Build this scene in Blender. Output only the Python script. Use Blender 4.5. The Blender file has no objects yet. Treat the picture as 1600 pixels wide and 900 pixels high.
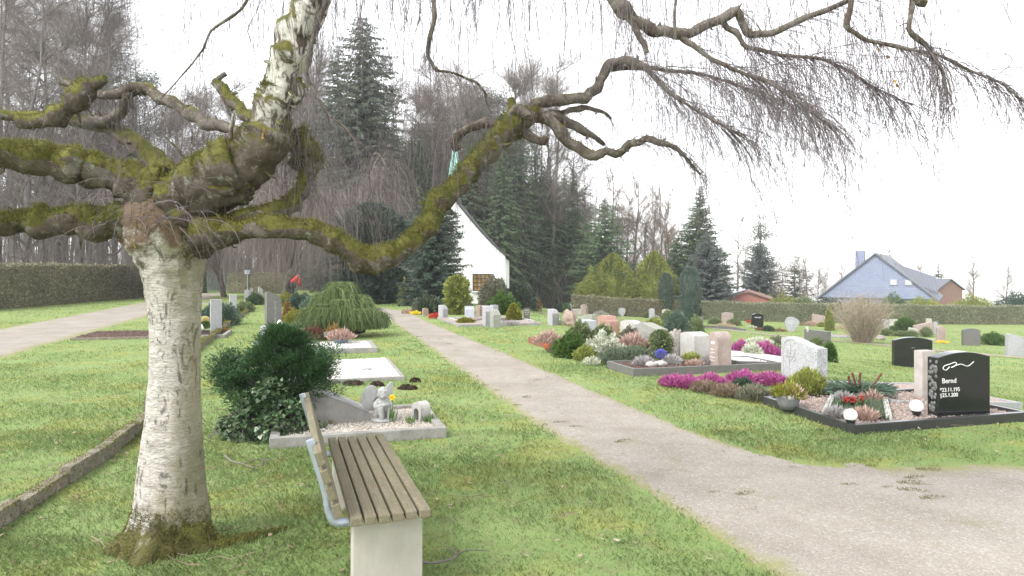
import bpy, bmesh, math, random
import numpy as np
from mathutils import Vector, Matrix, noise as mnoise

# ------------------------------------------------------------------ camera, sky, sun, exposure
SC = bpy.context.scene
COL = SC.collection
F, CX, HY, EYE = 1080.0, 800.0, 425.0, 1.6      # focal length in picture units, picture centre, horizon row, eye height
cam = bpy.data.cameras.new('camera')
cam.sensor_width = 36.0
cam.lens = 36.0 * F / 1600.0
cam.shift_y = (HY - 450.0) / 1600.0
cam.clip_start, cam.clip_end = 0.05, 3000.0
cam_ob = bpy.data.objects.new('camera', cam)
cam_ob.location = (0, 0, EYE)
cam_ob.rotation_euler = (math.radians(90), 0, 0)
COL.objects.link(cam_ob)
SC.camera = cam_ob

SUN_EL, SUN_AZ = math.radians(48), math.radians(-128)   # azimuth from +Y (north) clockwise: behind the camera, to its left
world = bpy.data.worlds.new('World')
SC.world = world
world.use_nodes = True
wt = world.node_tree
wt.nodes.clear()
sky = wt.nodes.new('ShaderNodeTexSky')
sky.sky_type = 'NISHITA'
sky.sun_disc = False
sky.sun_elevation = SUN_EL
sky.sun_rotation = SUN_AZ
sky.air_density, sky.dust_density, sky.ozone_density = 1.0, 1.0, 1.0
hs = wt.nodes.new('ShaderNodeHueSaturation')       # a closed, colourless cloud cover
hs.inputs['Saturation'].default_value = 0.10
bg = wt.nodes.new('ShaderNodeBackground')
bg.inputs['Strength'].default_value = 0.15
wo = wt.nodes.new('ShaderNodeOutputWorld')
wt.links.new(sky.outputs[0], hs.inputs['Color'])
wt.links.new(hs.outputs[0], bg.inputs[0])
wt.links.new(bg.outputs[0], wo.inputs[0])

sl = bpy.data.lights.new('sun', 'SUN')
sl.energy = 0.9
sl.angle = math.radians(25)
sl.color = (1.0, 0.97, 0.92)
sun_ob = bpy.data.objects.new('sun', sl)
sdir = Vector((math.sin(SUN_AZ) * math.cos(SUN_EL), math.cos(SUN_AZ) * math.cos(SUN_EL), math.sin(SUN_EL)))
sun_ob.rotation_euler = sdir.to_track_quat('Z', 'Y').to_euler()
COL.objects.link(sun_ob)

SC.view_settings.view_transform = 'Standard'
SC.view_settings.look = 'None'
SC.view_settings.exposure = 1.85
SC.view_settings.gamma = 1.0
SC.view_settings.use_curve_mapping = False
SC.render.engine = 'CYCLES'
SC.cycles.max_bounces = 6
SC.cycles.diffuse_bounces = 3
SC.cycles.glossy_bounces = 2
SC.cycles.transmission_bounces = 3
SC.cycles.transparent_max_bounces = 6
SC.cycles.use_denoising = True
try:
    SC.cycles.denoiser = 'OPENIMAGEDENOISE'
except Exception:
    pass

random.seed(11)
R = np.random.default_rng(11)
PI = math.pi
PD = np.array([-0.2785, 0.9604])     # direction of the rows of graves and of the main path
ND = np.array([0.9604, 0.2785])      # across the rows

# ------------------------------------------------------------------ ground shape
def sstep(a, b, x):
    u = np.clip((np.asarray(x, float) - a) / (b - a), 0, 1)
    return u * u * (3 - 2 * u)

def H(x, y):
    x = np.asarray(x, float); y = np.asarray(y, float)
    t = (x + 0.29 * y - 3.9) / 1.04
    r = np.maximum(t - 3.5, 0)
    return -2.4 * (1 - np.exp(-.19 * r * r / (r + 1.2) / 2.4)) - 1.2 * sstep(53, 75, y) * sstep(8, 20, t) - .055 * np.maximum(0, y - 72) * sstep(14, 26, t)

def gp(u, v):
    """the ground point a sight line through (u, v) meets"""
    dx, dz = (u - CX) / F, -(v - HY) / F
    lo = 1.0
    y = lo
    while y < 400:
        if EYE + dz * y < float(H(dx * y, y)):
            a, b = y - 0.25, y
            for _ in range(24):
                m = 0.5 * (a + b)
                if EYE + dz * m < float(H(dx * m, m)): b = m
                else: a = m
            return np.array([dx * b, b, float(H(dx * b, b))])
        y += 0.25
    return np.array([dx * 400, 400, -3.0])

def sp(u, v, d):
    return np.array([(u - CX) / F * d, d, EYE - (v - HY) / F * d])

# ------------------------------------------------------------------ object helpers
def link(name, data, parent=None):
    o = bpy.data.objects.new(name, data)
    COL.objects.link(o)
    if parent is not None:
        o.parent = parent
    return o

def tag(o, label=None, cat=None, group=None, kind=None):
    if label: o['label'] = label
    if cat: o['category'] = cat
    if group: o['group'] = group
    if kind: o['kind'] = kind
    return o

def thing(name, loc, label, cat, rz=0.0, group=None):
    o = bpy.data.objects.new(name, None)
    o.empty_display_size = 0.2
    o.location = tuple(float(c) for c in loc)
    o.rotation_euler = (0, 0, rz)
    COL.objects.link(o)
    return tag(o, label, cat, group)

def dup(o, loc, rz=0.0, label=None, scale=None, group=None):
    c = o.copy(); COL.objects.link(c)
    c.location = tuple(float(q) for q in loc); c.rotation_euler = (0, 0, rz)
    if scale is not None: c.scale = scale if hasattr(scale, '__len__') else (scale,) * 3
    if label: c['label'] = label
    if group: c['group'] = group
    for ch in o.children:
        k = ch.copy(); COL.objects.link(k); k.parent = c
        for g in ch.children:
            q = g.copy(); COL.objects.link(q); q.parent = k
    return c

class MB:
    """collects polygons, then becomes one mesh"""
    def __init__(self):
        self.v, self.l, self.n, self.a, self.m, self.k = [], [], [], [], [], 0
    def add(self, verts, faces, rnd=None, mi=0):
        """faces: (M,k) integer array of polygons that all have k corners"""
        verts = np.asarray(verts, float).reshape(-1, 3)
        faces = np.asarray(faces, int)
        self.v.append(verts)
        self.l.append((faces + self.k).ravel())
        self.n.append(np.full(len(faces), faces.shape[1]))
        self.m.append(np.full(len(faces), mi))
        if rnd is None: rnd = np.full(len(verts), 0.5)
        self.a.append(np.broadcast_to(np.asarray(rnd, float), (len(verts),)))
        self.k += len(verts)
        return self
    def bm(self, bm, mi=0):
        bm.verts.index_update()
        vs = [v.co[:] for v in bm.verts]
        by = {}
        for f in bm.faces: by.setdefault(len(f.verts), []).append([v.index for v in f.verts])
        first = True
        base = self.k
        self.v.append(np.array(vs)); self.a.append(np.full(len(vs), .5)); self.k += len(vs)
        for k, fs in by.items():
            fs = np.array(fs)
            self.l.append((fs + base).ravel()); self.n.append(np.full(len(fs), k)); self.m.append(np.full(len(fs), mi))
        bm.free()
        return self
    def mesh(self, name, mats, smooth=True):
        me = bpy.data.meshes.new(name)
        v = np.concatenate(self.v); l = np.concatenate(self.l); n = np.concatenate(self.n)
        me.vertices.add(len(v)); me.vertices.foreach_set('co', v.astype(np.float32).ravel())
        me.loops.add(len(l)); me.loops.foreach_set('vertex_index', l.astype(np.int32))
        me.polygons.add(len(n))
        st = np.concatenate([[0], np.cumsum(n)[:-1]])
        me.polygons.foreach_set('loop_start', st.astype(np.int32))
        me.polygons.foreach_set('loop_total', n.astype(np.int32))
        me.polygons.foreach_set('material_index', np.concatenate(self.m).astype(np.int32))
        me.polygons.foreach_set('use_smooth', np.full(len(n), bool(smooth)))
        at = me.attributes.new('rnd', 'FLOAT', 'POINT')
        at.data.foreach_set('value', np.concatenate(self.a).astype(np.float32))
        for m in (mats if isinstance(mats, (list, tuple)) else [mats]): me.materials.append(m)
        me.update(calc_edges=True)
        return me
    def build(self, name, mats, parent=None, smooth=True):
        return link(name, self.mesh(name, mats, smooth), parent)

def unit(a):
    a = np.asarray(a, float)
    return a / np.maximum(np.linalg.norm(a, axis=-1, keepdims=True), 1e-9)

def bevel_bm(bm, w, seg=2):
    bmesh.ops.bevel(bm, geom=list(bm.edges), offset=w, segments=seg, profile=0.7, affect='EDGES')
    return bm

def box_bm(sx, sy, sz, loc=(0, 0, 0), rz=0, bevel=0.0, rot=None):
    """box standing on z = loc.z"""
    bm = bmesh.new()
    bmesh.ops.create_cube(bm, size=1)
    bmesh.ops.scale(bm, vec=(sx, sy, sz), verts=bm.verts)
    bmesh.ops.translate(bm, vec=(0, 0, sz / 2), verts=bm.verts)
    if bevel: bevel_bm(bm, bevel)
    mtx = Matrix.Translation(loc) @ (rot.to_4x4() if rot is not None else Matrix.Rotation(rz, 4, 'Z'))
    bmesh.ops.transform(bm, matrix=mtx, verts=bm.verts)
    return bm

def prism_bm(outline, thick, bevel=0.01):
    """outline in x,z -> slab of that thickness about y = 0"""
    bm = bmesh.new()
    vs = [bm.verts.new((x, -thick / 2, z)) for x, z in outline]
    f = bm.faces.new(vs)
    r = bmesh.ops.extrude_face_region(bm, geom=[f])
    bmesh.ops.translate(bm, vec=(0, thick, 0), verts=[g for g in r['geom'] if isinstance(g, bmesh.types.BMVert)])
    bmesh.ops.recalc_face_normals(bm, faces=bm.faces)
    if bevel:
        es = [e for e in bm.edges if e.calc_face_angle(0) > 0.5]
        bmesh.ops.bevel(bm, geom=es, offset=bevel, segments=2, profile=0.7, affect='EDGES')
    return bm

def from_bm(name, bm, mat, parent=None, smooth=False):
    me = bpy.data.meshes.new(name); bm.to_mesh(me); bm.free()
    for p in me.polygons: p.use_smooth = smooth
    for m in (mat if isinstance(mat, (list, tuple)) else [mat]): me.materials.append(m)
    return link(name, me, parent)

def spline(pts, step):
    """Catmull-Rom through rows of any width, resampled"""
    P = np.asarray(pts, float)
    P = np.vstack([2 * P[0] - P[1], P, 2 * P[-1] - P[-2]])
    out = []
    for i in range(1, len(P) - 2):
        p0, p1, p2, p3 = P[i - 1:i + 3]
        n = max(2, int(np.linalg.norm((p2 - p1)[:3]) / step))
        t = np.linspace(0, 1, n, endpoint=False)[:, None]
        out.append(0.5 * (2 * p1 + (p2 - p0) * t + (2 * p0 - 5 * p1 + 4 * p2 - p3) * t**2 + (3 * p1 - p0 - 3 * p2 + p3) * t**3))
    out.append(P[-2][None])
    return np.vstack(out)

def frames(P):
    T = unit(np.gradient(P, axis=0))
    a = np.array([0, 0, 1.0]) if abs(T[0][2]) < 0.9 else np.array([1.0, 0, 0])
    U = np.zeros_like(T)
    u = unit(np.cross(T[0], a))
    for i in range(len(P)):
        u = unit(u - T[i] * np.dot(u, T[i])); U[i] = u
    return T, U, np.cross(T, U)

def tube(mb, P, rad, sides=8, rough=0.0, freq=6.0, cap=True, rnd=0.5, mi=0, seed=0.0):
    P = np.asarray(P, float); rad = np.broadcast_to(np.asarray(rad, float), (len(P),))
    T, U, V = frames(P)
    ang = np.linspace(0, 2 * PI, sides, endpoint=False)
    D = U[:, None] * np.cos(ang)[None, :, None] + V[:, None] * np.sin(ang)[None, :, None]
    r = np.repeat(rad[:, None], sides, 1)
    if rough:
        for i in range(len(P)):
            for j in range(sides):
                q = P[i] + D[i, j] * rad[i]
                r[i, j] *= 1 + rough * mnoise.fractal(Vector(q * freq) + Vector((seed, 0, 0)), 1.0, 2.0, 3)
    X = P[:, None] + D * r[..., None]
    k, s = len(P), sides
    i, j = np.meshgrid(np.arange(k - 1), np.arange(s), indexing='ij')
    f = np.stack([i * s + j, i * s + (j + 1) % s, (i + 1) * s + (j + 1) % s, (i + 1) * s + j], -1).reshape(-1, 4)
    mb.add(X.reshape(-1, 3), f, rnd, mi)
    if cap:
        for e in (0, k - 1):
            c = np.vstack([X[e], P[e][None]])
            jj = np.arange(s)
            tri = np.stack([jj, (jj + 1) % s, np.full(s, s)], -1)
            mb.add(c, tri if e else tri[:, ::-1], rnd, mi)
    return X, D

def twigs(mb, P, rad, rnd=None, sides=3, mi=0):
    """many thin tubes at once: P (N,K,3), rad (N,K)"""
    P = np.asarray(P, float)
    if len(P) == 0: return
    N, K, _ = P.shape
    rad = np.broadcast_to(np.asarray(rad, float), (N, K))
    T = unit(np.gradient(P, axis=1))
    ref = np.where(np.abs(T[..., 2:3]) < 0.85, np.array([0, 0, 1.0]), np.array([1.0, 0.2, 0]))
    U = unit(np.cross(T, ref)); V = np.cross(T, U)
    ang = np.linspace(0, 2 * PI, sides, endpoint=False)
    X = P[:, :, None] + (U[:, :, None] * np.cos(ang)[:, None] + V[:, :, None] * np.sin(ang)[:, None]) * rad[:, :, None, None]
    n, i, j = np.meshgrid(np.arange(N), np.arange(K - 1), np.arange(sides), indexing='ij')
    b = n * K * sides
    f = np.stack([b + i * sides + j, b + i * sides + (j + 1) % sides, b + (i + 1) * sides + (j + 1) % sides, b + (i + 1) * sides + j], -1).reshape(-1, 4)
    if rnd is None: rnd = R.random(N)
    mb.add(X.reshape(-1, 3), f, np.repeat(np.asarray(rnd), K * sides), mi)

def leaves(mb, C, D, L, W, rnd=None, roll=None, mi=0, fold=0.0):
    """rhombic leaves: start C, pointing along D, length L, width W"""
    C = np.asarray(C, float); N = len(C)
    if N == 0: return
    D = unit(D)
    rv = unit(R.normal(size=(N, 3))) if roll is None else roll
    S = unit(np.cross(D, rv)); Nn = np.cross(S, D)
    L = np.broadcast_to(np.asarray(L, float), (N,))[:, None]; W = np.broadcast_to(np.asarray(W, float), (N,))[:, None]
    mid = C + D * L * 0.45 - Nn * L * fold
    X = np.stack([C, mid + S * W / 2, C + D * L, mid - S * W / 2], 1)
    f = np.arange(N * 4).reshape(N, 4)
    if rnd is None: rnd = R.random(N)
    mb.add(X.reshape(-1, 3), f, np.repeat(np.asarray(rnd, float), 4), mi)

def rdir(n):
    return unit(R.normal(size=(n, 3)))

def lump(P, freq, amp, seed=0.0):
    """smooth noise at every row of P"""
    return np.array([mnoise.noise(Vector(p * freq) + Vector((seed, seed * .7, 0))) for p in P]) * amp

def remeshed(parts_mb, voxel, smooth_it=2):
    """fuse overlapping closed shapes into one continuous skin"""
    me = parts_mb.mesh('shape', [])
    o = bpy.data.objects.new('shape', me); COL.objects.link(o)
    m = o.modifiers.new('fuse', 'REMESH'); m.mode = 'VOXEL'; m.voxel_size = voxel
    s = o.modifiers.new('soft', 'SMOOTH'); s.iterations = smooth_it
    dg = bpy.context.evaluated_depsgraph_get()
    out = bpy.data.meshes.new_from_object(o.evaluated_get(dg))
    bpy.data.objects.remove(o)
    for p in out.polygons: p.use_smooth = True
    return out

def ball(mb, c, r, seg=12, rings=8, rot=None, jag=0.0, freq=3.0, seed=0.0):
    """ellipsoid (closed)"""
    bm = bmesh.new()
    bmesh.ops.create_uvsphere(bm, u_segments=seg, v_segments=rings, radius=1)
    for v in bm.verts:
        k = 1 + (jag * mnoise.fractal(v.co * freq + Vector((seed, 0, 0)), 1, 2, 3) if jag else 0)
        q = Vector((v.co.x * r[0] * k, v.co.y * r[1] * k, v.co.z * r[2] * k))
        if rot is not None: q = rot @ q
        v.co = q + Vector(c)
    mb.bm(bm)
    return mb
# ------------------------------------------------------------------ materials
class NT:
    def __init__(self, name):
        self.m = bpy.data.materials.new(name); self.m.use_nodes = True
        self.t = self.m.node_tree; self.t.nodes.clear()
        self.out = self.n('OutputMaterial')
        self.tc = self.n('TexCoord')
    def n(self, kind, **kw):
        x = self.t.nodes.new('ShaderNode' + kind)
        for k, v in kw.items(): setattr(x, k, v)
        return x
    def l(self, a, b): self.t.links.new(a, b)
    def coord(self, scale=(1, 1, 1), space='Object'):
        mp = self.n('Mapping'); mp.inputs['Scale'].default_value = scale if hasattr(scale, '__len__') else (scale,) * 3
        self.l(self.tc.outputs[space], mp.inputs[0]); return mp.outputs[0]
    def noise(self, scale, detail=4, rough=.6, co=None, dist=0.0):
        x = self.n('TexNoise'); x.inputs['Scale'].default_value = scale; x.inputs['Detail'].default_value = detail
        x.inputs['Roughness'].default_value = rough; x.inputs['Distortion'].default_value = dist
        self.l(co if co is not None else self.tc.outputs['Object'], x.inputs['Vector']); return x.outputs['Fac']
    def ramp(self, fac, stops, interp='LINEAR'):
        x = self.n('ValToRGB'); cr = x.color_ramp; cr.interpolation = interp
        while len(cr.elements) < len(stops): cr.elements.new(0.5)
        for e, (p, c) in zip(cr.elements, stops):
            e.position = p; e.color = (*c, 1) if hasattr(c, '__len__') else (c, c, c, 1)
        self.l(fac, x.inputs[0]); return x.outputs[0]
    def mix(self, fac, a, b, mode='MIX'):
        x = self.n('Mix', data_type='RGBA', blend_type=mode)
        for s, val in ((0, fac), (6, a), (7, b)):
            if hasattr(val, 'links'): self.l(val, x.inputs[s])
            elif s == 0: x.inputs[0].default_value = val
            else: x.inputs[s].default_value = (*val, 1)
        return x.outputs[2]
    def math(self, op, a, b=0.0, clamp=False):
        x = self.n('Math', operation=op); x.use_clamp = clamp
        for s, val in ((0, a), (1, b)):
            if hasattr(val, 'links'): self.l(val, x.inputs[s])
            else: x.inputs[s].default_value = val
        return x.outputs[0]
    def attr(self, name='rnd'):
        x = self.n('Attribute'); x.attribute_name = name; return x.outputs['Fac']
    def bump(self, h, strength=.4, dist=.01):
        x = self.n('Bump'); x.inputs['Strength'].default_value = strength; x.inputs['Distance'].default_value = dist
        self.l(h, x.inputs['Height']); return x.outputs[0]
    def bsdf(self, col, rough=.8, normal=None, spec=.3, metal=0.0, transl=0.0, **kw):
        b = self.n('BsdfPrincipled')
        if hasattr(col, 'links'): self.l(col, b.inputs['Base Color'])
        else: b.inputs['Base Color'].default_value = (*col, 1)
        if hasattr(rough, 'links'): self.l(rough, b.inputs['Roughness'])
        else: b.inputs['Roughness'].default_value = rough
        b.inputs['Specular IOR Level'].default_value = spec
        b.inputs['Metallic'].default_value = metal
        for k, v in kw.items(): b.inputs[k.replace('_', ' ')].default_value = v
        if normal is not None: self.l(normal, b.inputs['Normal'])
        sh = b.outputs[0]
        if transl:
            t = self.n('BsdfTranslucent'); ms = self.n('MixShader'); ms.inputs[0].default_value = transl
            if hasattr(col, 'links'): self.l(col, t.inputs[0])
            else: t.inputs[0].default_value = (*col, 1)
            self.l(sh, ms.inputs[1]); self.l(t.outputs[0], ms.inputs[2]); sh = ms.outputs[0]
        self.l(sh, self.out.inputs[0])
        return self.m

def leaf_mat(name, cols, rough=.6, transl=.25, scale=1.5, spec=.3):
    """colours picked per leaf, with slow patches through the plant"""
    t = NT(name)
    n = len(cols)
    a = t.math('ADD', t.math('MULTIPLY', t.attr(), .75), t.math('MULTIPLY', t.noise(scale, 2), .45))
    a = t.math('SUBTRACT', a, .1)
    c = t.ramp(a, [(i / max(1, n - 1), c) for i, c in enumerate(cols)])
    return t.bsdf(c, rough, spec=spec, transl=transl)

def stone_mat(name, c1, c2, scale=8, rough=.6, speck=None, speck_scale=120, bump=.25, stain=.25, spec=.4, streak=0.0):
    t = NT(name)
    c = t.mix(t.ramp(t.noise(scale, 6, .65), [(.32, 0), (.68, 1)]), c1, c2)
    if speck is not None:
        s = t.ramp(t.noise(speck_scale, 2, .7), [(.52, 0), (.60, 1)])
        c = t.mix(s, c, speck)
    if stain:
        s = t.ramp(t.noise(3.0, 5, .7, t.coord((1, 1, .35 if streak == 0 else .12))), [(.45, 0), (.75, stain)])
        c = t.mix(s, c, (.07, .075, .05))
    return t.bsdf(c, rough, t.bump(t.noise(scale * 9, 5, .7), bump, .006), spec=spec)

def wood_mat(name, c1, c2, moss=.0):
    t = NT(name)
    g = t.noise(7, 6, .7, t.coord((14, 0.7, 14)), .4)
    c = t.mix(t.ramp(g, [(.3, 0), (.7, 1)]), c1, c2)
    c = t.mix(t.ramp(t.noise(5, 5, .7), [(.4, 0), (.75, .6)]), c, (.13, .14, .07))
    if moss: c = t.mix(t.ramp(t.noise(38, 4, .7), [(.55, 0), (.7, moss)]), c, (.30, .30, .22))
    return t.bsdf(c, .85, t.bump(g, .5, .004), spec=.2)

def plain(name, c, rough=.6, spec=.4, metal=0, var=.25, scale=10):
    t = NT(name)
    d = tuple(q * (1 - var) for q in c)
    col = t.mix(t.ramp(t.noise(scale, 5, .65), [(.3, 0), (.7, 1)]), d, c)
    return t.bsdf(col, rough, spec=spec, metal=metal)

def gravel_mat(name, c1, c2, c3, scale=70):
    t = NT(name)
    v = t.n('TexVoronoi'); v.inputs['Scale'].default_value = scale; t.l(t.tc.outputs['Object'], v.inputs['Vector'])
    sep = t.n('SeparateColor'); t.l(v.outputs['Color'], sep.inputs[0])
    c = t.ramp(sep.outputs[0], [(0, c1), (.5, c2), (1, c3)])
    c = t.mix(t.ramp(t.noise(2.5, 4), [(.4, 0), (.8, .35)]), c, tuple(q * .45 for q in c2))
    h = t.math('SUBTRACT', 1.0, v.outputs['Distance'])
    return t.bsdf(c, .85, t.bump(h, .8, .01), spec=.2)

# lawn colours shared by the ground sheet and the blades
def lawn_col(t, co):
    big = t.noise(.55, 4, .6, co)
    c = t.mix(t.ramp(big, [(.35, 0), (.65, 1)]), (.19, .275, .095), (.255, .335, .135))
    moss = t.ramp(t.noise(1.3, 5, .65, co, .5), [(.49, 0), (.63, .85)])
    return t.mix(moss, c, (.30, .315, .095))

def ground_mat():
    t = NT('lawn')
    co = t.n('NewGeometry').outputs['Position']
    c = lawn_col(t, co)
    c = t.mix(t.ramp(t.noise(5.5, 5, .7, co), [(.5, 0), (.68, .65)]), c, (.20, .165, .105))
    c = t.mix(t.ramp(t.noise(90, 3, .7, co), [(.38, .55), (.58, 0)]), c, (.11, .15, .045))
    c = t.mix(t.ramp(t.noise(140, 3, .7, co), [(.58, 0), (.70, .5)]), c, (.36, .40, .20))
    return t.bsdf(c, .95, t.bump(t.noise(60, 4, .7, co), .8, .02), spec=.1)

def blade_mat():
    t = NT('grass_blades')
    co = t.n('NewGeometry').outputs['Position']
    c = lawn_col(t, co)
    a = t.attr()
    c = t.mix(t.ramp(a, [(0, .12), (.4, 0), (1, 0)]), c, (.16, .21, .07))
    c = t.mix(t.ramp(a, [(.86, 0), (.93, .85)]), c, (.40, .35, .20))
    c = t.mix(t.ramp(a, [(.5, 0), (.85, .5)]), c, (.27, .38, .14))
    return t.bsdf(c, .6, spec=.25, transl=.35)

def path_mat():
    t = NT('path_grit')
    co = t.n('NewGeometry').outputs['Position']
    c = t.mix(t.ramp(t.noise(1.2, 5, .6, co), [(.35, 0), (.7, 1)]), (.255, .226, .192), (.34, .306, .265))
    v = t.n('TexVoronoi'); v.inputs['Scale'].default_value = 85; t.l(co, v.inputs['Vector'])
    sep = t.n('SeparateColor'); t.l(v.outputs['Color'], sep.inputs[0])
    c = t.mix(t.ramp(sep.outputs[0], [(0, .5), (.45, 0), (1, 0)]), c, (.19, .165, .145))
    c = t.mix(t.ramp(sep.outputs[1], [(.75, 0), (1, .6)]), c, (.45, .43, .41))
    c = t.mix(t.ramp(t.noise(2.2, 6, .75, co, .6), [(.56, 0), (.70, .55)]), c, (.19, .185, .085))
    c = t.mix(t.ramp(t.noise(.8, 6, .75, co), [(.5, 0), (.75, .5)]), c, (.18, .155, .13))
    edge = t.math('ADD', t.attr(), t.math('MULTIPLY', t.math('SUBTRACT', t.noise(7, 6, .75, co), .5), .75))
    c = t.mix(t.ramp(edge, [(.0, .95), (.32, 0)]), c, (.215, .225, .075))
    h = t.math('ADD', t.math('MULTIPLY', v.outputs['Distance'], -1.0), t.noise(12, 4, .6, co))
    return t.bsdf(c, .95, t.bump(h, .55, .012), spec=.15)

def bark_white():
    """birch: papery white with dark lip-shaped marks, brown fissures, moss at the foot"""
    t = NT('birch_bark')
    ob = t.tc.outputs['Object']
    peel = t.ramp(t.noise(6, 7, .7, t.coord((1, 1, 3.2)), .6), [(.3, 0), (.7, 1)])
    c = t.mix(peel, (.38, .355, .32), (.62, .595, .555))
    lent = t.ramp(t.noise(13, 5, .72, t.coord((1.2, 1.2, 9)), .9), [(.50, 0), (.66, .7)])
    c = t.mix(lent, c, (.17, .14, .11))
    fine = t.ramp(t.noise(30, 6, .75, t.coord((1, 1, 3))), [(.45, 0), (.66, .7)])
    c = t.mix(fine, c, (.25, .215, .175))
    fis = t.ramp(t.noise(6.5, 7, .74, t.coord((1.9, 1.9, .85)), 1.2), [(.56, 0), (.66, 1)])
    c = t.mix(t.math('MULTIPLY', fis, .85), c, (.10, .075, .05))
    sx = t.n('SeparateXYZ'); t.l(ob, sx.inputs[0])
    algae = t.ramp(t.math('ADD', t.noise(2.4, 5, .7, t.coord((1, 1, .5))), t.math('MULTIPLY', sx.outputs[0], 1.1)), [(.5, 0), (.68, .7)])
    c = t.mix(algae, c, (.21, .195, .095))
    red = t.ramp(t.math('ADD', t.noise(4, 5, .7, t.coord((1, 1, .35))), t.math('MULTIPLY', sx.outputs[0], -1.0)), [(.66, 0), (.78, .6)])
    c = t.mix(red, c, (.22, .10, .06))
    sep = t.n('SeparateXYZ'); t.l(ob, sep.inputs[0])
    # tie to height in the tree: crumbling brown crown at the fork, moss at the foot
    n6 = t.noise(7, 6, .7)
    foot = t.math('ADD', t.math('MULTIPLY', sep.outputs[2], -2.6), t.math('MULTIPLY', n6, 1.6))
    c = t.mix(t.ramp(foot, [(.18, 0), (.48, 1)]), c, (.095, .09, .03))
    fork = t.math('ADD', t.math('MULTIPLY', t.math('SUBTRACT', sep.outputs[2], 1.62), 2.2), t.math('MULTIPLY', t.math('SUBTRACT', t.noise(9, 6, .7), .5), 2.0))
    c = t.mix(t.ramp(fork, [(.15, 0), (.4, .9)]), c, (.15, .095, .055))
    h = t.math('SUBTRACT', t.math('ADD', t.math('MULTIPLY', peel, .5), t.noise(40, 5, .7, t.coord((1, 1, 3)))), t.math('MULTIPLY', fis, 1.2))
    return t.bsdf(c, .8, t.bump(h, .9, .012), spec=.2)

def bark_limb(name='limb_bark', white=.5, lo=-.15, zlo=None):
    """grey-brown bark, white flakes, moss wherever the bark looks up"""
    t = NT(name)
    geo = t.n('NewGeometry')
    sep = t.n('SeparateXYZ'); t.l(geo.outputs['Normal'], sep.inputs[0])
    c = t.mix(t.ramp(t.noise(9, 6, .7), [(.35, 0), (.65, 1)]), (.055, .043, .034), (.135, .112, .092))
    fl = t.ramp(t.noise(4.5, 5, .6, None, .8), [(.52 if zlo is None else .40, 0), (.56 if zlo is None else .44, white)])
    if zlo is not None:
        so = t.n('SeparateXYZ'); t.l(t.tc.outputs['Object'], so.inputs[0])
        fl = t.math('MULTIPLY', fl, t.ramp(t.math('SUBTRACT', so.outputs[2], zlo), [(0, 0), (.25, 1)]))
        cr = t.ramp(t.noise(5, 6, .7, t.coord((2.2, 2.2, .8)), 1.0), [(.45, 1), (.52, 0)])
        fl = t.math('MULTIPLY', fl, cr)
    c = t.mix(fl, c, (.60, .57, .53))
    li = t.ramp(t.noise(22, 5, .7), [(.55, 0), (.66, .6)])
    c = t.mix(li, c, (.30, .31, .25))
    mo = t.math('ADD', sep.outputs[2], t.math('MULTIPLY', t.math('SUBTRACT', t.noise(6, 5, .7), .5), 2.4))
    mcol = t.mix(t.ramp(t.noise(14, 4, .7), [(.3, 0), (.7, 1)]), (.055, .055, .017), (.155, .152, .04))
    c = t.mix(t.ramp(mo, [(lo, 0), (lo + .35, 1)]), c, mcol)
    return t.bsdf(c, .9, t.bump(t.noise(45, 5, .75), .9, .012), spec=.15)

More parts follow.
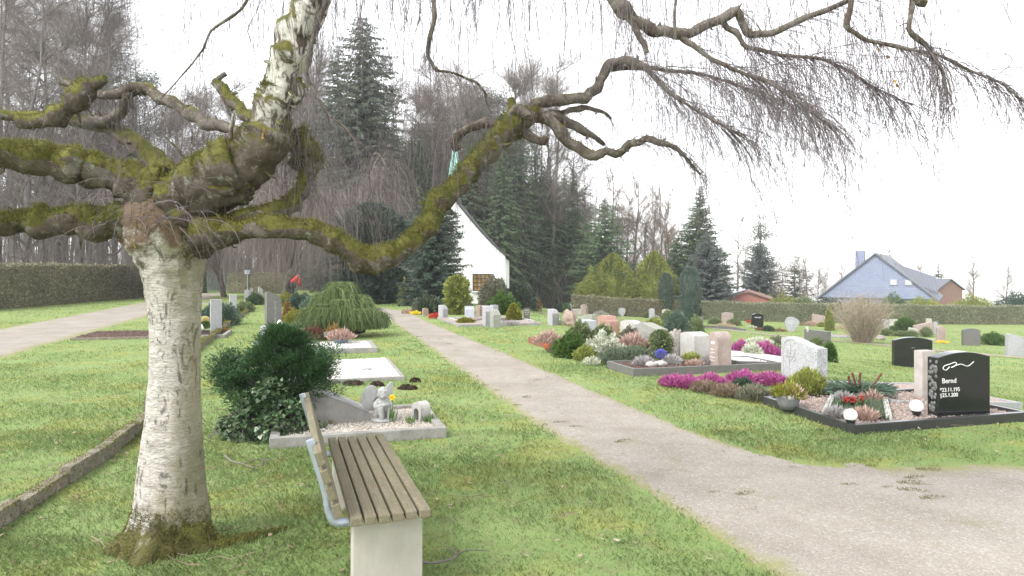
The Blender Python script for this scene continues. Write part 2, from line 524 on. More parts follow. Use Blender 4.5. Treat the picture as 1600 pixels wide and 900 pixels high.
MAT = {}
def build_mats():
    M_ = MAT
    M_['lawn'] = ground_mat(); M_['blades'] = blade_mat(); M_['path'] = path_mat()
    M_['birch'] = bark_white(); M_['limb'] = bark_limb('limb_bark', .10, -1.0); M_['limb_pale'] = bark_limb('limb_bark_pale', .95, .0, 2.30); M_['root'] = bark_limb('mossy_root', .1, -1.0); M_['limb_dark'] = bark_limb('limb_bark_thin', .1, .75)
    M_['twig'] = leaf_mat('birch_twigs', [(.075, .06, .062), (.115, .095, .10), (.165, .14, .145)], .8, 0)
    M_['moss'] = leaf_mat('moss_tufts', [(.055, .058, .017), (.13, .132, .034), (.23, .225, .062)], .9, .2, 5)
    M_['wood_twig'] = leaf_mat('bare_twigs', [(.115, .093, .08), (.17, .145, .13), (.25, .22, .205)], .9, 0, .2)
    M_['wood_twig2'] = leaf_mat('bare_twigs_tan', [(.14, .105, .08), (.20, .155, .12), (.27, .215, .17)], .9, 0, .2)
    M_['wood_bark'] = plain('woodland_bark', (.21, .19, .18), .9, .1, 0, .5, 3)
    M_['spruce'] = leaf_mat('spruce_needles', [(.050, .082, .044), (.085, .13, .066), (.14, .19, .10)], .7, .15, .4)
    M_['spruce_blue'] = leaf_mat('blue_spruce_needles', [(.07, .09, .085), (.12, .145, .135), (.18, .20, .185)], .7, .15, .6)
    M_['yew_col'] = leaf_mat('column_yew_needles', [(.045, .075, .055), (.075, .115, .085), (.12, .165, .125)], .6, .12, .8)
    M_['spruce_grey'] = leaf_mat('grey_spruce_needles', [(.055, .070, .05), (.09, .108, .078), (.15, .165, .12)], .7, .15, .4)
    M_['fir'] = leaf_mat('fir_needles', [(.055, .105, .045), (.10, .16, .075), (.16, .22, .115)], .7, .15, .6)
    M_['yew'] = leaf_mat('yew_needles', [(.028, .052, .038), (.05, .083, .058), (.085, .125, .085)], .6, .12, .8)
    M_['pine'] = leaf_mat('pine_needles', [(.045, .06, .035), (.075, .095, .055), (.12, .135, .085)], .7, .15, .4)
    M_['gold'] = leaf_mat('golden_thuja', [(.13, .155, .035), (.23, .26, .06), (.37, .385, .11)], .7, .2, .8)
    M_['bright'] = leaf_mat('bright_green_leaves', [(.03, .07, .018), (.065, .13, .028), (.14, .21, .04)], .5, .25, 6)
    M_['dark'] = leaf_mat('dark_cypress', [(.022, .055, .022), (.048, .105, .038), (.10, .185, .06)], .5, .2, 5)
    M_['ivy'] = leaf_mat('ivy_leaves', [(.025, .06, .025), (.065, .12, .05), (.19, .24, .135)], .35, .15, 4, .5)
    M_['lime'] = leaf_mat('lime_weeping', [(.07, .12, .04), (.14, .20, .07), (.26, .31, .12)], .6, .25, 3)
    M_['yellowgreen'] = leaf_mat('yellow_green', [(.10, .11, .015), (.20, .20, .028), (.33, .31, .05)], .6, .25, 5)
    M_['varieg'] = leaf_mat('variegated_leaves', [(.06, .095, .04), (.14, .185, .08), (.36, .39, .20)], .5, .2, 5)
    M_['sage'] = leaf_mat('sage_groundcover', [(.06, .085, .05), (.11, .145, .09), (.18, .21, .14)], .7, .2, 4)
    M_['bluegreen'] = leaf_mat('blue_green_leaves', [(.045, .08, .055), (.085, .135, .095), (.19, .235, .18)], .6, .2, 3)
    M_['rhodo'] = leaf_mat('rhododendron_leaves', [(.025, .05, .028), (.06, .09, .05), (.17, .20, .13)], .4, .15, 2, .5)
    M_['magenta'] = leaf_mat('magenta_heather', [(.17, .05, .08), (.38, .08, .24), (.56, .20, .43)], .7, .25, 6)
    M_['whiteflower'] = leaf_mat('white_blossom', [(.14, .17, .08), (.50, .52, .40), (.80, .80, .72)], .7, .25, 6)
    M_['pinkdry'] = leaf_mat('faded_pink_heather', [(.22, .14, .10), (.42, .29, .24), (.62, .47, .42)], .8, .2, 6)
    M_['lavender'] = leaf_mat('grey_lavender', [(.18, .17, .15), (.34, .32, .31), (.52, .49, .50)], .8, .2, 6)
    M_['brownheath'] = leaf_mat('brown_heather', [(.10, .075, .05), (.22, .16, .11), (.36, .29, .22)], .8, .2, 5)
    M_['greyheath'] = leaf_mat('grey_green_heather', [(.075, .08, .05), (.15, .15, .10), (.26, .25, .19)], .8, .2, 5)
    M_['straw'] = leaf_mat('straw_twigs', [(.20, .155, .11), (.32, .265, .20), (.46, .40, .32)], .85, 0, 3)
    M_['hedge'] = leaf_mat('hedge_leaves', [(.10, .095, .055), (.22, .21, .13), (.38, .36, .24)], .7, .15, .5)
    M_['hedge_g'] = leaf_mat('green_hedge_leaves', [(.095, .10, .06), (.20, .215, .13), (.37, .37, .25)], .6, .15, .5)
    M_['redbrown'] = leaf_mat('red_brown_leaves', [(.07, .025, .018), (.15, .06, .04), (.28, .13, .08)], .8, .15, 4)
    M_['orange'] = leaf_mat('orange_brown_foliage', [(.16, .085, .025), (.28, .17, .05), (.36, .27, .08)], .7, .2, 4)
    M_['red'] = leaf_mat('red_petals', [(.30, .02, .015), (.52, .05, .035), (.60, .14, .09)], .6, .2, 9)
    M_['rose'] = leaf_mat('red_rose_petals', [(.24, .03, .03), (.40, .06, .05), (.55, .22, .20)], .6, .2, 9)
    M_['yellow'] = leaf_mat('yellow_petals', [(.70, .48, .02), (.80, .60, .03), (.85, .72, .12)], .6, .3, 9)
    M_['paleyellow'] = leaf_mat('pale_yellow_petals', [(.62, .52, .22), (.75, .66, .32), (.82, .78, .55)], .6, .3, 9)
    M_['blue'] = leaf_mat('blue_hyacinth', [(.10, .10, .38), (.16, .17, .55), (.30, .30, .68)], .6, .2, 9)
    M_['stem'] = leaf_mat('green_stems', [(.04, .09, .02), (.08, .16, .03), (.13, .22, .05)], .6, .2, 9)
    M_['litter'] = leaf_mat('leaf_litter', [(.12, .075, .045), (.26, .19, .13), (.44, .38, .30)], .9, .1, 3)
    M_['soil'] = plain('dark_soil', (.065, .048, .036), .95, .1, 0, .5, 40)
    # stone
    M_['concrete'] = stone_mat('old_concrete', (.36, .34, .29), (.42, .40, .35), 3, .85, None, 60, .3, .3, .2)
    M_['kerb'] = stone_mat('weathered_kerb', (.24, .23, .21), (.36, .35, .33), 9, .8, (.21, .20, .185), 260, .5, .5, .2)
    M_['kerb_moss'] = stone_mat('mossy_kerb', (.16, .14, .10), (.28, .25, .20), 9, .9, (.10, .09, .06), 60, .6, .3, .2)
    M_['granite_grey'] = stone_mat('grey_granite', (.30, .30, .31), (.40, .40, .41), 12, .6, (.20, .20, .21), 140, .15, .25)
    M_['granite_dark'] = stone_mat('dark_grey_granite', (.085, .083, .078), (.13, .127, .12), 10, .55, (.18, .175, .165), 160, .15, .15)
    M_['granite_black'] = stone_mat('polished_black_granite', (.008, .009, .010), (.014, .015, .016), 10, .12, (.03, .03, .032), 200, .02, 0, .5)
    M_['granite_spot'] = stone_mat('speckled_white_granite', (.34, .345, .35), (.46, .46, .46), 10, .55, (.20, .21, .23), 48, .2, .1)
    M_['white_stone'] = stone_mat('white_stone', (.36, .345, .32), (.52, .51, .485), 5, .6, (.33, .32, .30), 180, .25, .35)
    M_['white_polish'] = stone_mat('white_polished_stone', (.36, .38, .42), (.48, .50, .545), 6, .3, None, 100, .05, .1, .5)
    M_['salmon'] = stone_mat('salmon_granite', (.33, .185, .145), (.42, .26, .21), 12, .5, (.30, .17, .14), 110, .15, .15)
    M_['pink_stone'] = stone_mat('pinkish_granite', (.30, .225, .20), (.40, .325, .30), 9, .65, (.22, .17, .155), 130, .3, .4)
    M_['beige'] = stone_mat('beige_limestone', (.33, .295, .265), (.45, .415, .385), 6, .75, None, 100, .3, .15)
    M_['brown_rock'] = stone_mat('brown_fieldstone', (.26, .19, .155), (.38, .30, .25), 6, .85, (.19, .14, .12), 50, .7, .3, .2)
    M_['grey_rock'] = stone_mat('rough_grey_rock', (.25, .22, .20), (.45, .41, .38), 5, .85, (.17, .15, .14), 50, .8, .3, .2)
    M_['green_grey'] = stone_mat('grey_green_stone', (.24, .24, .21), (.33, .33, .29), 9, .6, (.19, .19, .17), 120, .2, .25)
    M_['angel'] = stone_mat('cast_stone', (.32, .32, .31), (.46, .46, .45), 9, .8, None, 90, .3, .35)
    M_['red_kerb'] = stone_mat('red_granite_kerb', (.20, .075, .055), (.28, .12, .09), 10, .5, (.14, .05, .04), 120, .15, .2)
    M_['black_kerb'] = stone_mat('black_kerb', (.02, .021, .022), (.035, .036, .037), 12, .3, (.05, .05, .05), 150, .05, .1, .5)
    M_['white_gravel'] = gravel_mat('white_gravel', (.50, .48, .44), (.66, .64, .60), (.80, .79, .76), 60)
    M_['pink_gravel'] = gravel_mat('pinkish_gravel', (.20, .14, .12), (.32, .25, .22), (.50, .43, .39), 60)
    M_['beige_gravel'] = gravel_mat('beige_gravel', (.30, .26, .21), (.48, .43, .37), (.66, .62, .56), 60)
    M_['mulch'] = gravel_mat('dark_mulch', (.05, .03, .025), (.10, .06, .05), (.19, .13, .11), 55)
    # building, metal, other
    M_['slat'] = wood_mat('weathered_slat', (.13, .11, .072), (.235, .20, .142), .5)
    M_['galv'] = plain('galvanised_steel', (.42, .47, .54), .45, .5, .55, .2, 14)
    M_['plaster'] = stone_mat('white_plaster', (.74, .74, .73), (.84, .84, .83), 3, .9, None, 100, .15, .10, .2, 1)
    M_['roof_dark'] = stone_mat('dark_roof_slate', (.045, .047, .05), (.08, .082, .086), 6, .7, None, 100, .4, 0)
    M_['copper'] = stone_mat('verdigris_copper', (.20, .42, .38), (.34, .56, .51), 3, .6, (.15, .30, .28), 20, .1, .1)
    M_['lead'] = plain('dark_frame', (.05, .05, .05), .6)
    M_['black_plastic'] = plain('black_plastic', (.02, .02, .02), .4)
    M_['terracotta'] = plain('terracotta', (.45, .13, .06), .7)
    M_['bluepot'] = plain('blue_grey_pot', (.12, .19, .25), .5)
    M_['greypot'] = plain('grey_bowl', (.19, .19, .20), .5)
    M_['globe'] = plain('white_globe_glass', (.86, .86, .85), .15, .5, 0, .03)
    M_['letter_white'] = plain('white_lettering', (.72, .71, .68), .6, .3, 0, .05)
    M_['letter_grey'] = plain('grey_lettering', (.30, .30, .29), .6, .3, 0, .05)
    M_['letter_dark'] = plain('dark_lettering', (.10, .10, .10), .6, .3, 0, .05)
    M_['candle'] = plain('dark_red_candle', (.13, .035, .022), .5)
    M_['jacket'] = plain('red_jacket', (.55, .02, .025), .7, .3, 0, .3, 20)
    M_['trousers'] = plain('dark_trousers', (.02, .022, .03), .8)
    M_['skin'] = plain('skin', (.45, .28, .21), .6)
    M_['hair'] = plain('dark_hair', (.05, .035, .025), .7)
    M_['gate'] = plain('green_gate_paint', (.06, .13, .09), .5)
    M_['paper'] = plain('white_paper', (.75, .75, .72), .7, .3, 0, .08)
    t = NT('amber_window_glass')
    v = t.n('TexVoronoi'); v.inputs['Scale'].default_value = 4.5; t.l(t.tc.outputs['Object'], v.inputs['Vector'])
    sp_ = t.n('SeparateColor'); t.l(v.outputs['Color'], sp_.inputs[0])
    M_['amber'] = t.bsdf(t.ramp(sp_.outputs[0], [(0, (.30, .14, .02)), (.5, (.48, .26, .05)), (1, (.40, .30, .16))]), .2, spec=.5)
    t = NT('pale_slate_cladding')
    b = t.n('TexBrick'); b.inputs['Scale'].default_value = 1.0
    b.inputs['Color1'].default_value = (.205, .235, .33, 1); b.inputs['Color2'].default_value = (.24, .27, .37, 1); b.inputs['Mortar'].default_value = (.17, .19, .26, 1)
    b.inputs['Brick Width'].default_value = .42; b.inputs['Row Height'].default_value = .2; b.inputs['Mortar Size'].default_value = .012
    mp = t.n('Mapping'); mp.inputs['Rotation'].default_value = (PI / 2, 0, 0); t.l(t.tc.outputs['Object'], mp.inputs[0]); t.l(mp.outputs[0], b.inputs['Vector'])
    M_['slate_clad'] = t.bsdf(t.mix(t.ramp(t.noise(2, 4), [(.4, 0), (.8, .3)]), b.outputs[0], (.22, .24, .31)), .6, spec=.35)
    t = NT('corrugated_roof')
    w = t.n('TexWave'); w.inputs['Scale'].default_value = 3.0; t.l(t.tc.outputs['Object'], w.inputs['Vector'])
    M_['tile_roof'] = t.bsdf(t.mix(w.outputs['Fac'], (.10, .105, .125), (.18, .19, .22)), .6)
    M_['brick_pale'] = plain('reddish_brick', (.27, .17, .145), .85, .2, 0, .3, 12)
    M_['red_wood'] = plain('red_painted_boards', (.33, .15, .12), .7, .2, 0, .2, 9)
    M_['solar'] = plain('pale_glossy_panel', (.55, .58, .62), .15, .5)
build_mats()
# ------------------------------------------------------------------ setting: ground sheet, paths, lawn
def grid_axis(a, fine0, fine1, b, fine, n_out):
    g = np.arange(fine0, fine1 + fine / 2, fine)
    lo = -np.geomspace(1, 1 + (fine0 - a), n_out)[::-1] + 1 + fine0
    hi = np.geomspace(1, 1 + (b - fine1), n_out) - 1 + fine1
    return np.unique(np.concatenate([lo[:-1], g, hi[1:]]))

def build_ground():
    xs = grid_axis(-700, -30, 45, 700, .6, 16)
    ys = grid_axis(-60, -4, 80, 1200, .6, 16)
    X, Y = np.meshgrid(xs, ys)
    Z = H(X, Y)
    V = np.stack([X, Y, Z], -1).reshape(-1, 3)
    nx, ny = len(xs), len(ys)
    i, j = np.meshgrid(np.arange(ny - 1), np.arange(nx - 1), indexing='ij')
    f = np.stack([i * nx + j, i * nx + j + 1, (i + 1) * nx + j + 1, (i + 1) * nx + j], -1).reshape(-1, 4)
    mb = MB(); mb.add(V, f)
    tag(mb.build('ground', MAT['lawn']), kind='structure')
build_ground()

def nz(s, f, seed):
    return np.array([mnoise.fractal(Vector((q * f, seed, 0)), 1.0, 2.0, 4) for q in s])

def strip_path(name, left, right, step=.12, ragged=.06, z=.012, n_cross=13, seed=0.0, joined=None):
    """a path between two edge lines (rows of x, y), edges frayed"""
    A, B = np.asarray(left, float), np.asarray(right, float)
    n = int(max(np.linalg.norm(np.diff(A, axis=0), axis=1).sum(), np.linalg.norm(np.diff(B, axis=0), axis=1).sum()) / step)
    def re(P):
        P3 = np.c_[P, np.zeros(len(P))]
        S = spline(P3, .1)[:, :2]
        s = np.r_[0, np.cumsum(np.linalg.norm(np.diff(S, axis=0), axis=1))]
        q = np.linspace(0, s[-1], n)
        return np.c_[np.interp(q, s, S[:, 0]), np.interp(q, s, S[:, 1])], q
    a, qa = re(A); b, qb = re(B)
    d = unit(b - a)
    a = a + d * (nz(qa, 2.2, seed + 1.3) * ragged * 1.6 + nz(qa, 9, seed + 4.1) * ragged)[:, None]
    b = b + d * (nz(qb, 2.2, seed + 7.7) * ragged * 1.6 + nz(qb, 9, seed + 9.9) * ragged)[:, None]
    w = np.linspace(0, 1, n_cross)
    P = a[:, None] * (1 - w)[None, :, None] + b[:, None] * w[None, :, None]
    Z = H(P[..., 0], P[..., 1]) + z
    i, j = np.meshgrid(np.arange(n - 1), np.arange(n_cross - 1), indexing='ij')
    f = np.stack([i * n_cross + j, i * n_cross + j + 1, (i + 1) * n_cross + j + 1, (i + 1) * n_cross + j], -1).reshape(-1, 4)
    ed = np.minimum(w, 1 - w)[None, :] * np.linalg.norm(b - a, axis=1)[:, None] / 1.2
    ed = np.broadcast_to(ed, Z.shape).copy()
    if joined is not None: ed = np.maximum(ed, joined(P))
    Z = Z - np.where(ed < .02, .016, 0)
    V = np.dstack([P, Z]).reshape(-1, 3)
    mb = MB(); mb.add(V, f, np.clip(ed, 0, 1).ravel())
    return tag(mb.build(name, MAT['path']), kind='structure')

# edge lines of the main path: it comes from the junction beside the camera and bends away behind the weeping shrub
PL = [(3.1, -2.0), (2.25, .9), (1.38, 3.64), (.62, 6.0), (0, 8.04), (-2.3, 16.5), (-4.3, 23.5), (-5.5, 27.2), (-8.2, 31.0), (-12.0, 33.2), (-17, 34.2)]
PR = [(3.9, 1.5), (3.45, 3.4), (2.75, 5.0), (2.12, 6.25), (1.5, 8.04), (0, 13.3), (-2.6, 22.0), (-4.3, 28.0), (-7.2, 32.6), (-11.5, 34.8), (-17, 35.8)]
# where the two paths run into each other there is no worn grassy edge
strip_path('main_path', PL, PR, seed=0, joined=lambda P: np.where((P[..., 1] < 6.1) & (P[..., 0] > 1.7 + .0 * P[..., 1]), 1.0, 0.0))
CL = [(2.05, 6.3), (2.3, 5.98), (2.75, 5.78), (3.6, 5.80), (4.4, 5.86), (6.5, 6.0), (10, 6.3), (16, 6.8)]
CR = [(1.9, 1.2), (2.6, .6), (3.4, .2), (4.6, 0.0), (6.0, .05), (8.0, .2), (11, .6), (17, 1.2)]
strip_path('side_path', CL, CR, z=.0125, seed=30, joined=lambda P: np.where(P[..., 0] < 2.9 + .0 * P[..., 1], (P[..., 1] < 5.75) * 1.0, 0.0))
strip_path('upper_path', [(-8.6 - .3 * y, y) for y in (4, 10, 16, 22, 28, 34, 40, 46, 51)],
           [(-5.6 - .3 * y, y) for y in (4, 10, 16, 22, 28, 34, 40, 46, 51)], seed=60, step=.3)
far_mid = [gp(*p)[:2] for p in ((838, 489), (905, 494), (985, 501), (1100, 512), (1215, 524.5), (1300, 532), (1480, 549), (1640, 563))]
fm = np.array(far_mid); fd = unit(np.gradient(fm, axis=0)); fn = np.c_[-fd[:, 1], fd[:, 0]]
strip_path('lower_path', fm + fn * .55, fm - fn * .55, z=.03, seed=90, step=.3)

def poly_inside(poly, x, y):
    poly = np.asarray(poly); inside = np.zeros(len(x), bool); j = len(poly) - 1
    for i in range(len(poly)):
        xi, yi = poly[i]; xj, yj = poly[j]
        c = ((yi > y) != (yj > y)) & (x < (xj - xi) * (y - yi) / (yj - yi + 1e-12) + xi)
        inside ^= c; j = i
    return inside

PATH_POLYS = [PL + PR[::-1], CL + CR[::-1],
              [(-8.6 - .3 * 4, 4), (-8.6 - .3 * 51, 51), (-5.6 - .3 * 51, 51), (-5.6 - .3 * 4, 4)],
              [tuple(q) for q in fm + fn * .55] + [tuple(q) for q in (fm - fn * .55)[::-1]]]
NO_GRASS = []          # beds and kerbs add their outlines here; the lawn is grown last

def grow_lawn():
    mb = MB()
    rows = []
    for d0, d1, dens, hgt, wid in ((2.3, 4.2, 7500, .021, .0042), (4.2, 7.0, 3400, .025, .006), (7, 12, 1000, .027, .010), (12, 22, 300, .028, .017), (22, 45, 50, .032, .035)):
        hw0, hw1 = .78 * d0 + 1.8, .78 * d1 + 1.8
        n = int((hw0 + hw1) * (d1 - d0) * dens)
        y = np.sqrt(R.random(n) * (d1**2 - d0**2) + d0**2)
        x = (R.random(n) * 2 - 1) * (.78 * y + 1.8)
        keep = np.ones(n, bool)
        jit = R.normal(0, .10, n) ; jit2 = R.normal(0, .10, n)
        for p in PATH_POLYS: keep &= ~poly_inside(p, x + jit, y + jit2)
        for p in NO_GRASS: keep &= ~poly_inside(p, x, y)
        # thin, worn and mossy patches
        w = np.array([mnoise.fractal(Vector((a * .9, b * .9, 3.3)), 1, 2, 4) for a, b in zip(x[::1], y[::1])]) if n < 500000 else 0
        keep &= (R.random(n) < np.clip(.85 + w * .9, .42, 1))
        x, y, w = x[keep], y[keep], w[keep]
        rows.append((x, y, hgt, wid, w))
    for x, y, hgt, wid, w in rows:
        n = len(x)
        z = H(x, y) - .004
        C = np.c_[x, y, z]
        a = R.random(n) * 2 * PI
        D = np.c_[np.cos(a), np.sin(a), np.zeros(n)]
        h = hgt * (.45 + 1.1 * R.random(n)**1.5) * np.clip(1 + .6 * w, .7, 1.35)
        lean = .25 + .9 * R.random(n)
        S = np.c_[-np.sin(a), np.cos(a), np.zeros(n)] * (wid * (.6 + .8 * R.random(n)))[:, None] / 2
        mid = C + D * (h * lean * .35)[:, None] + np.c_[np.zeros(n), np.zeros(n), h * .6]
        tip = C + D * (h * lean)[:, None] + np.c_[np.zeros(n), np.zeros(n), h]
        V = np.stack([C - S, C + S, mid + S * .75, tip, mid - S * .75], 1).reshape(-1, 3)
        f = np.arange(n * 5).reshape(n, 5)
        mb.add(V, f, np.repeat(R.random(n), 5))
    g = mb.build('grass', MAT['blades'], smooth=True)
    tag(g, 'short mossy green lawn between the graves and paths', 'grass', kind='stuff')
    # leaf litter scattered over the near lawn
    lb = MB()
    n = 2600
    y = np.sqrt(R.random(n) * (14**2 - 2.4**2) + 2.4**2); x = (R.random(n) * 2 - 1) * .78 * y
    k = np.ones(n, bool)
    for p in NO_GRASS + PATH_POLYS[1:]: k &= ~poly_inside(p, x, y)
    on = poly_inside(PATH_POLYS[0], x, y); k &= ~(on & (R.random(n) < .85))
    x, y = x[k], y[k]; n = len(x)
    D = np.c_[R.normal(size=(n, 2)), R.normal(0, .15, n)]
    leaves(lb, np.c_[x, y, H(x, y) + .022 + .012 * R.random(n)], D, .02 + .045 * R.random(n)**2, .009 + .020 * R.random(n), roll=np.c_[R.normal(0, .3, (n, 2)), np.ones(n)], fold=.1)
    m = 420
    y = np.sqrt(R.random(m) * (9**2 - 2.4**2) + 2.4**2); x = (R.random(m) * 2 - 1) * .7 * y
    k = ~poly_inside(PATH_POLYS[0], x, y)
    for p in NO_GRASS + PATH_POLYS[1:]: k &= ~poly_inside(p, x, y)
    x, y = x[k], y[k]; m = len(x)
    a = R.random(m) * 2 * PI; L = .06 + .28 * R.random(m)**2
    s = np.linspace(-.5, .5, 5)
    P = np.stack([x[:, None] + np.cos(a)[:, None] * L[:, None] * s + R.normal(0, .008, (m, 5)), y[:, None] + np.sin(a)[:, None] * L[:, None] * s + R.normal(0, .008, (m, 5)),
                  np.full((m, 5), .026) + R.normal(0, .006, (m, 5)) + H(x, y)[:, None]], -1)
    twigs(lb, P, np.linspace(.0028, .0012, 5)[None] * (.6 + R.random(m))[:, None], rnd=R.random(m) * .7)
    tag(lb.build('leaf_litter', MAT['litter'], smooth=False), 'dead leaves and twig bits scattered on the lawn', 'leaf litter', kind='stuff')
# ------------------------------------------------------------------ the old weeping birch in front
BD = 4.07
BASE = gp(265, 850)
def L3(rows):
    """rows of (u, v, distance, radius in picture units) -> x, y, z (from the tree's foot), radius"""
    out = []
    for u, v, d, r in rows:
        p = sp(u, v, d) - BASE
        out.append((*p, r * d / F))
    return np.array(out)

birch = thing('weeping_birch', BASE, 'old weeping birch with white bark and mossy crooked limbs spreading over the bench', 'tree')
HANG = []         # places twigs hang from: (point, weight, sideways pull)

def limb(rows, mat, name='limb', step=.03, sides=20, rough=.14, freq=7, seed=0.0, parent=birch, wob=0.0, capend=True):
    L_ = L3(rows)
    J_ = [L_[0]]                                     # crooks: extra bends between the traced points
    for a_, b_ in zip(L_[:-1], L_[1:]):
        ln_ = np.linalg.norm((b_ - a_)[:3])
        if ln_ > .07:
            m_ = (a_ + b_) / 2; rr_ = m_[3]
            m_[:3] += R.normal(0, 1, 3) * min(.35 * rr_, .012) * (1.0 if name != 'trunk' else 0)
            m_[3] *= 1 + .10 * R.normal()
            J_.append(m_)
        J_.append(b_)
    q = spline(J_, step)
    s_ = np.r_[0, np.cumsum(np.linalg.norm(np.diff(q[:, :3], axis=0), axis=1))]
    for c_ in np.arange(.1, s_[-1], .17):             # knots and swellings
        c_ += R.normal(0, .05)
        q[:, 3] *= 1 + (.12 + .14 * R.random()) * np.exp(-((s_ - c_) / (.018 + .02 * R.random()))**2)
    if wob:
        q[:, :3] += np.c_[lump(q[:, :3], 5, wob, seed), lump(q[:, :3], 5, wob, seed + 5), lump(q[:, :3], 5, wob, seed + 9)]
    mb = MB()
    X, D = tube(mb, q[:, :3], q[:, 3], sides, rough * 1.25, freq, capend, seed=seed)
    k_ = int(s_[-1] / .2)                            # broken spurs
    for _ in range(k_):
        i_ = R.integers(2, len(q) - 1); j_ = R.integers(0, sides)
        d_ = unit(D[i_, j_] + rdir(1)[0] * .5); l_ = q[i_, 3] * (.2 + .7 * R.random()) + .008
        r_ = min(q[i_, 3] * .28, .010) * (.5 + .7 * R.random())
        tube(mb, np.array([q[i_, :3] + D[i_, j_] * q[i_, 3] * .7, q[i_, :3] + D[i_, j_] * q[i_, 3] + d_ * l_ * .5, q[i_, :3] + D[i_, j_] * q[i_, 3] + d_ * l_ + R.normal(0, .008, 3)]), np.array([r_ * 1.3, r_, r_ * .6]), 6)
    o = mb.build(name, MAT[mat], parent)
    return q, X, D

moss_src = []
# trunk with root flare: radius depends on the angle too
def build_trunk():
    rows = [(262, 868, BD, 82), (264, 850, BD, 72), (267, 828, BD, 61), (268, 800, BD, 54), (268, 760, BD, 49.5), (269, 700, BD, 45), (271, 640, BD, 40), (273, 580, BD, 36.5),
            (274, 520, BD, 36.5), (272, 470, BD, 39), (269, 430, BD, 44), (266, 400, BD, 52), (262, 375, BD, 60), (258, 352, BD, 64), (256, 325, BD, 58), (256, 300, BD, 40), (258, 286, BD, 18)]
    q = spline(L3(rows), .014)
    P, rad = q[:, :3], q[:, 3]
    sides = 72
    T, U, V = frames(P)
    ang = np.linspace(0, 2 * PI, sides, endpoint=False)
    D = U[:, None] * np.cos(ang)[None, :, None] + V[:, None] * np.sin(ang)[None, :, None]
    az = np.arctan2(D[..., 1], D[..., 0])
    r = np.repeat(rad[:, None], sides, 1)
    zz = P[:, 2][:, None]
    flare = np.exp(-np.maximum(zz, 0) / .13)
    roots = .42 * np.exp(-((az + .25) / .30)**2) + .22 * np.exp(-((az + 1.6) / .25)**2) + .18 * np.exp(-((np.abs(az) - 2.7) / .3)**2) + .2 * np.exp(-((az - 1.3) / .3)**2)
    r *= 1 + flare * (roots * 1.3 - .05)
    fk = np.exp(-((zz - 1.75) / .22)**2)
    for i in range(len(P)):
        for j in range(sides):
            w = Vector(P[i] + D[i, j] * rad[i])
            f1 = mnoise.fractal(Vector((w.x * 9, w.y * 9, w.z * 2.2)), 1, 2, 4)
            f2 = mnoise.fractal(w * 22, .9, 2, 3)
            r[i, j] *= 1 + .05 * f1 + .022 * f2 + float(fk[i, 0]) * .13 * mnoise.fractal(w * 11 + Vector((4, 0, 0)), .8, 2, 4) - .05 * max(0, f1 - .25)
    X = P[:, None] + D * r[..., None]
    k, s = len(P), sides
    i, j = np.meshgrid(np.arange(k - 1), np.arange(s), indexing='ij')
    f = np.stack([i * s + j, i * s + (j + 1) % s, (i + 1) * s + (j + 1) % s, (i + 1) * s + j], -1).reshape(-1, 4)
    mb = MB(); mb.add(X.reshape(-1, 3), f)
    mb.build('trunk', MAT['birch'], birch)
    # surface roots
    rb = MB()
    for pts in ([(.10, -.06, .10, .11), (.24, -.05, .02, .065), (.36, .0, -.01, .048), (.50, .12, -.015, .034), (.66, .30, -.03, .02)],):
        qq = spline(pts, .03)
        tube(rb, qq[:, :3], qq[:, 3], 16, .5, 12)
    moss_src.append((np.concatenate(rb.v), unit(np.concatenate(rb.v) - np.array([.35, .05, -.03]))))
    rb.build('root', MAT['root'], birch)
    return X, D
TX, TD = build_trunk()

A = [(252, 352, 4.07, 40), (292, 318, 4.03, 44), (338, 285, 4.0, 46), (374, 262, 3.98, 40), (402, 235, 3.96, 34), (424, 195, 3.95, 30.5), (443, 140, 3.93, 29), (458, 85, 3.9, 28), (474, 35, 3.88, 26.5), (492, -10, 3.85, 25), (522, -85, 3.8, 22)]
B = [(286, 366, 4.05, 34), (322, 362, 4.0, 27), (352, 366, 3.97, 19), (392, 357, 3.95, 16.5), (440, 355, 3.95, 15.5), (488, 362, 3.97, 16.5), (528, 380, 4.0, 17), (558, 400, 4.03, 19), (586, 404, 4.07, 19.5), (618, 394, 4.12, 16.5), (648, 374, 4.18, 15.5),
     (676, 338, 4.26, 16.5), (706, 298, 4.35, 16), (742, 256, 4.45, 15.5), (776, 218, 4.55, 16), (806, 194, 4.62, 18), (838, 176, 4.68, 12)]
Cc = [(310, 356, 4.05, 22), (345, 348, 4.02, 15), (384, 339, 4.02, 13), (424, 331, 4.05, 13.5), (452, 322, 4.1, 13), (472, 300, 4.15, 12), (482, 268, 4.2, 13), (478, 240, 4.22, 20), (462, 206, 4.2, 20)]
Dd = [(268, 300, 4.05, 42), (228, 296, 4.0, 38), (190, 276, 3.95, 25), (152, 268, 3.9, 24), (112, 258, 3.85, 26), (58, 246, 3.8, 24), (-20, 236, 3.7, 22), (-140, 215, 3.6, 17)]
Ee = [(262, 352, 4.05, 46), (218, 350, 4.0, 36), (176, 346, 3.95, 24), (132, 345, 3.9, 22), (70, 350, 3.85, 20), (0, 352, 3.8, 19), (-120, 330, 3.7, 14)]
Ff = [(262, 272, 4.3, 17), (246, 256, 4.4, 15), (222, 232, 4.5, 14), (202, 216, 4.55, 12), (166, 199, 4.6, 9), (124, 190, 4.6, 9.5), (62, 184, 4.6, 9), (-30, 172, 4.6, 7)]
Hh = [(404, 218, 4.0, 9), (372, 208, 4.1, 8), (340, 196, 4.2, 8.5), (312, 184, 4.25, 9), (290, 176, 4.3, 8.5), (262, 156, 4.35, 8.5), (232, 138, 4.4, 9), (206, 138, 4.4, 8), (178, 148, 4.45, 7), (150, 146, 4.5, 6), (96, 128, 4.5, 5)]
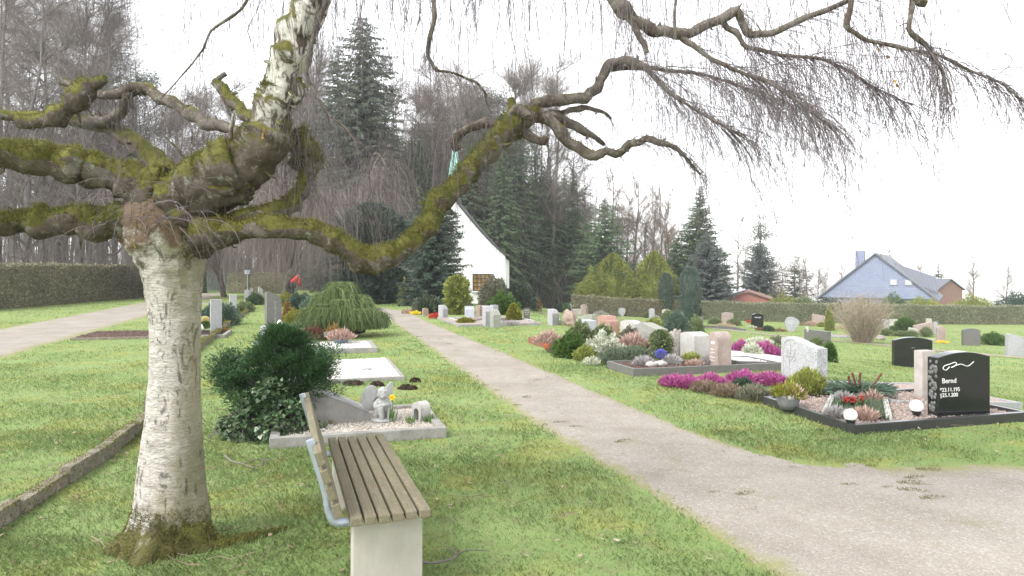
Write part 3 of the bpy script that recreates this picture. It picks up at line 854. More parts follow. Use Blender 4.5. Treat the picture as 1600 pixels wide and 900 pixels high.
Ii = [(404, 198, 4.0, 9), (380, 178, 4.1, 9), (362, 160, 4.15, 9), (348, 138, 4.2, 8), (334, 127, 4.2, 6.5)]
Ii2 = [(336, 130, 4.2, 5), (342, 122, 4.2, 4), (353, 115, 4.2, 3.5)]
Kk = [(124, 190, 4.6, 9), (160, 189, 4.55, 9.5), (186, 178, 4.5, 9), (200, 158, 4.45, 8), (214, 140, 4.4, 7)]
Jj = [(30, 190, 4.3, 12), (90, 182, 4.25, 14), (120, 158, 4.2, 16), (132, 138, 4.2, 17), (140, 126, 4.2, 12)]
Jj2 = [(136, 136, 4.2, 9), (152, 130, 4.2, 8), (166, 123, 4.2, 6)]
B1 = [(818, 186, 4.64, 8.8), (836, 162, 4.66, 8.36), (858, 157, 4.68, 8.8), (890, 155, 4.7, 8.36), (914, 154, 4.72, 8.36), (934, 138, 4.74, 7.92), (944, 116, 4.74, 7.48), (952, 99, 4.72, 7.04), (976, 94, 4.68, 6.6), (1000, 101, 4.62, 5.28), (1024, 122, 4.55, 3.96), (1056, 152, 4.45, 2.99), (1104, 182, 4.35, 2.11), (1160, 214, 4.2, 1.23)]
B1b = [(946, 108, 4.74, 4.4), (974, 106, 4.74, 4.0), (1002, 106, 4.76, 3.6), (1040, 110, 4.8, 2.88), (1096, 116, 4.85, 2.4), (1150, 132, 4.85, 1.84), (1210, 165, 4.85, 1.12)]
B2 = [(828, 180, 4.66, 9.68), (852, 184, 4.66, 8.8), (876, 207, 4.64, 8.8), (902, 229, 4.6, 8.36), (932, 243, 4.56, 7.48), (962, 241, 4.5, 7.04), (984, 224, 4.46, 6.16), (1010, 216, 4.4, 5.28), (1044, 226, 4.34, 3.96), (1070, 244, 4.3, 2.64), (1094, 272, 4.28, 1.58)]
B3 = [(790, 206, 4.6, 15), (798, 184, 4.58, 12), (800, 166, 4.56, 9), (797, 153, 4.55, 5)]
B3b = [(803, 172, 4.56, 9), (818, 176, 4.5, 8), (826, 184, 4.45, 6)]
B4 = [(786, 204, 4.56, 7), (760, 191, 4.55, 6.5), (736, 199, 4.52, 6.5), (716, 211, 4.5, 6.5), (712, 224, 4.5, 9), (716, 234, 4.5, 7)]
B5 = [(816, 206, 4.62, 8), (832, 216, 4.58, 8), (850, 221, 4.52, 6.5), (854, 214, 4.5, 5)]
B6 = [(852, 182, 4.68, 8), (876, 184, 4.72, 7), (900, 197, 4.76, 7), (926, 212, 4.8, 5), (944, 226, 4.84, 3)]
B7 = [(858, 176, 4.72, 5), (890, 172, 4.76, 4.5), (916, 168, 4.8, 4), (940, 174, 4.84, 3), (955, 186, 4.85, 2)]
Top = [(510, -60, 3.82, 17.0), (590, -190, 3.8, 14.45), (720, -240, 3.8, 12.75), (850, -160, 3.85, 11.05), (925, -50, 3.9, 9.35), (962, 0, 3.92, 8.5), (990, 30, 3.92, 8.5), (1024, 50, 3.92, 8.5), (1056, 53, 3.92, 8.07), (1100, 40, 3.92, 8.07), (1150, 17, 3.92, 7.65), (1158, 32, 3.92, 5.1), (1170, 54, 3.9, 5.1), (1206, 52, 3.88, 5.1), (1262, 26, 3.85, 4.67), (1318, 4, 3.8, 4.25), (1372, -26, 3.7, 3.4)]
Top2 = [(935, -40, 3.9, 6), (968, 22, 3.92, 6), (992, 38, 3.92, 5.5), (1000, 60, 3.9, 4.5), (1010, 82, 3.88, 3.5)]
Nn1 = [(1060, 52, 3.92, 5.25), (1082, 70, 3.9, 4.12), (1112, 92, 3.86, 3.38), (1146, 108, 3.8, 2.85), (1192, 124, 3.72, 2.4), (1248, 158, 3.6, 1.65), (1300, 200, 3.5, 0.9)]
Nn2 = [(1126, 30, 3.92, 5.25), (1150, 50, 3.92, 4.5), (1166, 73, 3.9, 3.38), (1218, 86, 3.86, 2.7), (1284, 92, 3.82, 2.25), (1326, 110, 3.8, 1.95), (1362, 134, 3.78, 1.5), (1424, 164, 3.74, 0.9)]
Oo = [(1322, -60, 3.6, 6.0), (1330, 0, 3.6, 4.88), (1322, 42, 3.6, 3.75), (1352, 62, 3.6, 3.15), (1416, 76, 3.58, 2.7), (1476, 90, 3.55, 2.4), (1560, 128, 3.5, 1.65), (1640, 190, 3.4, 0.9)]
Pp = [(1410, -50, 3.4, 8), (1432, 0, 3.4, 7), (1446, 6, 3.4, 6)]
Pp2 = [(1426, 0, 3.4, 5), (1420, 46, 3.4, 3.6), (1446, 70, 3.4, 3), (1472, 110, 3.4, 2.2), (1480, 160, 3.4, 1.4)]
Qq = [(420, -80, 3.6, 3.0), (384, 4, 3.6, 2.7), (362, 26, 3.6, 2.4), (330, 48, 3.6, 2.03), (318, 76, 3.6, 1.65), (300, 100, 3.6, 1.27), (270, 134, 3.6, 0.9), (240, 170, 3.6, 0.6)]
Rr = [(520, -40, 3.8, 4.4), (508, 8, 3.78, 4.0), (492, 48, 3.76, 3.6), (480, 92, 3.74, 3.04), (480, 124, 3.72, 2.72), (500, 158, 3.7, 2.4), (514, 180, 3.7, 2.0), (538, 198, 3.68, 1.6), (562, 226, 3.66, 1.12)]
Ss = [(672, -60, 3.7, 4.0), (678, 6, 3.7, 3.44), (680, 24, 3.7, 4.0), (672, 58, 3.7, 3.36), (669, 88, 3.7, 3.2), (682, 110, 3.7, 2.56), (718, 117, 3.72, 2.08), (744, 128, 3.75, 1.92), (757, 144, 3.78, 1.92), (760, 160, 3.8, 1.6), (768, 176, 3.8, 0.96)]
Tt = [(1066, -40, 3.7, 3), (1054, 20, 3.7, 2.4), (1056, 62, 3.7, 2)]

limbs = {}
for nm, rows, m, kw in (('A', A, 'limb_pale', dict(sides=40, rough=.16, freq=9, seed=1, wob=.012, step=.02)), ('B', B, 'limb', dict(sides=28, rough=.16, freq=11, seed=2, wob=.01, step=.02)), ('C', Cc, 'limb', dict(seed=3, rough=.2, freq=12)),
                        ('D', Dd, 'limb', dict(sides=28, rough=.2, freq=10, seed=4, step=.02)), ('E', Ee, 'limb', dict(sides=28, rough=.2, freq=10, seed=5, step=.02)), ('F', Ff, 'limb', dict(seed=6)),
                        ('H', Hh, 'limb_dark', dict(seed=7, wob=.006)), ('I', Ii, 'limb', dict(seed=8)), ('I2', Ii2, 'limb_dark', dict(seed=8.5)), ('K', Kk, 'limb_dark', dict(seed=9)), ('J', Jj, 'limb', dict(seed=10, rough=.3)), ('J2', Jj2, 'limb', dict(seed=11)),
                        ('B1', B1, 'limb_dark', dict(sides=14, seed=12)), ('B1b', B1b, 'limb_dark', dict(sides=10, seed=13)), ('B2', B2, 'limb_dark', dict(sides=14, seed=14)), ('B3', B3, 'limb', dict(seed=15, rough=.3)), ('B3b', B3b, 'limb_dark', dict(seed=16)),
                        ('B4', B4, 'limb_dark', dict(sides=12, seed=17, rough=.2)), ('B5', B5, 'limb_dark', dict(sides=12, seed=18)), ('B6', B6, 'limb_dark', dict(sides=12, seed=19)), ('B7', B7, 'limb_dark', dict(sides=10, seed=20)),
                        ('Top', Top, 'limb_dark', dict(sides=18, seed=21)), ('Top2', Top2, 'limb_dark', dict(sides=10, seed=22)), ('N1', Nn1, 'limb_dark', dict(sides=8, seed=23)), ('N2', Nn2, 'limb_dark', dict(sides=8, seed=24)), ('O', Oo, 'limb_dark', dict(sides=8, seed=25)),
                        ('P', Pp, 'limb', dict(sides=10, seed=26)), ('P2', Pp2, 'limb_dark', dict(sides=8, seed=27)), ('Q', Qq, 'limb_dark', dict(sides=7, seed=28, rough=.1)), ('R', Rr, 'limb_dark', dict(sides=8, seed=29, rough=.1)), ('S', Ss, 'limb_dark', dict(sides=8, seed=30, rough=.15, wob=.006)), ('T', Tt, 'limb_dark', dict(sides=7, seed=31))):
    limbs[nm] = limb(rows, m, **kw)

# the mossy lump under the crook of the big limb
def build_burl():
    mb = MB()
    c = sp(352, 288, 4.0) - BASE
    ball(mb, c, (.17, .16, .13), 40, 26, None, .28, 2.2, 3)
    c2 = sp(292, 300, 4.02) - BASE
    ball(mb, c2, (.16, .16, .12), 40, 26, None, .28, 2.2, 8)
    mb.build('burl', MAT['limb'], birch)
    vs = np.concatenate(mb.v)
    cc = np.vstack([np.repeat(c[None], len(vs) // 2, 0), np.repeat(c2[None], len(vs) - len(vs) // 2, 0)])
    return vs, unit(vs - cc)
BV, BN = build_burl()

def moss():
    """cushions of short shoots on the upper sides of trunk top and limbs"""
    mb = MB()
    def scatter(X, D, n, thr, seed, ln=.0125):
        n = int(n * 1.6)
        X = X.reshape(-1, 3); D = D.reshape(-1, 3)
        i = R.integers(0, len(X), n)
        P = X[i] + R.normal(0, .006, (n, 3)); N = D[i]
        w = N[:, 2] + lump(P, 5, 1.1, seed)
        k = w > thr
        P, N, w = P[k], N[k], w[k]
        m = len(P)
        leaves(mb, P - N * .004, N + rdir(m) * .75 + np.array([0, 0, .2]), ln * (.5 + R.random(m)) * np.clip(.6 + w - thr, .5, 1.5), ln * .32, rnd=np.clip(R.random(m) * .7 + N[:, 2] * .2 + .1, 0, 1))
    for nm, n, thr in (('A', 18000, -.25), ('B', 16000, -.55), ('C', 5000, -.3), ('D', 14000, -.5), ('E', 12000, -.5), ('F', 1500, .4), ('I', 800, .4), ('J', 2500, 0.0), ('J2', 500, .2), ('B2', 900, .5), ('B3', 900, .3), ('H', 800, .7), ('K', 600, .5), ('Top', 800, .6)):
        q, X, D = limbs[nm]
        if nm == 'A': X, D = X[:int(len(X) * .62)], D[:int(len(D) * .62)]
        if nm == 'Top': X, D = X[len(X) // 2:], D[len(D) // 2:]
        scatter(X, D, n, thr, hash(nm) % 7 * 0 + len(nm))
    scatter(BV, BN, 6000, -.1, 4)
    V_, N_ = moss_src[0]
    scatter(np.repeat(V_, 3, 0), np.tile(np.array([0, 0, .8]), (len(V_) * 3, 1)), 3500, .2, 2, .016)
    k = TX[..., 2] > 1.55
    scatter(TX[k], TD[k], 5000, .15, 6)
    k = TX[..., 2] < .25
    scatter(TX[k], TD[k] * np.array([1, 1, 1]) + np.array([0, 0, .25]), 9000, .05, 9, .014)
    tag(mb.build('moss', MAT['moss'], birch, smooth=False), kind='stuff')
moss()

def hanging(mb, P0, dirs, length, K=12, r0=.0016, pull=1.0, sway=.09, shoots=7, buds=True):
    """thin whips that leave along dirs and then hang; each with short side shoots"""
    N = len(P0)
    if N == 0: return
    length = np.broadcast_to(length, (N,))
    P = np.zeros((N, K, 3)); P[:, 0] = P0
    d = unit(dirs).copy()
    seg = length / (K - 1)
    for k in range(1, K):
        d = unit(d + np.array([0, 0, -1.0]) * pull * (.30 + .1 * k / K) + R.normal(0, sway, (N, 3)))
        P[:, k] = P[:, k - 1] + d * seg[:, None]
    rr = r0 * np.linspace(1, .35, K)[None] * (.7 + .6 * R.random(N))[:, None]
    rn = R.random(N)
    twigs(mb, P, rr, rn)
    # side shoots
    M = N * shoots
    i = np.repeat(np.arange(N), shoots); k = R.integers(2, K, M)
    B_ = P[i, k] ; T = unit(P[i, k] - P[i, k - 1])
    sd = unit(T * .6 + rdir(M) * .7 + np.array([0, 0, -.35]))
    SL = (.03 + .13 * R.random(M)**1.6) * np.clip(length[i] / .8, .5, 1.3)
    S = np.zeros((M, 4, 3)); S[:, 0] = B_
    for q in range(1, 4):
        sd = unit(sd + np.array([0, 0, -.35]) + R.normal(0, .12, (M, 3)))
        S[:, q] = S[:, q - 1] + sd * (SL / 3)[:, None]
    twigs(mb, S, .0008 * np.linspace(1, .55, 4)[None] * (.7 + .6 * R.random(M))[:, None], rn[i])
    if buds:
        j = R.integers(0, M, M // 2)
        leaves(mb, S[j, 3], R.normal(0, .4, (len(j), 3)) + np.array([0, 0, -.6]), .008 + .012 * R.random(len(j)), .0035, rnd=R.random(len(j)))
    return P

def crown():
    mb = MB()
    # 1 along the limbs of the tree, denser towards their ends
    def along(nm, n, lmin, lmax, spread=.5, t0=.3, out=(0, 0, 0), **kw):
        q = limbs[nm][0]
        t = t0 + (1 - t0) * R.random(n)**.8
        i = np.clip((t * (len(q) - 1)).astype(int), 1, len(q) - 1)
        T = unit(q[i, :3] - q[i - 1, :3])
        d = T + rdir(n) * spread + np.array(out)
        return hanging(mb, q[i, :3], d, lmin + (lmax - lmin) * R.random(n), **kw)
    for nm, n, a, b, kw in (('B1', 120, .4, 1.15, dict(t0=.5, out=(.7, 0, -.15), pull=.5, sway=.12)), ('B1b', 90, .4, 1.1, dict(t0=.3, out=(.7, 0, -.1), pull=.35, sway=.12)),
                            ('B2', 85, .2, .6, dict(t0=.5, out=(.4, 0, 0), pull=.7)), ('B6', 24, .2, .5, dict()), ('B7', 24, .2, .45, dict()), ('B4', 26, .15, .5, dict(spread=.9)), ('B3', 16, .1, .3, dict(spread=.9)), ('B', 34, .12, .45, dict(t0=.55, spread=.8)),
                            ('Top', 120, .25, .75, dict(t0=.55, out=(.3, 0, -.1), pull=.8)), ('N1', 130, .25, .8, dict(t0=.2, out=(.5, 0, 0), pull=.6)), ('N2', 150, .2, .7, dict(t0=.15, out=(.4, 0, 0), pull=.7)),
                            ('O', 120, .2, .55, dict(t0=.2, out=(.3, 0, 0), pull=.8)), ('P2', 60, .2, .5, dict(t0=.2, pull=.8)), ('Q', 16, .1, .4, dict(t0=.2)), ('R', 30, .15, .6, dict(t0=.15)), ('S', 22, .15, .5, dict(t0=.25)), ('Top2', 16, .2, .5, dict()),
                            ('H', 60, .12, .5, dict(spread=.9, t0=.1)), ('F', 40, .12, .5, dict(spread=.9)), ('I', 16, .1, .35, dict(spread=.9)), ('K', 30, .1, .4, dict(spread=.9)), ('J', 26, .15, .5, dict(spread=.9)),
                            ('C', 60, .12, .45, dict(spread=.8, t0=.55)), ('D', 40, .15, .5, dict(spread=.7, t0=.3)), ('E', 70, .12, .45, dict(spread=.8, t0=.3)), ('A', 40, .15, .6, dict(spread=.8, t0=.1))):
        along(nm, n, a, b, **kw)
    # 2 long arching secondary branches of the right-hand fan
    n = 60
    st = []
    for nm, k, lo, hi in (('B1', 16, .5, .95), ('B1b', 14, .2, .9), ('N1', 12, .1, .8), ('N2', 10, .1, .8), ('O', 8, .1, .8)):
        q = limbs[nm][0]
        for _ in range(k):
            st.append(q[int((lo + (hi - lo) * R.random()) * (len(q) - 1)), :3])
    st = np.array(st); n = len(st)
    d = np.c_[.8 + .4 * R.random(n), R.normal(0, .45, n), -.25 + .35 * R.normal(size=n)]
    P = hanging(mb, st, d, .55 + .75 * R.random(n), K=16, r0=.0026, pull=.16, sway=.10, shoots=12)
    j = R.integers(4, 16, n * 7); i = np.repeat(np.arange(n), 7)
    hanging(mb, P[i, j], unit(P[i, j] - P[i, j - 1]) + rdir(len(i)) * .6, .10 + .36 * R.random(len(i)), K=9, r0=.0012, pull=.45, sway=.14, shoots=7)
    # 3 whips that hang into view from the crown overhead
    def curtain(n, u0, u1, v0, v1, d0, d1, lmin, lmax, **kw):
        u = u0 + (u1 - u0) * R.random(n); v = v0 + (v1 - v0) * R.random(n); d = d0 + (d1 - d0) * R.random(n)
        P0 = np.c_[(u - CX) / F * d, d, EYE - (v - HY) / F * d] - BASE
        return hanging(mb, P0, np.c_[R.normal(0, .35, n), R.normal(0, .35, n), -.8 * np.ones(n)], lmin + (lmax - lmin) * R.random(n)**1.3, **kw)
    curtain(150, 500, 1000, -120, -20, 3.3, 5.0, .3, 1.0, K=18, r0=.0021, sway=.13, shoots=10)
    curtain(46, 370, 1000, -140, -20, 3.4, 5.0, .5, 1.35, K=18, r0=.0030, sway=.15, shoots=16)
    curtain(120, 380, 1000, -100, 0, 3.3, 5.0, .25, 1.2, K=16, r0=.0017, sway=.1)
    curtain(230, 960, 1480, -120, -10, 3.2, 5.2, .35, 1.15, K=13, r0=.0013, sway=.09)
    curtain(60, 1480, 1680, -120, -10, 3.2, 5.2, .4, 1.0, K=13, r0=.0013, sway=.09)
    curtain(60, 360, 540, -120, -20, 3.3, 5.0, .35, 1.2, K=14, r0=.0014)
    curtain(40, -40, 380, -120, -20, 3.3, 5.0, .25, .8, K=14, r0=.0016)
    curtain(170, 1010, 1300, 90, 190, 3.9, 4.9, .12, .6, K=12, r0=.0014, sway=.14, pull=.7)
    curtain(120, 1200, 1480, 60, 130, 3.5, 4.4, .10, .5, K=12, r0=.0014, sway=.14, pull=.8)
    curtain(330, 1000, 1480, -60, 130, 3.3, 5.0, .3, .95, K=14, r0=.0015, sway=.10, pull=1.1)
    curtain(70, 110, 380, -60, 60, 3.4, 5.0, .2, .7, K=12, r0=.0014, sway=.12)
    curtain(60, 860, 1040, 110, 180, 4.3, 4.9, .1, .4, K=10, r0=.0013, sway=.14)
    # 4 twiggy tangle behind the crook and round the stub
    curtain(150, 420, 620, 180, 320, 3.9, 4.6, .12, .5, r0=.0014)
    curtain(150, 100, 400, 150, 330, 3.8, 4.6, .1, .45, r0=.0014, sway=.2)
    curtain(130, 590, 780, 170, 300, 4.2, 4.9, .15, .5, r0=.0017, sway=.12)
    # a few loose grey whips lying over the fork
    n = 46
    u = 130 + 200 * R.random(n); v = 290 + 70 * R.random(n)
    P0 = np.c_[(u - CX) / F * 3.78, np.full(n, 3.78), EYE - (v - HY) / F * 3.78] - BASE
    hanging(mb, P0, np.c_[R.normal(0, 1, n), R.normal(-.2, .2, n), R.normal(.3, .4, n)], .15 + .4 * R.random(n), K=10, r0=.0022, pull=.55, shoots=2, buds=False)
    tag(mb.build('twigs', MAT['twig'], birch, smooth=False), kind='stuff')
    # the few withered leaves still hanging
    lf = MB()
    for u, v, d in ((1375, 75, 3.6), (1384, 86, 3.58), (1373, 70, 3.62), (1283, 208, 3.6), (1236, 170, 4.3), (1400, 130, 3.5), (412, 208, 3.8), (415, 203, 3.8), (410, 212, 3.8)):
        c = sp(u, v, d) - BASE
        leaves(lf, np.repeat(c[None], 2, 0), R.normal(0, .5, (2, 3)) + np.array([0, 0, -.7]), .03, .02, fold=.15)
    lf.build('withered_leaves', MAT['orange'], birch, smooth=False)
crown()
# ------------------------------------------------------------------ trees of the wood and garden
def tr(u, v, d=None):
    """ground point below (u, v): by sight line, or at a chosen distance"""
    if d is None: return gp(u, v)
    x = (u - CX) / F * d
    return np.array([x, d, float(H(x, d))])

def stem_pts(h, lean=.02, n=14, wob=.012, rs=None):
    z = np.linspace(0, h, n)
    x = np.cumsum(R.normal(0, wob * h / n * 2, n)) + lean * z * R.normal()
    y = np.cumsum(R.normal(0, wob * h / n * 2, n)) + lean * z * R.normal()
    x -= x[0]; y -= y[0]
    return np.c_[x, y, z]

def conifer_meshes(h, rad, z0=.06, whorls=34, per=7, spray=.30, droop=.35, dense=1.0, mat='spruce', power=.85, tip_up=.15, hang=.0, gaps=.12, rough_out=.22, trunk_mat='wood_bark'):
    tb, cb = MB(), MB()
    S = stem_pts(h, .004)
    tube(tb, S, np.linspace(h * .014 + .03, .012, len(S)), 8, .08, 2)
    C, D, Ls, Rn = [], [], [], []
    bp, br = [], []
    for w in range(whorls):
        t = (w + R.random() * .6) / whorls
        z = h * (z0 + (1 - z0) * t)
        r0 = rad * (1 - t)**power + .10
        for b in range(per):
            if R.random() < gaps: continue
            t = min(.995, (w + R.random() * 1.3) / whorls); z = h * (z0 + (1 - z0) * t); r0 = rad * (1 - t)**power + .10
            a = 2 * PI * (b + R.random()) / per + w * 2.4
            L = r0 * (1 + rough_out * R.normal())
            if L < .08: continue
            n = 7
            s = np.linspace(0, 1, n)
            dz = (-droop * L * s**1.3 + tip_up * L * s**3) * (1 - .6 * t) + .25 * t * L * s
            bx = np.interp(z, S[:, 2], S[:, 0]); by = np.interp(z, S[:, 2], S[:, 1])
            P = np.c_[bx + np.cos(a) * L * s, by + np.sin(a) * L * s, z + dz]
            bp.append(P); br.append(np.linspace(.012 + L * .006, .004, n))
            m = max(4, int(L / spray * 9 * dense))
            q = R.random(m)**.75
            base = np.stack([np.interp(q, s, P[:, k]) for k in range(3)], 1)
            side = np.where(R.random(m) < .5, 1.0, -1.0)
            dirn = np.c_[np.cos(a) * .75 - np.sin(a) * side * .8, np.sin(a) * .75 + np.cos(a) * side * .8, -.18 - hang + .22 * R.normal(size=m)]
            C.append(base + R.normal(0, .03, (m, 3))); D.append(dirn + R.normal(0, .25, (m, 3)))
            Ls.append(spray * (.55 + .8 * R.random(m)) * np.clip(1.15 - .45 * q, .4, 1.2) * np.clip(L / rad + .35, .35, 1))
            Rn.append(np.clip(.25 + .5 * R.random(m) + .3 * (q - .5), 0, 1))
    twigs(tb, np.array(bp), np.array(br), rnd=R.random(len(bp)), sides=4)
    C = np.concatenate(C); D = np.concatenate(D); Ls = np.concatenate(Ls); Rn = np.concatenate(Rn)
    leaves(cb, C, D, Ls, Ls * .26, Rn, fold=.06)
    return tb.mesh('trunk', MAT[trunk_mat]), cb.mesh('crown', MAT[mat], False)

def pine_meshes(h, rad, z0=.5, clumps=26, mat='pine', n_leaf=260):
    tb, cb = MB(), MB()
    S = stem_pts(h, .03, wob=.03)
    tube(tb, S, np.linspace(h * .012 + .05, .03, len(S)), 8, .08, 2)
    bp, br = [], []
    for c in range(clumps):
        t = R.random()**.9
        z = h * (z0 + (1 - z0) * t)
        a = R.random() * 2 * PI
        L = rad * (1 - .75 * t) * (.4 + .7 * R.random())
        s = np.linspace(0, 1, 6)
        bx = np.interp(z, S[:, 2], S[:, 0]); by = np.interp(z, S[:, 2], S[:, 1])
        P = np.c_[bx + np.cos(a) * L * s, by + np.sin(a) * L * s, z + L * (.25 * s + .15 * s * s) * (1 if R.random() < .7 else -.6)]
        bp.append(P); br.append(np.linspace(.045, .012, 6))
        e = P[-1]; m = n_leaf
        q = e + R.normal(size=(m, 3)) * np.array([.5, .5, .24]) * (.6 + .35 * L)
        leaves(cb, q, unit(q - e + np.array([0, 0, -.1])) + rdir(m) * .7, .16 + .2 * R.random(m), .04)
    twigs(tb, np.array(bp), np.array(br), sides=5)
    # dead stubs lower down
    m = 26; z = h * (.15 + .5 * R.random(m)); a = R.random(m) * 2 * PI; s = np.linspace(0, 1, 4); L = .4 + 1.6 * R.random(m)
    P = np.stack([np.cos(a)[:, None] * L[:, None] * s + np.interp(z, S[:, 2], S[:, 0])[:, None], np.sin(a)[:, None] * L[:, None] * s + np.interp(z, S[:, 2], S[:, 1])[:, None], z[:, None] + L[:, None] * .1 * s], -1)
    twigs(tb, P, np.linspace(.022, .006, 4)[None].repeat(m, 0), sides=3)
    return tb.mesh('trunk', MAT['wood_bark']), cb.mesh('crown', MAT[mat], False)

def bare_meshes(h, spread, z0=.3, n1=26, n2=8, n3=7, up=.7, droop=0.0, twig_len=.9, mat='wood_twig', r_tw=.007, stems=1):
    """leafless broadleaf tree: trunk mesh, crown mesh of boughs and twigs"""
    tb, cb = MB(), MB()
    for sidx in range(stems):
        S = stem_pts(h * (1 if sidx == 0 else .85), .03 if stems == 1 else .12, wob=.03)
        tube(tb, S, np.linspace(h * .0105 + .04, .015, len(S))**1.0, 8, .1, 2)
        t = R.random(n1); z = h * (z0 + (.98 - z0) * t)
        a = R.random(n1) * 2 * PI
        L = spread * (1 - .7 * t) * (.6 + .6 * R.random(n1))
        K1 = 7
        P1 = np.zeros((n1, K1, 3))
        P1[:, 0] = np.stack([np.interp(z, S[:, 2], S[:, k]) for k in range(3)], 1)
        d = unit(np.c_[np.cos(a), np.sin(a), up + .3 * R.normal(size=n1)])
        for k in range(1, K1):
            d = unit(d + R.normal(0, .13, (n1, 3)) + np.array([0, 0, .10 - droop * .25 * k / K1]))
            P1[:, k] = P1[:, k - 1] + d * (L / (K1 - 1))[:, None]
        twigs(cb, P1, np.linspace(1, .25, K1)[None] * (.018 + .013 * L)[:, None], rnd=.25 * R.random(n1), sides=4)
        def sub(P, n, L, K, r, spread_, grav, rn0):
            N = len(P) * n
            i = np.repeat(np.arange(len(P)), n); k = R.integers(1, P.shape[1], N)
            f = R.random(N)[:, None]
            b = P[i, k - 1] * (1 - f) + P[i, k] * f
            T = unit(P[i, k] - P[i, k - 1])
            dd = unit(T + rdir(N) * spread_)
            LL = L * (.5 + .8 * R.random(N)); Q = np.zeros((N, K, 3)); Q[:, 0] = b
            for q in range(1, K):
                dd = unit(dd + R.normal(0, .12, (N, 3)) + np.array([0, 0, grav]))
                Q[:, q] = Q[:, q - 1] + dd * (LL / (K - 1))[:, None]
            twigs(cb, Q, r * np.linspace(1, .45, K)[None].repeat(N, 0), rnd=rn0 + (1 - rn0) * R.random(N), sides=3)
            return Q
        P2 = sub(P1, n2, spread * .42, 5, .013, .75, .06 - .22 * droop, .1)
        P3 = sub(P2, n3, twig_len, 4, r_tw, .7, .05 - .35 * droop, .2)
    return tb.mesh('trunk', MAT['wood_bark']), cb.mesh('crown', MAT[mat], False)

def tree(name, meshes, loc, label, rz=0, scale=1.0, group=None, cat='tree'):
    t = thing(name, loc, label, cat, rz, group)
    t.scale = scale if hasattr(scale, '__len__') else (scale,) * 3
    for nm, me in zip(('trunk', 'crown'), meshes): link(nm, me, t)
    return t

# --- prototypes that the wood repeats
P_bare = [bare_meshes(19, 4.4, .15, 40, 11, 9, .8), bare_meshes(17, 4.8, .12, 40, 11, 9, .55, .3, 1.1), bare_meshes(20, 3.8, .2, 38, 11, 9, .9), bare_meshes(17, 4.0, .08, 42, 11, 10, .4, .6, 1.2), bare_meshes(18.5, 4.4, .15, 40, 11, 9, .6, .5, 1.2, stems=2)]
P_tan = [bare_meshes(17, 3.8, .25, 36, 9, 8, .9, 0, .8, 'wood_twig2'), bare_meshes(15, 3.9, .2, 36, 9, 8, .7, .1, .8, 'wood_twig2')]
P_spr = [conifer_meshes(20, 3.4, .04, 70, 9, .44, .6, .9, 'spruce', .75, hang=.4, gaps=.16), conifer_meshes(17, 3.2, .02, 64, 9, .44, .65, .95, 'spruce', .6, hang=.45, gaps=.14)]
P_pine = [pine_meshes(17, 2.6, .55, 26), pine_meshes(16, 2.2, .5, 24)]

n_wood = 0
def wood(u, d, kind, sc=1.0, dz=0.0):
    global n_wood
    n_wood += 1
    sc *= 1.16 if kind == 'bare' else 1.0
    p = tr(u, 0, d)
    ms, nm, lab, grp = {
        'bare': (P_bare, 'bare_tree', 'leafless purplish brown tree among many in the wood behind the graves', 'leafless trees of the wood'),
        'tan': (P_tan, 'bare_tree', 'slender leafless tan tree in the airy row behind the golden conifers', 'slender leafless trees behind the golden conifers'),
        'spruce': (P_spr, 'spruce_tree', 'tall dark spruce standing in the wood behind the chapel', 'dark spruces of the wood'),
        'pine': (P_pine, 'pine_tree', 'bare-stemmed pine with a thin high crown in the wood', 'pines of the wood')}[kind]
    m = ms[n_wood % len(ms)]
    tree(nm, m, p, lab, R.random() * 6.28, (sc * (.9 + .2 * R.random()), sc * (.9 + .2 * R.random()), sc), grp)

# leafless wood on the uphill side, two loose rows
for u, d, s in ((-60, 58, .95), (-8, 63, 1.05), (40, 57, 1.0), (86, 66, 1.05), (122, 60, 1.0), (160, 70, 1.0), (196, 61, .92), (232, 68, .95), (262, 60, .82), (298, 66, .86), (326, 73, .85), (352, 61, .78), (384, 67, .86), (412, 74, .95), (436, 60, .82),
                (468, 66, .95), (495, 73, 1.05), (520, 62, .8), (28, 74, 1.15), (100, 78, 1.1), (178, 80, 1.05), (250, 82, .95), (318, 84, .9), (400, 84, 1.0), (640, 63, .75), (660, 70, .8), (690, 60, .75), (606, 72, .85), (735, 66, .85),
                (790, 62, .85), (826, 68, .92), (858, 62, .85), (880, 72, .85), (64, 92, 1.2), (140, 90, 1.2), (215, 94, 1.15), (285, 92, 1.05), (345, 94, 1.05), (440, 92, 1.1), (480, 84, 1.05), (600, 60, .85), (630, 78, .95), (705, 80, 1.0), (765, 82, 1.15), (805, 78, 1.1), (720, 58, .85), (840, 80, 1.0)):
    wood(u, d, 'bare', s * (1.28 if u < 225 else 1.0 if u < 420 else 1.12))
for u, d, s in ((905, 72, .72), (925, 66, .68), (948, 74, .76), (966, 68, .66), (985, 75, .74), (1002, 70, .62), (1018, 76, .70), (1036, 69, .62), (1052, 76, .66), (1066, 71, .58), (1130, 78, .48), (940, 80, .72), (978, 82, .72), (1010, 84, .70), (1048, 86, .66)):
    wood(u, d, 'tan', s * (1.22 if u < 1080 else 1.0))
for u, d, s in ((700, 56, .66), (750, 58, .86), (782, 54, .72), (808, 60, .84), (735, 55, .78), (838, 62, .72), (862, 63, .76), (884, 65, .68), (905, 68, .64), (655, 56, .66), (600, 68, .95), (640, 60, .66), (668, 57, .60), (545, 60, .8), (620, 64, .9), (690, 66, .98), (770, 72, 1.15), (896, 66, .70), (850, 66, .82)):
    wood(u, d, 'spruce', s)
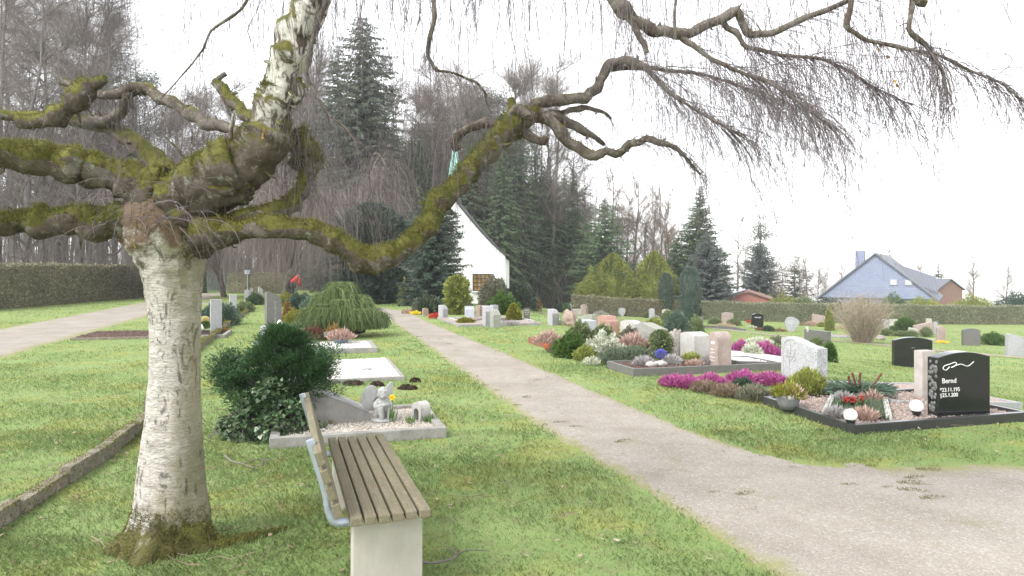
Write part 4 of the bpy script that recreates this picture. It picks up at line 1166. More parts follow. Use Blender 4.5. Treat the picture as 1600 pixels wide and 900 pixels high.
for u, d, s in ((205, 64, 1.25), (655, 62, .95), (676, 68, .88), (782, 64, 1.22), (745, 70, 1.3), (815, 70, 1.2), (764, 66, 1.2), (800, 63, 1.12), (730, 62, 1.05), (965, 70, .72), (912, 70, .72)):
    wood(u, d, 'pine', s)

# undergrowth that closes the wood at eye height
def brush():
    mb = MB()
    n = 22000
    u = R.random(n) * 1150 - 180; d = 58 + 34 * R.random(n)
    x = (u - CX) / F * d
    k = x * .29 + d > 0
    z = H(x, d)
    L = 1.2 + 4.5 * R.random(n)**2
    P = np.zeros((n, 5, 3)); P[:, 0] = np.c_[x, d, z]
    dd = unit(np.c_[R.normal(0, .25, (n, 2)), np.ones(n)])
    for q in range(1, 5):
        dd = unit(dd + R.normal(0, .12, (n, 3)))
        P[:, q] = P[:, q - 1] + dd * (L / 4)[:, None]
    twigs(mb, P, np.linspace(.018, .006, 5)[None] * (.6 + .9 * R.random(n))[:, None])
    tag(mb.build('undergrowth', MAT['wood_twig'], smooth=False), 'thicket of bare brown saplings at the foot of the wood', 'undergrowth', kind='stuff')
    # young trunks, countless, far back in the wood
    mb = MB()
    n = 700
    u = R.random(n) * 1080 - 150; d = 66 + 40 * R.random(n); x = (u - CX) / F * d
    L = 9 + 9 * R.random(n)
    s = np.linspace(0, 1, 5)
    P = np.stack([x[:, None] + s * R.normal(0, .5, (n, 1)), d[:, None] + 0 * s, H(x, d)[:, None] + L[:, None] * s], -1)
    twigs(mb, P, np.linspace(.12, .03, 5)[None] * (.6 + .8 * R.random(n))[:, None], sides=5)
    tag(mb.build('forest', MAT['wood_bark'], smooth=True), 'countless thin trunks deep in the wood', 'forest', kind='stuff')
brush()

# --- single trees one can tell apart
tree('spruce_tree', conifer_meshes(21.5, 4.3, .05, 96, 10, .45, .6, 1.0, 'spruce_grey', .5, hang=.45, gaps=.2), tr(566, 0, 54), 'tallest dark spruce, its ragged spire rising above the yew beside the chapel', 1.2)
tree('spruce_tree', conifer_meshes(20, 3.0, .1, 70, 8, .42, .6, .9, 'spruce_grey', .55, hang=.4, gaps=.25), tr(530, 0, 56), 'thin ragged spruce close against the tallest spruce', .4)
tree('fir_tree', conifer_meshes(9.4, 3.6, .03, 40, 9, .34, .18, 1.1, 'fir', .8, tip_up=.05, gaps=.05), tr(944, 0, 57), 'light green fir with tiered level boughs behind the golden thuja hedge end', 2.0)
tree('spruce_tree', conifer_meshes(10.8, 3.3, .03, 60, 12, .34, .28, 1.3, 'spruce', .95, gaps=.03), tr(1094, 0, 57), 'regular cone-shaped dark spruce against the white sky', .3)
tree('blue_spruce', conifer_meshes(6.6, 2.3, .02, 44, 12, .3, .2, 1.3, 'spruce_blue', .75, gaps=.03), tr(1104, 0, 53.5), 'grey-blue spruce in front of the cone-shaped dark spruce', 1)
tree('fir_tree', conifer_meshes(6.4, 2.0, .02, 36, 9, .3, .2, 1.1, 'spruce', .7, gaps=.05), tr(1058, 0, 58), 'low dark fir between golden thuja and dark spruce', 1)
tree('spruce_tree', conifer_meshes(9, 1.9, .03, 30, 8, .36, .4, .8, 'spruce', .7, hang=.2, gaps=.14), tr(914, 0, 61), 'dark drooping spruce just behind the tiered fir', 2)
tree('bare_tree', bare_meshes(8.6, 2.4, .4, 12, 5, 4, .9, 0, .6, 'wood_twig2'), tr(1152, 0, 62), 'bare ivy-clad tree standing alone beside the shed', .5)
tree('cypress_tree', conifer_meshes(8.0, 2.3, .02, 44, 10, .36, .1, 1.2, 'spruce_blue', .5, gaps=.04), tr(1188, 0, 72), 'soft grey-green bushy conifer behind the shed', 1)
tree('pine_tree', pine_meshes(12, 2.2, .4, 30, 'pine', 200), tr(1194, 0, 80), 'thin pine with a leaning feathery crown above the grey-green conifer', 1)
tree('larch_tree', conifer_meshes(9.0, 3.0, .1, 34, 7, .36, .15, .5, 'pine', .9, gaps=.3), tr(1242, 0, 84), 'sparse see-through larch between shed and slate house', 1)
tree('spruce_tree', conifer_meshes(9.6, 2.0, .1, 34, 7, .34, .2, .7, 'spruce_blue', .8, gaps=.15), tr(1388, 0, 88), 'small pointed spruce peeping over the slate gable', 1)
tree('spruce_tree', conifer_meshes(7.2, 1.0, .05, 26, 6, .3, .2, .8, 'spruce', .7, gaps=.1), tr(1466, 0, 84), 'narrow dark spruce behind the end of the slate roof', 1)
tree('larch_tree', bare_meshes(7.6, 2.2, .15, 18, 7, 6, .5, .1, .5, 'wood_twig2'), tr(1440, 0, 92), 'pale pinkish bare tree between the two small spruces', 1)
for i, (u, d, s) in enumerate(((1262, 74, .40), (1290, 86, .42), (1318, 92, .42), (1222, 70, .42), (1160, 80, .5), (1206, 88, .5), (1250, 92, .5), (1275, 82, .46), (1520, 90, .5), (1570, 80, .45), (1640, 86, .55))):
    tree('bare_tree', P_tan[i % 2], tr(u, 0, d), 'small faint leafless tree in the gardens around the slate house', R.random() * 6, s, 'small garden trees around the slate house')

# second weeping birch with its curtain of whips
def weeping():
    p = tr(447, 0, 33)
    t = thing('weeping_birch', p, 'second weeping birch with dark mossy stump-like top and a curtain of whips', 'tree')
    tb, cb = MB(), MB()
    q = spline([(-.15, 0, 0, .17), (-.1, 0, .5, .13), (0, 0, .9, .13), (.1, 0, 1.3, .18), (.3, 0, 1.6, .20), (.55, 0, 1.95, .14)], .06)
    tube(tb, q[:, :3], q[:, 3], 14, .3, 5)
    bp = []
    for k in range(26):
        a = R.random() * 2 * PI; Lr = 1.6 + 2.0 * R.random(); hh = 2.2 + 3.6 * R.random()
        bp.append(spline([(.2, 0, 1.4), (.2 + math.cos(a) * Lr * .3, math.sin(a) * Lr * .3, 1.4 + hh * .6), (math.cos(a) * Lr * .7, math.sin(a) * Lr * .7, 1.3 + hh), (math.cos(a) * Lr, math.sin(a) * Lr, 1.2 + hh * .9)], 5.0))
        s = np.linspace(0, 1, 10); b = bp[-1]
        tube(cb, spline(b, .3), .03, 5, 0, rnd=.1)
    n = 1500
    i = R.integers(0, len(bp), n)
    P0 = np.array([bp[j][R.integers(1, len(bp[j]))] if R.random() < .4 else bp[j][-2] * (1 - f) + bp[j][-1] * f for j, f in zip(i, R.random(n))])
    P0 = P0 + R.normal(0, .25, P0.shape)
    K = 9; L = 1.2 + 3.2 * R.random(n); L = np.minimum(L, P0[:, 2] - .4)
    P = np.zeros((n, K, 3)); P[:, 0] = P0; d = unit(np.c_[R.normal(0, .6, (n, 2)), .2 * np.ones(n)])
    for k in range(1, K):
        d = unit(d + np.array([0, 0, -.5]) + R.normal(0, .06, (n, 3)))
        P[:, k] = P[:, k - 1] + d * (L / (K - 1))[:, None]
    twigs(cb, P, np.linspace(.006, .003, K)[None].repeat(n, 0))
    tb.build('trunk', MAT['limb_dark'], t); cb.build('crown', MAT['wood_twig'], t, False)
    # more curtains further back are trees of their own
    for (u, d, s, rz) in ((250, 40, 1.15, 2), (345, 44, 1.2, 4), (545, 47, 1.35, 1), (715, 62, 1.9, 5)):
        c = dup(t, tr(u, 0, d), rz, 'weeping leafless tree, a grey-brown curtain of whips before the wood', s, 'weeping trees before the wood')
weeping()

# --- clipped and natural shrubs ------------------------------------------------
def shrub_mesh(rx, ry, rz, n, leaf, mat, shape='dome', lumps=.18, seed=0.0, up=.25, wid=.45, core=True, shell=.35, core_mat=None, freq=None):
    """crown of n leaves; base on z = 0"""
    mb = MB()
    d = rdir(n)
    if shape in ('dome', 'ball'):
        lo = -.25 if shape == 'dome' else -.95
        d[:, 2] = np.where(d[:, 2] < lo, -d[:, 2], d[:, 2])
        body = lambda q: q
    k = 1 + lump(d * 1.0, freq or 2.2, lumps * 1.6, seed) + lump(d * 1.0, (freq or 2.2) * 2.6, lumps * .8, seed + 3)
    r = (1 - shell * R.random(n)**1.8) * k
    P = d * r[:, None]
    N = d.copy()
    if shape == 'cone':          # pointed
        t = R.random(n)**1.15; a = R.random(n) * 2 * PI
        prof = (1 - t**1.9)**.75 * np.clip(t / .07 + .65, 0, 1)
        dd = np.c_[np.cos(a), np.sin(a), t * 2 - 1]
        k = 1 + lump(dd, freq or 2.2, lumps * 1.6, seed) + lump(dd, 6, lumps * .8, seed + 3)
        r = prof * k * (1 - shell * R.random(n)**1.8)
        P = np.c_[np.cos(a) * r, np.sin(a) * r, t * 2 - 1]; N = np.c_[np.cos(a), np.sin(a), .35 * np.ones(n)]
    if shape == 'column':        # round-topped pillar
        t = R.random(n); a = R.random(n) * 2 * PI
        prof = np.clip((1 - t) / .22, 0, 1)**.5 * np.clip(.75 + t * .6, 0, 1)
        dd = np.c_[np.cos(a), np.sin(a), t * 3]
        k = 1 + lump(dd, freq or 2.2, lumps * 1.6, seed) + lump(dd, 6, lumps * .8, seed + 3)
        r = prof * k * (1 - shell * R.random(n)**1.8)
        P = np.c_[np.cos(a) * r, np.sin(a) * r, t * 2 - 1]; N = np.c_[np.cos(a), np.sin(a), .3 * np.ones(n)]
    S = np.array([rx, ry, rz])
    if shape == 'dome': X = np.c_[P[:, 0] * rx, P[:, 1] * ry, np.maximum(P[:, 2] * .8 + .2, .02) * rz]
    else: X = np.c_[P[:, 0] * rx, P[:, 1] * ry, (P[:, 2] + 1) / 2 * rz]
    D = unit(N) + rdir(n) * .8 + np.array([0, 0, up])
    L = leaf * (.55 + .9 * R.random(n))
    X[:, 2] = np.maximum(X[:, 2], .01)
    leaves(mb, X, D, L, L * wid, np.clip(R.random(n) * .75 + .25 * (k - 1) / max(lumps, .01) * .5 + .12, 0, 1), fold=.12)
    mi = 0
    if core:
        cb = MB()
        m = max(60, n // 60)
        i = R.integers(0, n, m)
        s = np.linspace(0, 1, 4)
        P = X[i][:, None] * s[None, :, None] ** np.array([.8, .8, 1.0])
        twigs(mb, P, np.linspace(.008, .003, 4)[None].repeat(m, 0) * max(.6, min(2, rz)), rnd=R.random(m) * .2, mi=1)
        b2 = MB()
        ball(b2, (0, 0, rz * .42 if shape != 'cone' else rz * .33), (rx * .66, ry * .66, rz * (.42 if shape != 'cone' else .32)), 18, 12, None, .2, 2.0, seed)
        v = np.concatenate(b2.v); l = b2.l; off = 0
        for ll, nn in zip(b2.l, b2.n): mb.add(v, ll.reshape(-1, nn[0]), .15, 0)
    return mb

def shrub(name, loc, label, cat, rx, ry, rz, n, leaf, mat, part='foliage', grp=None, rot=0.0, trunk='wood_bark', **kw):
    mb = shrub_mesh(rx, ry, rz, n, leaf, mat, **kw)
    o = mb.build(name, [MAT[mat], MAT[trunk]], None, False)
    o.location = tuple(float(q) for q in loc); o.rotation_euler = (0, 0, rot)
    return tag(o, label, cat, grp)

def px(d): return d / F            # metres per picture unit at distance d

def shrub_px(name, u, vbase, w, h, label, mat, n, leaf, shape='dome', depth=None, d=None, cat='shrub', **kw):
    p = gp(u, vbase) if d is None else tr(u, 0, d)
    m = px(p[1])
    rx = w / 2 * m; rz = h * m; ry = rx if depth is None else depth
    p = p + np.array([p[0] / p[1], 1, 0]) * min(rx, ry) * .8
    p[2] = float(H(p[0], p[1])) - .01
    rz *= .9 if shape == 'dome' else 1.0; rx *= .95
    return shrub(name, p, label, cat, rx, ry, rz, n, leaf, mat, shape=shape, **kw)

# hedges: clipped walls of leaves
def hedge(name, a, b, h, w, label, mat, n_per, leaf):
    a, b = np.array(a, float), np.array(b, float)
    Lh = np.linalg.norm(b - a); d = (b - a) / Lh; nr = np.array([-d[1], d[0]])
    mb = MB()
    m = int(Lh / .5) + 2
    s = np.linspace(0, Lh, m)
    c = a + d * s[:, None]; z = H(c[:, 0], c[:, 1])
    hh = h + nz(s, .5, 3.3) * .10
    ww = w / 2 - .06
    V = np.stack([np.c_[c - nr * ww, z - .1], np.c_[c - nr * ww, z + hh - .06], np.c_[c + nr * ww, z + hh - .06], np.c_[c + nr * ww, z - .1]], 1).reshape(-1, 3)
    i = np.arange(m - 1)[:, None]; j = np.arange(4)[None]
    f = np.stack([i * 4 + j, i * 4 + (j + 1) % 4, (i + 1) * 4 + (j + 1) % 4, (i + 1) * 4 + j], -1).reshape(-1, 4)
    mb.add(V, f, .1); mb.add(V[:4], [[0, 1, 2, 3]], .1); mb.add(V[-4:], [[3, 2, 1, 0]], .1)
    area = Lh * (2 * h + w); n = int(area * n_per)
    q = R.random(n) * Lh; per = R.random(n) * (2 * h + w)
    hq = np.interp(q, s, hh)
    front = per < h; top = (per >= h) & (per < h + w)
    off = np.where(front, -w / 2, np.where(top, per - h - w / 2, w / 2))
    zz = np.where(front, per, np.where(top, hq, per - h - w)) * np.where(top, 1, hq / h)
    bulge = np.array([mnoise.noise(Vector((x * .8, y * 1.6, 7.7))) for x, y in zip(q, zz)]) * .07
    off = off + np.where(top, 0, np.sign(off)) * (bulge - .07 * R.random(n)); zz = zz + np.where(top, bulge - .05 * R.random(n) + .06 * R.random(n)**4, 0)
    P2 = a + d * q[:, None] + nr * off[:, None]
    P = np.c_[P2, np.interp(q, s, z) + zz]
    N = np.where(top[:, None], np.array([0, 0, 1.0]), np.c_[nr[0] * np.sign(off), nr[1] * np.sign(off), .2 * np.ones(n)])
    for e, sg in ((a, -1), (b, 1)):
        k = int(w * h * n_per)
        o2 = (R.random(k) - .5) * w; z2 = R.random(k) * h
        P = np.vstack([P, np.c_[e + nr * o2[:, None] + d * sg * .02, float(H(*e)) + z2]]); N = np.vstack([N, np.tile([d[0] * sg, d[1] * sg, .2], (k, 1))])
    n = len(P)
    L = leaf * (.6 + 1.2 * R.random(n))
    leaves(mb, P, N * .55 + rdir(n) * .9, L, L * .55, fold=.1)
    return tag(mb.build(name, MAT[mat], None, False), label, 'hedge')

hA = gp(108, 474)[:2]
hedge('hedge', (-22.0, 27.0), (-23.6, 45.0), 1.95, .9, 'tall clipped brown-green hedge beside the paved upper path', 'hedge', 330, .075)
hedge('hedge', (-23.4, 52.6), (-27.5, 52.9), 1.75, .8, 'short clipped hedge closing the far side of the green gate', 'hedge', 260, .08)
hedge('hedge', (-21.2, 52.0), (-16.6, 51.0), 1.55, .8, 'clipped hedge running from the green gate towards the second birch', 'hedge', 260, .08)
hedge('hedge', (4.3, 48.6), (13.4, 50.6), 1.28, .8, 'clipped brown hedge below the golden thujas', 'hedge', 330, .075)
hedge('hedge', (13.9, 50.7), (41.0, 51.9), 1.36, .85, 'long clipped green-brown hedge in front of the slate house', 'hedge_g', 330, .075)
# ------------------------------------------------------------------ chapel, houses, shed, gate
def chapel():
    d = 37.0; m = px(d)
    c = tr(706, 0, d); z0 = -.3
    hw, eave, apex = 2.86, 2.45, 5.62                 # half width of the gable, eaves, ridge above eye-level ground
    Lc = 9.0
    t = thing('chapel', (c[0], c[1], 0), 'small white chapel with a steep flared slate roof and a verdigris spirelet', 'chapel', rz=-.02)
    def prof(n=16):
        s = np.linspace(0, 1, n)                       # roofline flares outwards near the eaves
        x = hw * s; z = apex - (apex - eave) * (s * 1.06 - .06 * s**3 - 0.085 * np.sin(PI * s) * -1.0 * 1.0)
        return x, z
    x, z = prof()
    z = apex - (apex - eave) * (1.16 * (x / hw) - .16 * (x / hw)**2.6)
    wl = [(-hw, z0), (hw, z0)] + [(a, b) for a, b in zip(x[::-1], z[::-1])] + [(-a, b) for a, b in zip(x[1:], z[1:])]
    # wall with true window openings: gable slab cut into strips around them
    mb = MB()
    wins = [(-1.55, -.55, .55, 1.5), (1.12, 2.22, .58, 1.5)]
    th = .3
    def slab(poly):
        mb.bm(prism_bm(poly, th, 0.0))
    xs = [-hw, wins[0][0], wins[0][1], wins[1][0], wins[1][1], hw]
    top = lambda q: float(np.interp(abs(q), x, z))
    for a, b in zip(xs[:-1], xs[1:]):
        q = np.linspace(a, b, 10)
        up = [(float(v), top(v)) for v in q[::-1]]
        w = [w_ for w_ in wins if abs(w_[0] - a) < 1e-6]
        if w:
            slab([(a, z0), (b, z0), (b, w[0][2]), (a, w[0][2])]); slab([(a, w[0][3]), (b, w[0][3])] + up)
        else: slab([(a, z0), (b, z0)] + up)
    o = mb.build('wall', MAT['plaster'], t, False)
    for sx in (-1, 1):
        from_bm('side_wall', box_bm(.3, Lc - .3, eave - z0 - .1, (sx * (hw - .155), Lc / 2 + .16, z0)), MAT['plaster'], t)
    # roof: two flared sheets with thickness, overhanging
    rb = MB()
    xo = np.r_[x, hw + .22]; zo = np.r_[z + .05, eave - .02]
    for sx in (-1, 1):
        for k in range(len(xo) - 1):
            y0, y1 = -.30, Lc + .3
            A0, A1 = np.array([sx * xo[k], zo[k]]), np.array([sx * xo[k + 1], zo[k + 1]])
            V = [(A0[0], y0, A0[1]), (A1[0], y0, A1[1]), (A1[0], y1, A1[1]), (A0[0], y1, A0[1]), (A0[0], y0, A0[1] + .1), (A1[0], y0, A1[1] + .1), (A1[0], y1, A1[1] + .1), (A0[0], y1, A0[1] + .1)]
            rb.add(V, [[0, 3, 2, 1], [4, 5, 6, 7], [0, 1, 5, 4], [2, 3, 7, 6], [1, 2, 6, 5]])
    rb.build('roof', MAT['roof_dark'], t, False)
    from_bm('gutter', box_bm(.10, Lc + .5, .08, (hw + .28, Lc / 2, eave - .05), bevel=.02), MAT['lead'], t)
    # spirelet astride the ridge
    sb = bmesh.new()
    bmesh.ops.create_cone(sb, cap_ends=True, segments=4, radius1=.56, radius2=.02, depth=2.9)
    bmesh.ops.rotate(sb, matrix=Matrix.Rotation(PI / 4, 3, 'Z'), verts=sb.verts)
    bmesh.ops.translate(sb, vec=(.02, 1.4, apex + .75 + 1.45), verts=sb.verts)
    s = from_bm('spire', sb, MAT['copper'], t)
    from_bm('spire_base', box_bm(.62, .62, 1.1, (.02, 1.4, apex - .25)), MAT['roof_dark'], s)
    for a, b, z1, z2 in wins:
        g = from_bm('window', box_bm(b - a - .004, .03, z2 - z1 - .004, ((a + b) / 2, .02, z1 + .002)), MAT['amber'], t)
        fb = MB()
        for k in range(6):
            fb.bm(box_bm(.035, .05, z2 - z1 - .01, (a + .02 + (b - a - .04) * k / 5, -.02, z1 + .005)))
        for k in range(5):
            fb.bm(box_bm(b - a - .05, .045, .035, ((a + b) / 2, -.024, z1 + .012 + (z2 - z1 - .06) * k / 4)))
        fb.build('window_frame', MAT['lead'], g, False)
        from_bm('sill', box_bm(b - a + .1, .12, .05, ((a + b) / 2, -.20, z1 - .055)), MAT['plaster'], g)
chapel()

def slate_house():
    d = 64.0; m = px(d)
    c = tr(1368, 0, d); zb = c[2]
    apex = EYE - (398 - HY) * m; ev = EYE - (466 - HY) * m
    t = thing('slate_house', (c[0], c[1], 0), 'house with a broad pale blue slate-clad gable, brick chimney and two tiny windows', 'house', rz=-.58)
    hw = 79 * m
    # gable from eaves up in slate cladding, brick below
    from_bm('gable', prism_bm([(-hw, ev), (hw, ev), (0, apex)], .3, 0), MAT['slate_clad'], t)
    mb = MB()
    mb.bm(box_bm(2 * hw - 1.2, 14.0, ev - zb + .3, (0, 7.1, zb - .3)))
    mb.build('wall', MAT['slate_clad'], t, False)
    rb = MB()
    for sx in (-1, 1):
        A0, A1 = (0, apex), (sx * (hw + .35), ev - .26)
        y0, y1 = -.35, 14.2
        V = [(A0[0], y0, A0[1] + .02), (A1[0], y0, A1[1] + .02), (A1[0], y1, A1[1] + .02), (A0[0], y1, A0[1] + .02), (A0[0], y0, A0[1] + .2), (A1[0], y0, A1[1] + .2), (A1[0], y1, A1[1] + .2), (A0[0], y1, A0[1] + .2)]
        rb.add(V, [[0, 3, 2, 1], [4, 5, 6, 7], [0, 1, 5, 4], [2, 3, 7, 6], [1, 2, 6, 5]])
    r = rb.build('roof', MAT['tile_roof'], t, False)
    from_bm('chimney', box_bm(14 * m, .9, 3.2, (-29 * m, 4.0, EYE - (393 - HY) * m - 3.0), bevel=.02), MAT['slate_clad'], r)
    for u in (1391, 1411):
        x = (u - 1366) * m
        z = EYE - (441 - HY) * m
        w = from_bm('window', box_bm(.62, .1, .55, (x, -.17, z - .27)), MAT['granite_grey'], t)
        from_bm('pane', box_bm(.46, .03, .40, (x, -.225, z - .20)), MAT['solar'], w)
    # lower wing with ribbed roof
    wb = MB()
    x0 = 20 * m
    V = [(x0, 5, EYE - (410 - HY) * m), (x0 + 58 * m, 5, EYE - (433 - HY) * m), (x0 + 62 * m, 2.4, EYE - (456 - HY) * m), (x0 + 20 * m, 1.5, EYE - (438 - HY) * m)]
    bm = bmesh.new(); vs = [bm.verts.new(v) for v in V]; f = bm.faces.new(vs)
    rr = bmesh.ops.extrude_face_region(bm, geom=[f]); bmesh.ops.translate(bm, vec=(0, 0, -.25), verts=[g for g in rr['geom'] if isinstance(g, bmesh.types.BMVert)])
    bmesh.ops.recalc_face_normals(bm, faces=bm.faces)
    from_bm('wing_roof', bm, MAT['tile_roof'], t)
slate_house()

def gabled_hut(name, u, d, w_px, v_apex, v_eave, label, wall, roof, length=4.0, rz=0.0, panel=False, cat='shed'):
    m = px(d); c = tr(u, 0, d); hw = w_px / 2 * m
    apex, ev = EYE - (v_apex - HY) * m, EYE - (v_eave - HY) * m
    t = thing(name, (c[0], c[1], 0), label, cat, rz)
    from_bm('wall', prism_bm([(-hw * .9, c[2] - .2), (hw * .9, c[2] - .2), (hw * .9, ev), (0, apex - .05), (-hw * .9, ev)], .12, 0), MAT[wall], t)
    from_bm('side_wall', box_bm(hw * 1.79, length, ev - c[2] + .18, (0, length / 2 + .065, c[2] - .2)), MAT[wall], t)
    rb = MB()
    for sx in (-1, 1):
        A0, A1 = (0, apex), (sx * hw, ev - (apex - ev) * .1)
        y0, y1 = -.25, length + .2
        V = [(A0[0], y0, A0[1]), (A1[0], y0, A1[1]), (A1[0], y1, A1[1]), (A0[0], y1, A0[1]), (A0[0], y0, A0[1] + .12), (A1[0], y0, A1[1] + .12), (A1[0], y1, A1[1] + .12), (A0[0], y1, A0[1] + .12)]
        rb.add(V, [[0, 3, 2, 1], [4, 5, 6, 7], [0, 1, 5, 4], [2, 3, 7, 6], [1, 2, 6, 5]])
    r = rb.build('roof', MAT[roof], t, False)
    if panel:
        A0 = np.array([-.12 * hw, apex + .02]); A1 = np.array([-hw * .95, ev - (apex - ev) * .05])
        V = [(A0[0], 0, A0[1] + .12), (A1[0], 0, A1[1] + .16), (A1[0], length, A1[1] + .16), (A0[0], length, A0[1] + .12)]
        V += [(a, b, c_ + .06) for a, b, c_ in V]
        MB().add(V, [[0, 3, 2, 1], [4, 5, 6, 7], [0, 1, 5, 4], [1, 2, 6, 5], [2, 3, 7, 6], [3, 0, 4, 7]]).build('solar_panel', MAT['solar'], r, False)
gabled_hut('garden_shed', 1168, 54, 72, 456, 467, 'red wooden garden shed with a pale panel on its low roof behind the hedge', 'red_wood', 'brick_pale', 3.5, -.35, True)
gabled_hut('brick_house', 1484, 78, 50, 437, 452, 'reddish brick house half hidden beyond the slate roof', 'brick_pale', 'tile_roof', 7, .2, cat='house')

def gate():
    a, b = np.array([-23.0, 52.2]), np.array([-21.4, 52.1])
    t = thing('garden_gate', (*(a + b) / 2, 0), 'green metal gate set between the clipped hedges at the top of the paved path', 'gate', math.atan2(b[1] - a[1], b[0] - a[0]))
    w = np.linalg.norm(b - a)
    fb = MB()
    for x in (-w / 2, w / 2): fb.bm(box_bm(.06, .06, 1.6, (x, 0, 0)))
    for z in (.1, .8, 1.5): fb.bm(box_bm(w - .07, .04, .05, (0, 0, z)))
    fb.build('gate_frame', MAT['gate'], t, False)
    mb = MB()
    for k in range(22): mb.bm(box_bm(.014, .014, 1.35, (-w / 2 + .06 + (w - .12) * k / 21, -.03, .12)))
    for k in range(8): mb.bm(box_bm(w - .1, .012, .012, (0, -.045, .2 + .17 * k)))
    mb.build('mesh_panel', MAT['gate'], t, False)
    s = thing('notice_board', (-19.6, 51.2, 0), 'small pale notice on a thin post above the hedge by the gate', 'sign')
    from_bm('post', box_bm(.05, .05, 1.75, (0, 0, 0)), MAT['galv'], s)
    from_bm('board', box_bm(.42, .03, .30, (0, -.045, 1.45), bevel=.005), MAT['galv'], s)
gate()
# ------------------------------------------------------------------ bench
def bench():
    # the seat runs along PD-like direction; near end close to the camera
    near = np.array([(612 - CX) / F * 3.28, 3.28]); far = np.array([(556 - CX) / F * 4.86, 4.86])
    dv = unit(far - near); Lb = float(np.linalg.norm(far - near)); mid = (near + far) / 2
    rz = math.atan2(dv[1], dv[0]) - PI / 2           # local y runs along the bench
    t = thing('park_bench', (mid[0], mid[1], 0), 'weathered park bench of grey-brown wooden slats on concrete feet, beside the birch', 'bench', rz)
    sw, sh, gap = .054, .040, .011
    zs = .452
    for k in range(6):
        x = -.163 + k * (sw + gap)
        bm = box_bm(sw, Lb, sh, (x, R.normal(0, .004), zs - sh + R.normal(0, .0012)), bevel=.006)
        from_bm('seat_slat', bm, MAT['slat'], t)
    ba = math.radians(17)                              # back leans away (towards -x)
    for k in range(4):
        h = .09 + k * .088
        x = -.225 - math.sin(ba) * h; z = zs + .0 + math.cos(ba) * h - .05
        bm = box_bm(.036, Lb, .066, (0, 0, -.033), bevel=.006)
        bmesh.ops.rotate(bm, matrix=Matrix.Rotation(-ba, 3, 'Y'), verts=bm.verts)
        bmesh.ops.translate(bm, vec=(x, R.normal(0, .004), z), verts=bm.verts)
        from_bm('back_slat', bm, MAT['slat'], t)
    for sy in (-1, 1):
        y = sy * (Lb / 2 - .17)
        from_bm('concrete_foot', box_bm(.34, .12, zs - sh - .003 + .25, (.0, y, -.25), bevel=.008), MAT['concrete'], t)
        mb = MB()
        q = spline([(-.15, y - .0, zs - sh - .03), (-.24, y, zs - sh - .032), (-.275, y, zs - .02), (-.262 - math.sin(ba) * .12, y, zs + .10), (-.262 - math.sin(ba) * .36, y, zs + .34)], .02)
        # flat steel bar: scaled tube
        tube(mb, q, .021, 10)
        from_bm('bracket_plate', box_bm(.12, .05, .012, (-.11, y, zs - sh - .016), bevel=.002), MAT['galv'], t)
        mb.build('steel_bracket', MAT['galv'], t)
    return t
bench()

# ------------------------------------------------------------------ gravestones
YAW_ROW = math.atan2(ND[1], ND[0]) - PI / 2         # turns a stone's face (local -y) to the path side
def outl(shape, w, h):
    """outline in x,z of a stone of width w, height h"""
    a = w / 2
    T = np.linspace(0, 1, 15)
    if shape == 'flat': top = [(a, h), (-a, h)]
    elif shape == 'arc': top = [(a - 2 * a * s, h - .10 * h * (2 * s - 1)**2) for s in T]
    elif shape == 'round': top = [(a * math.cos(PI * s), h - a * .55 + a * .55 * math.sin(PI * s)) for s in T]
    elif shape == 'halfround': top = [(a * math.cos(PI * s), h - a + a * math.sin(PI * s)) for s in T]
    elif shape == 'wave': top = [(a - 2 * a * s, h * (.86 + .14 * (.5 - .5 * math.cos(PI * min(1, max(0, (s - .0) * 1.15)))) - .03 * max(0, s - .87) / .13)) for s in T]
    elif shape == 'wave_r': top = [(a - 2 * a * s, h * (.78 + .22 * (.5 + .5 * math.cos(PI * min(1, max(0, (s - .08) * 1.1)))))) for s in T]
    elif shape == 'slope': top = [(a, h * .86), (a * .3, h * .98), (-a * .2, h), (-a, h * .95)]
    elif shape == 'slant': top = [(a, h * .74), (a * .6, h * .82), (a * .1, h * .93), (-a, h)]
    elif shape == 'gable': top = [(a, h * .9), (0, h), (-a, h * .9)]
    elif shape == 'leaf': return [(-a * .25, 0), (a * .35, 0), (a * .8, h * .4), (a, h * .72), (a * .7, h * .9), (0, h), (-a * .7, h * .93), (-a, h * .6), (-a * .75, h * .25)]
    elif shape == 'obelisk': top = [(a * .75, h * .5), (0, h), (-a * .75, h * .5)]
    elif shape == 'notch': top = [(a, h * .82), (a * .55, h * .84), (a * .5, h), (-a * .4, h), (-a, h * .93)]
    else: top = [(a, h), (-a, h)]
    return [(-a, 0), (a, 0)] + [(float(p), float(q)) for p, q in top]

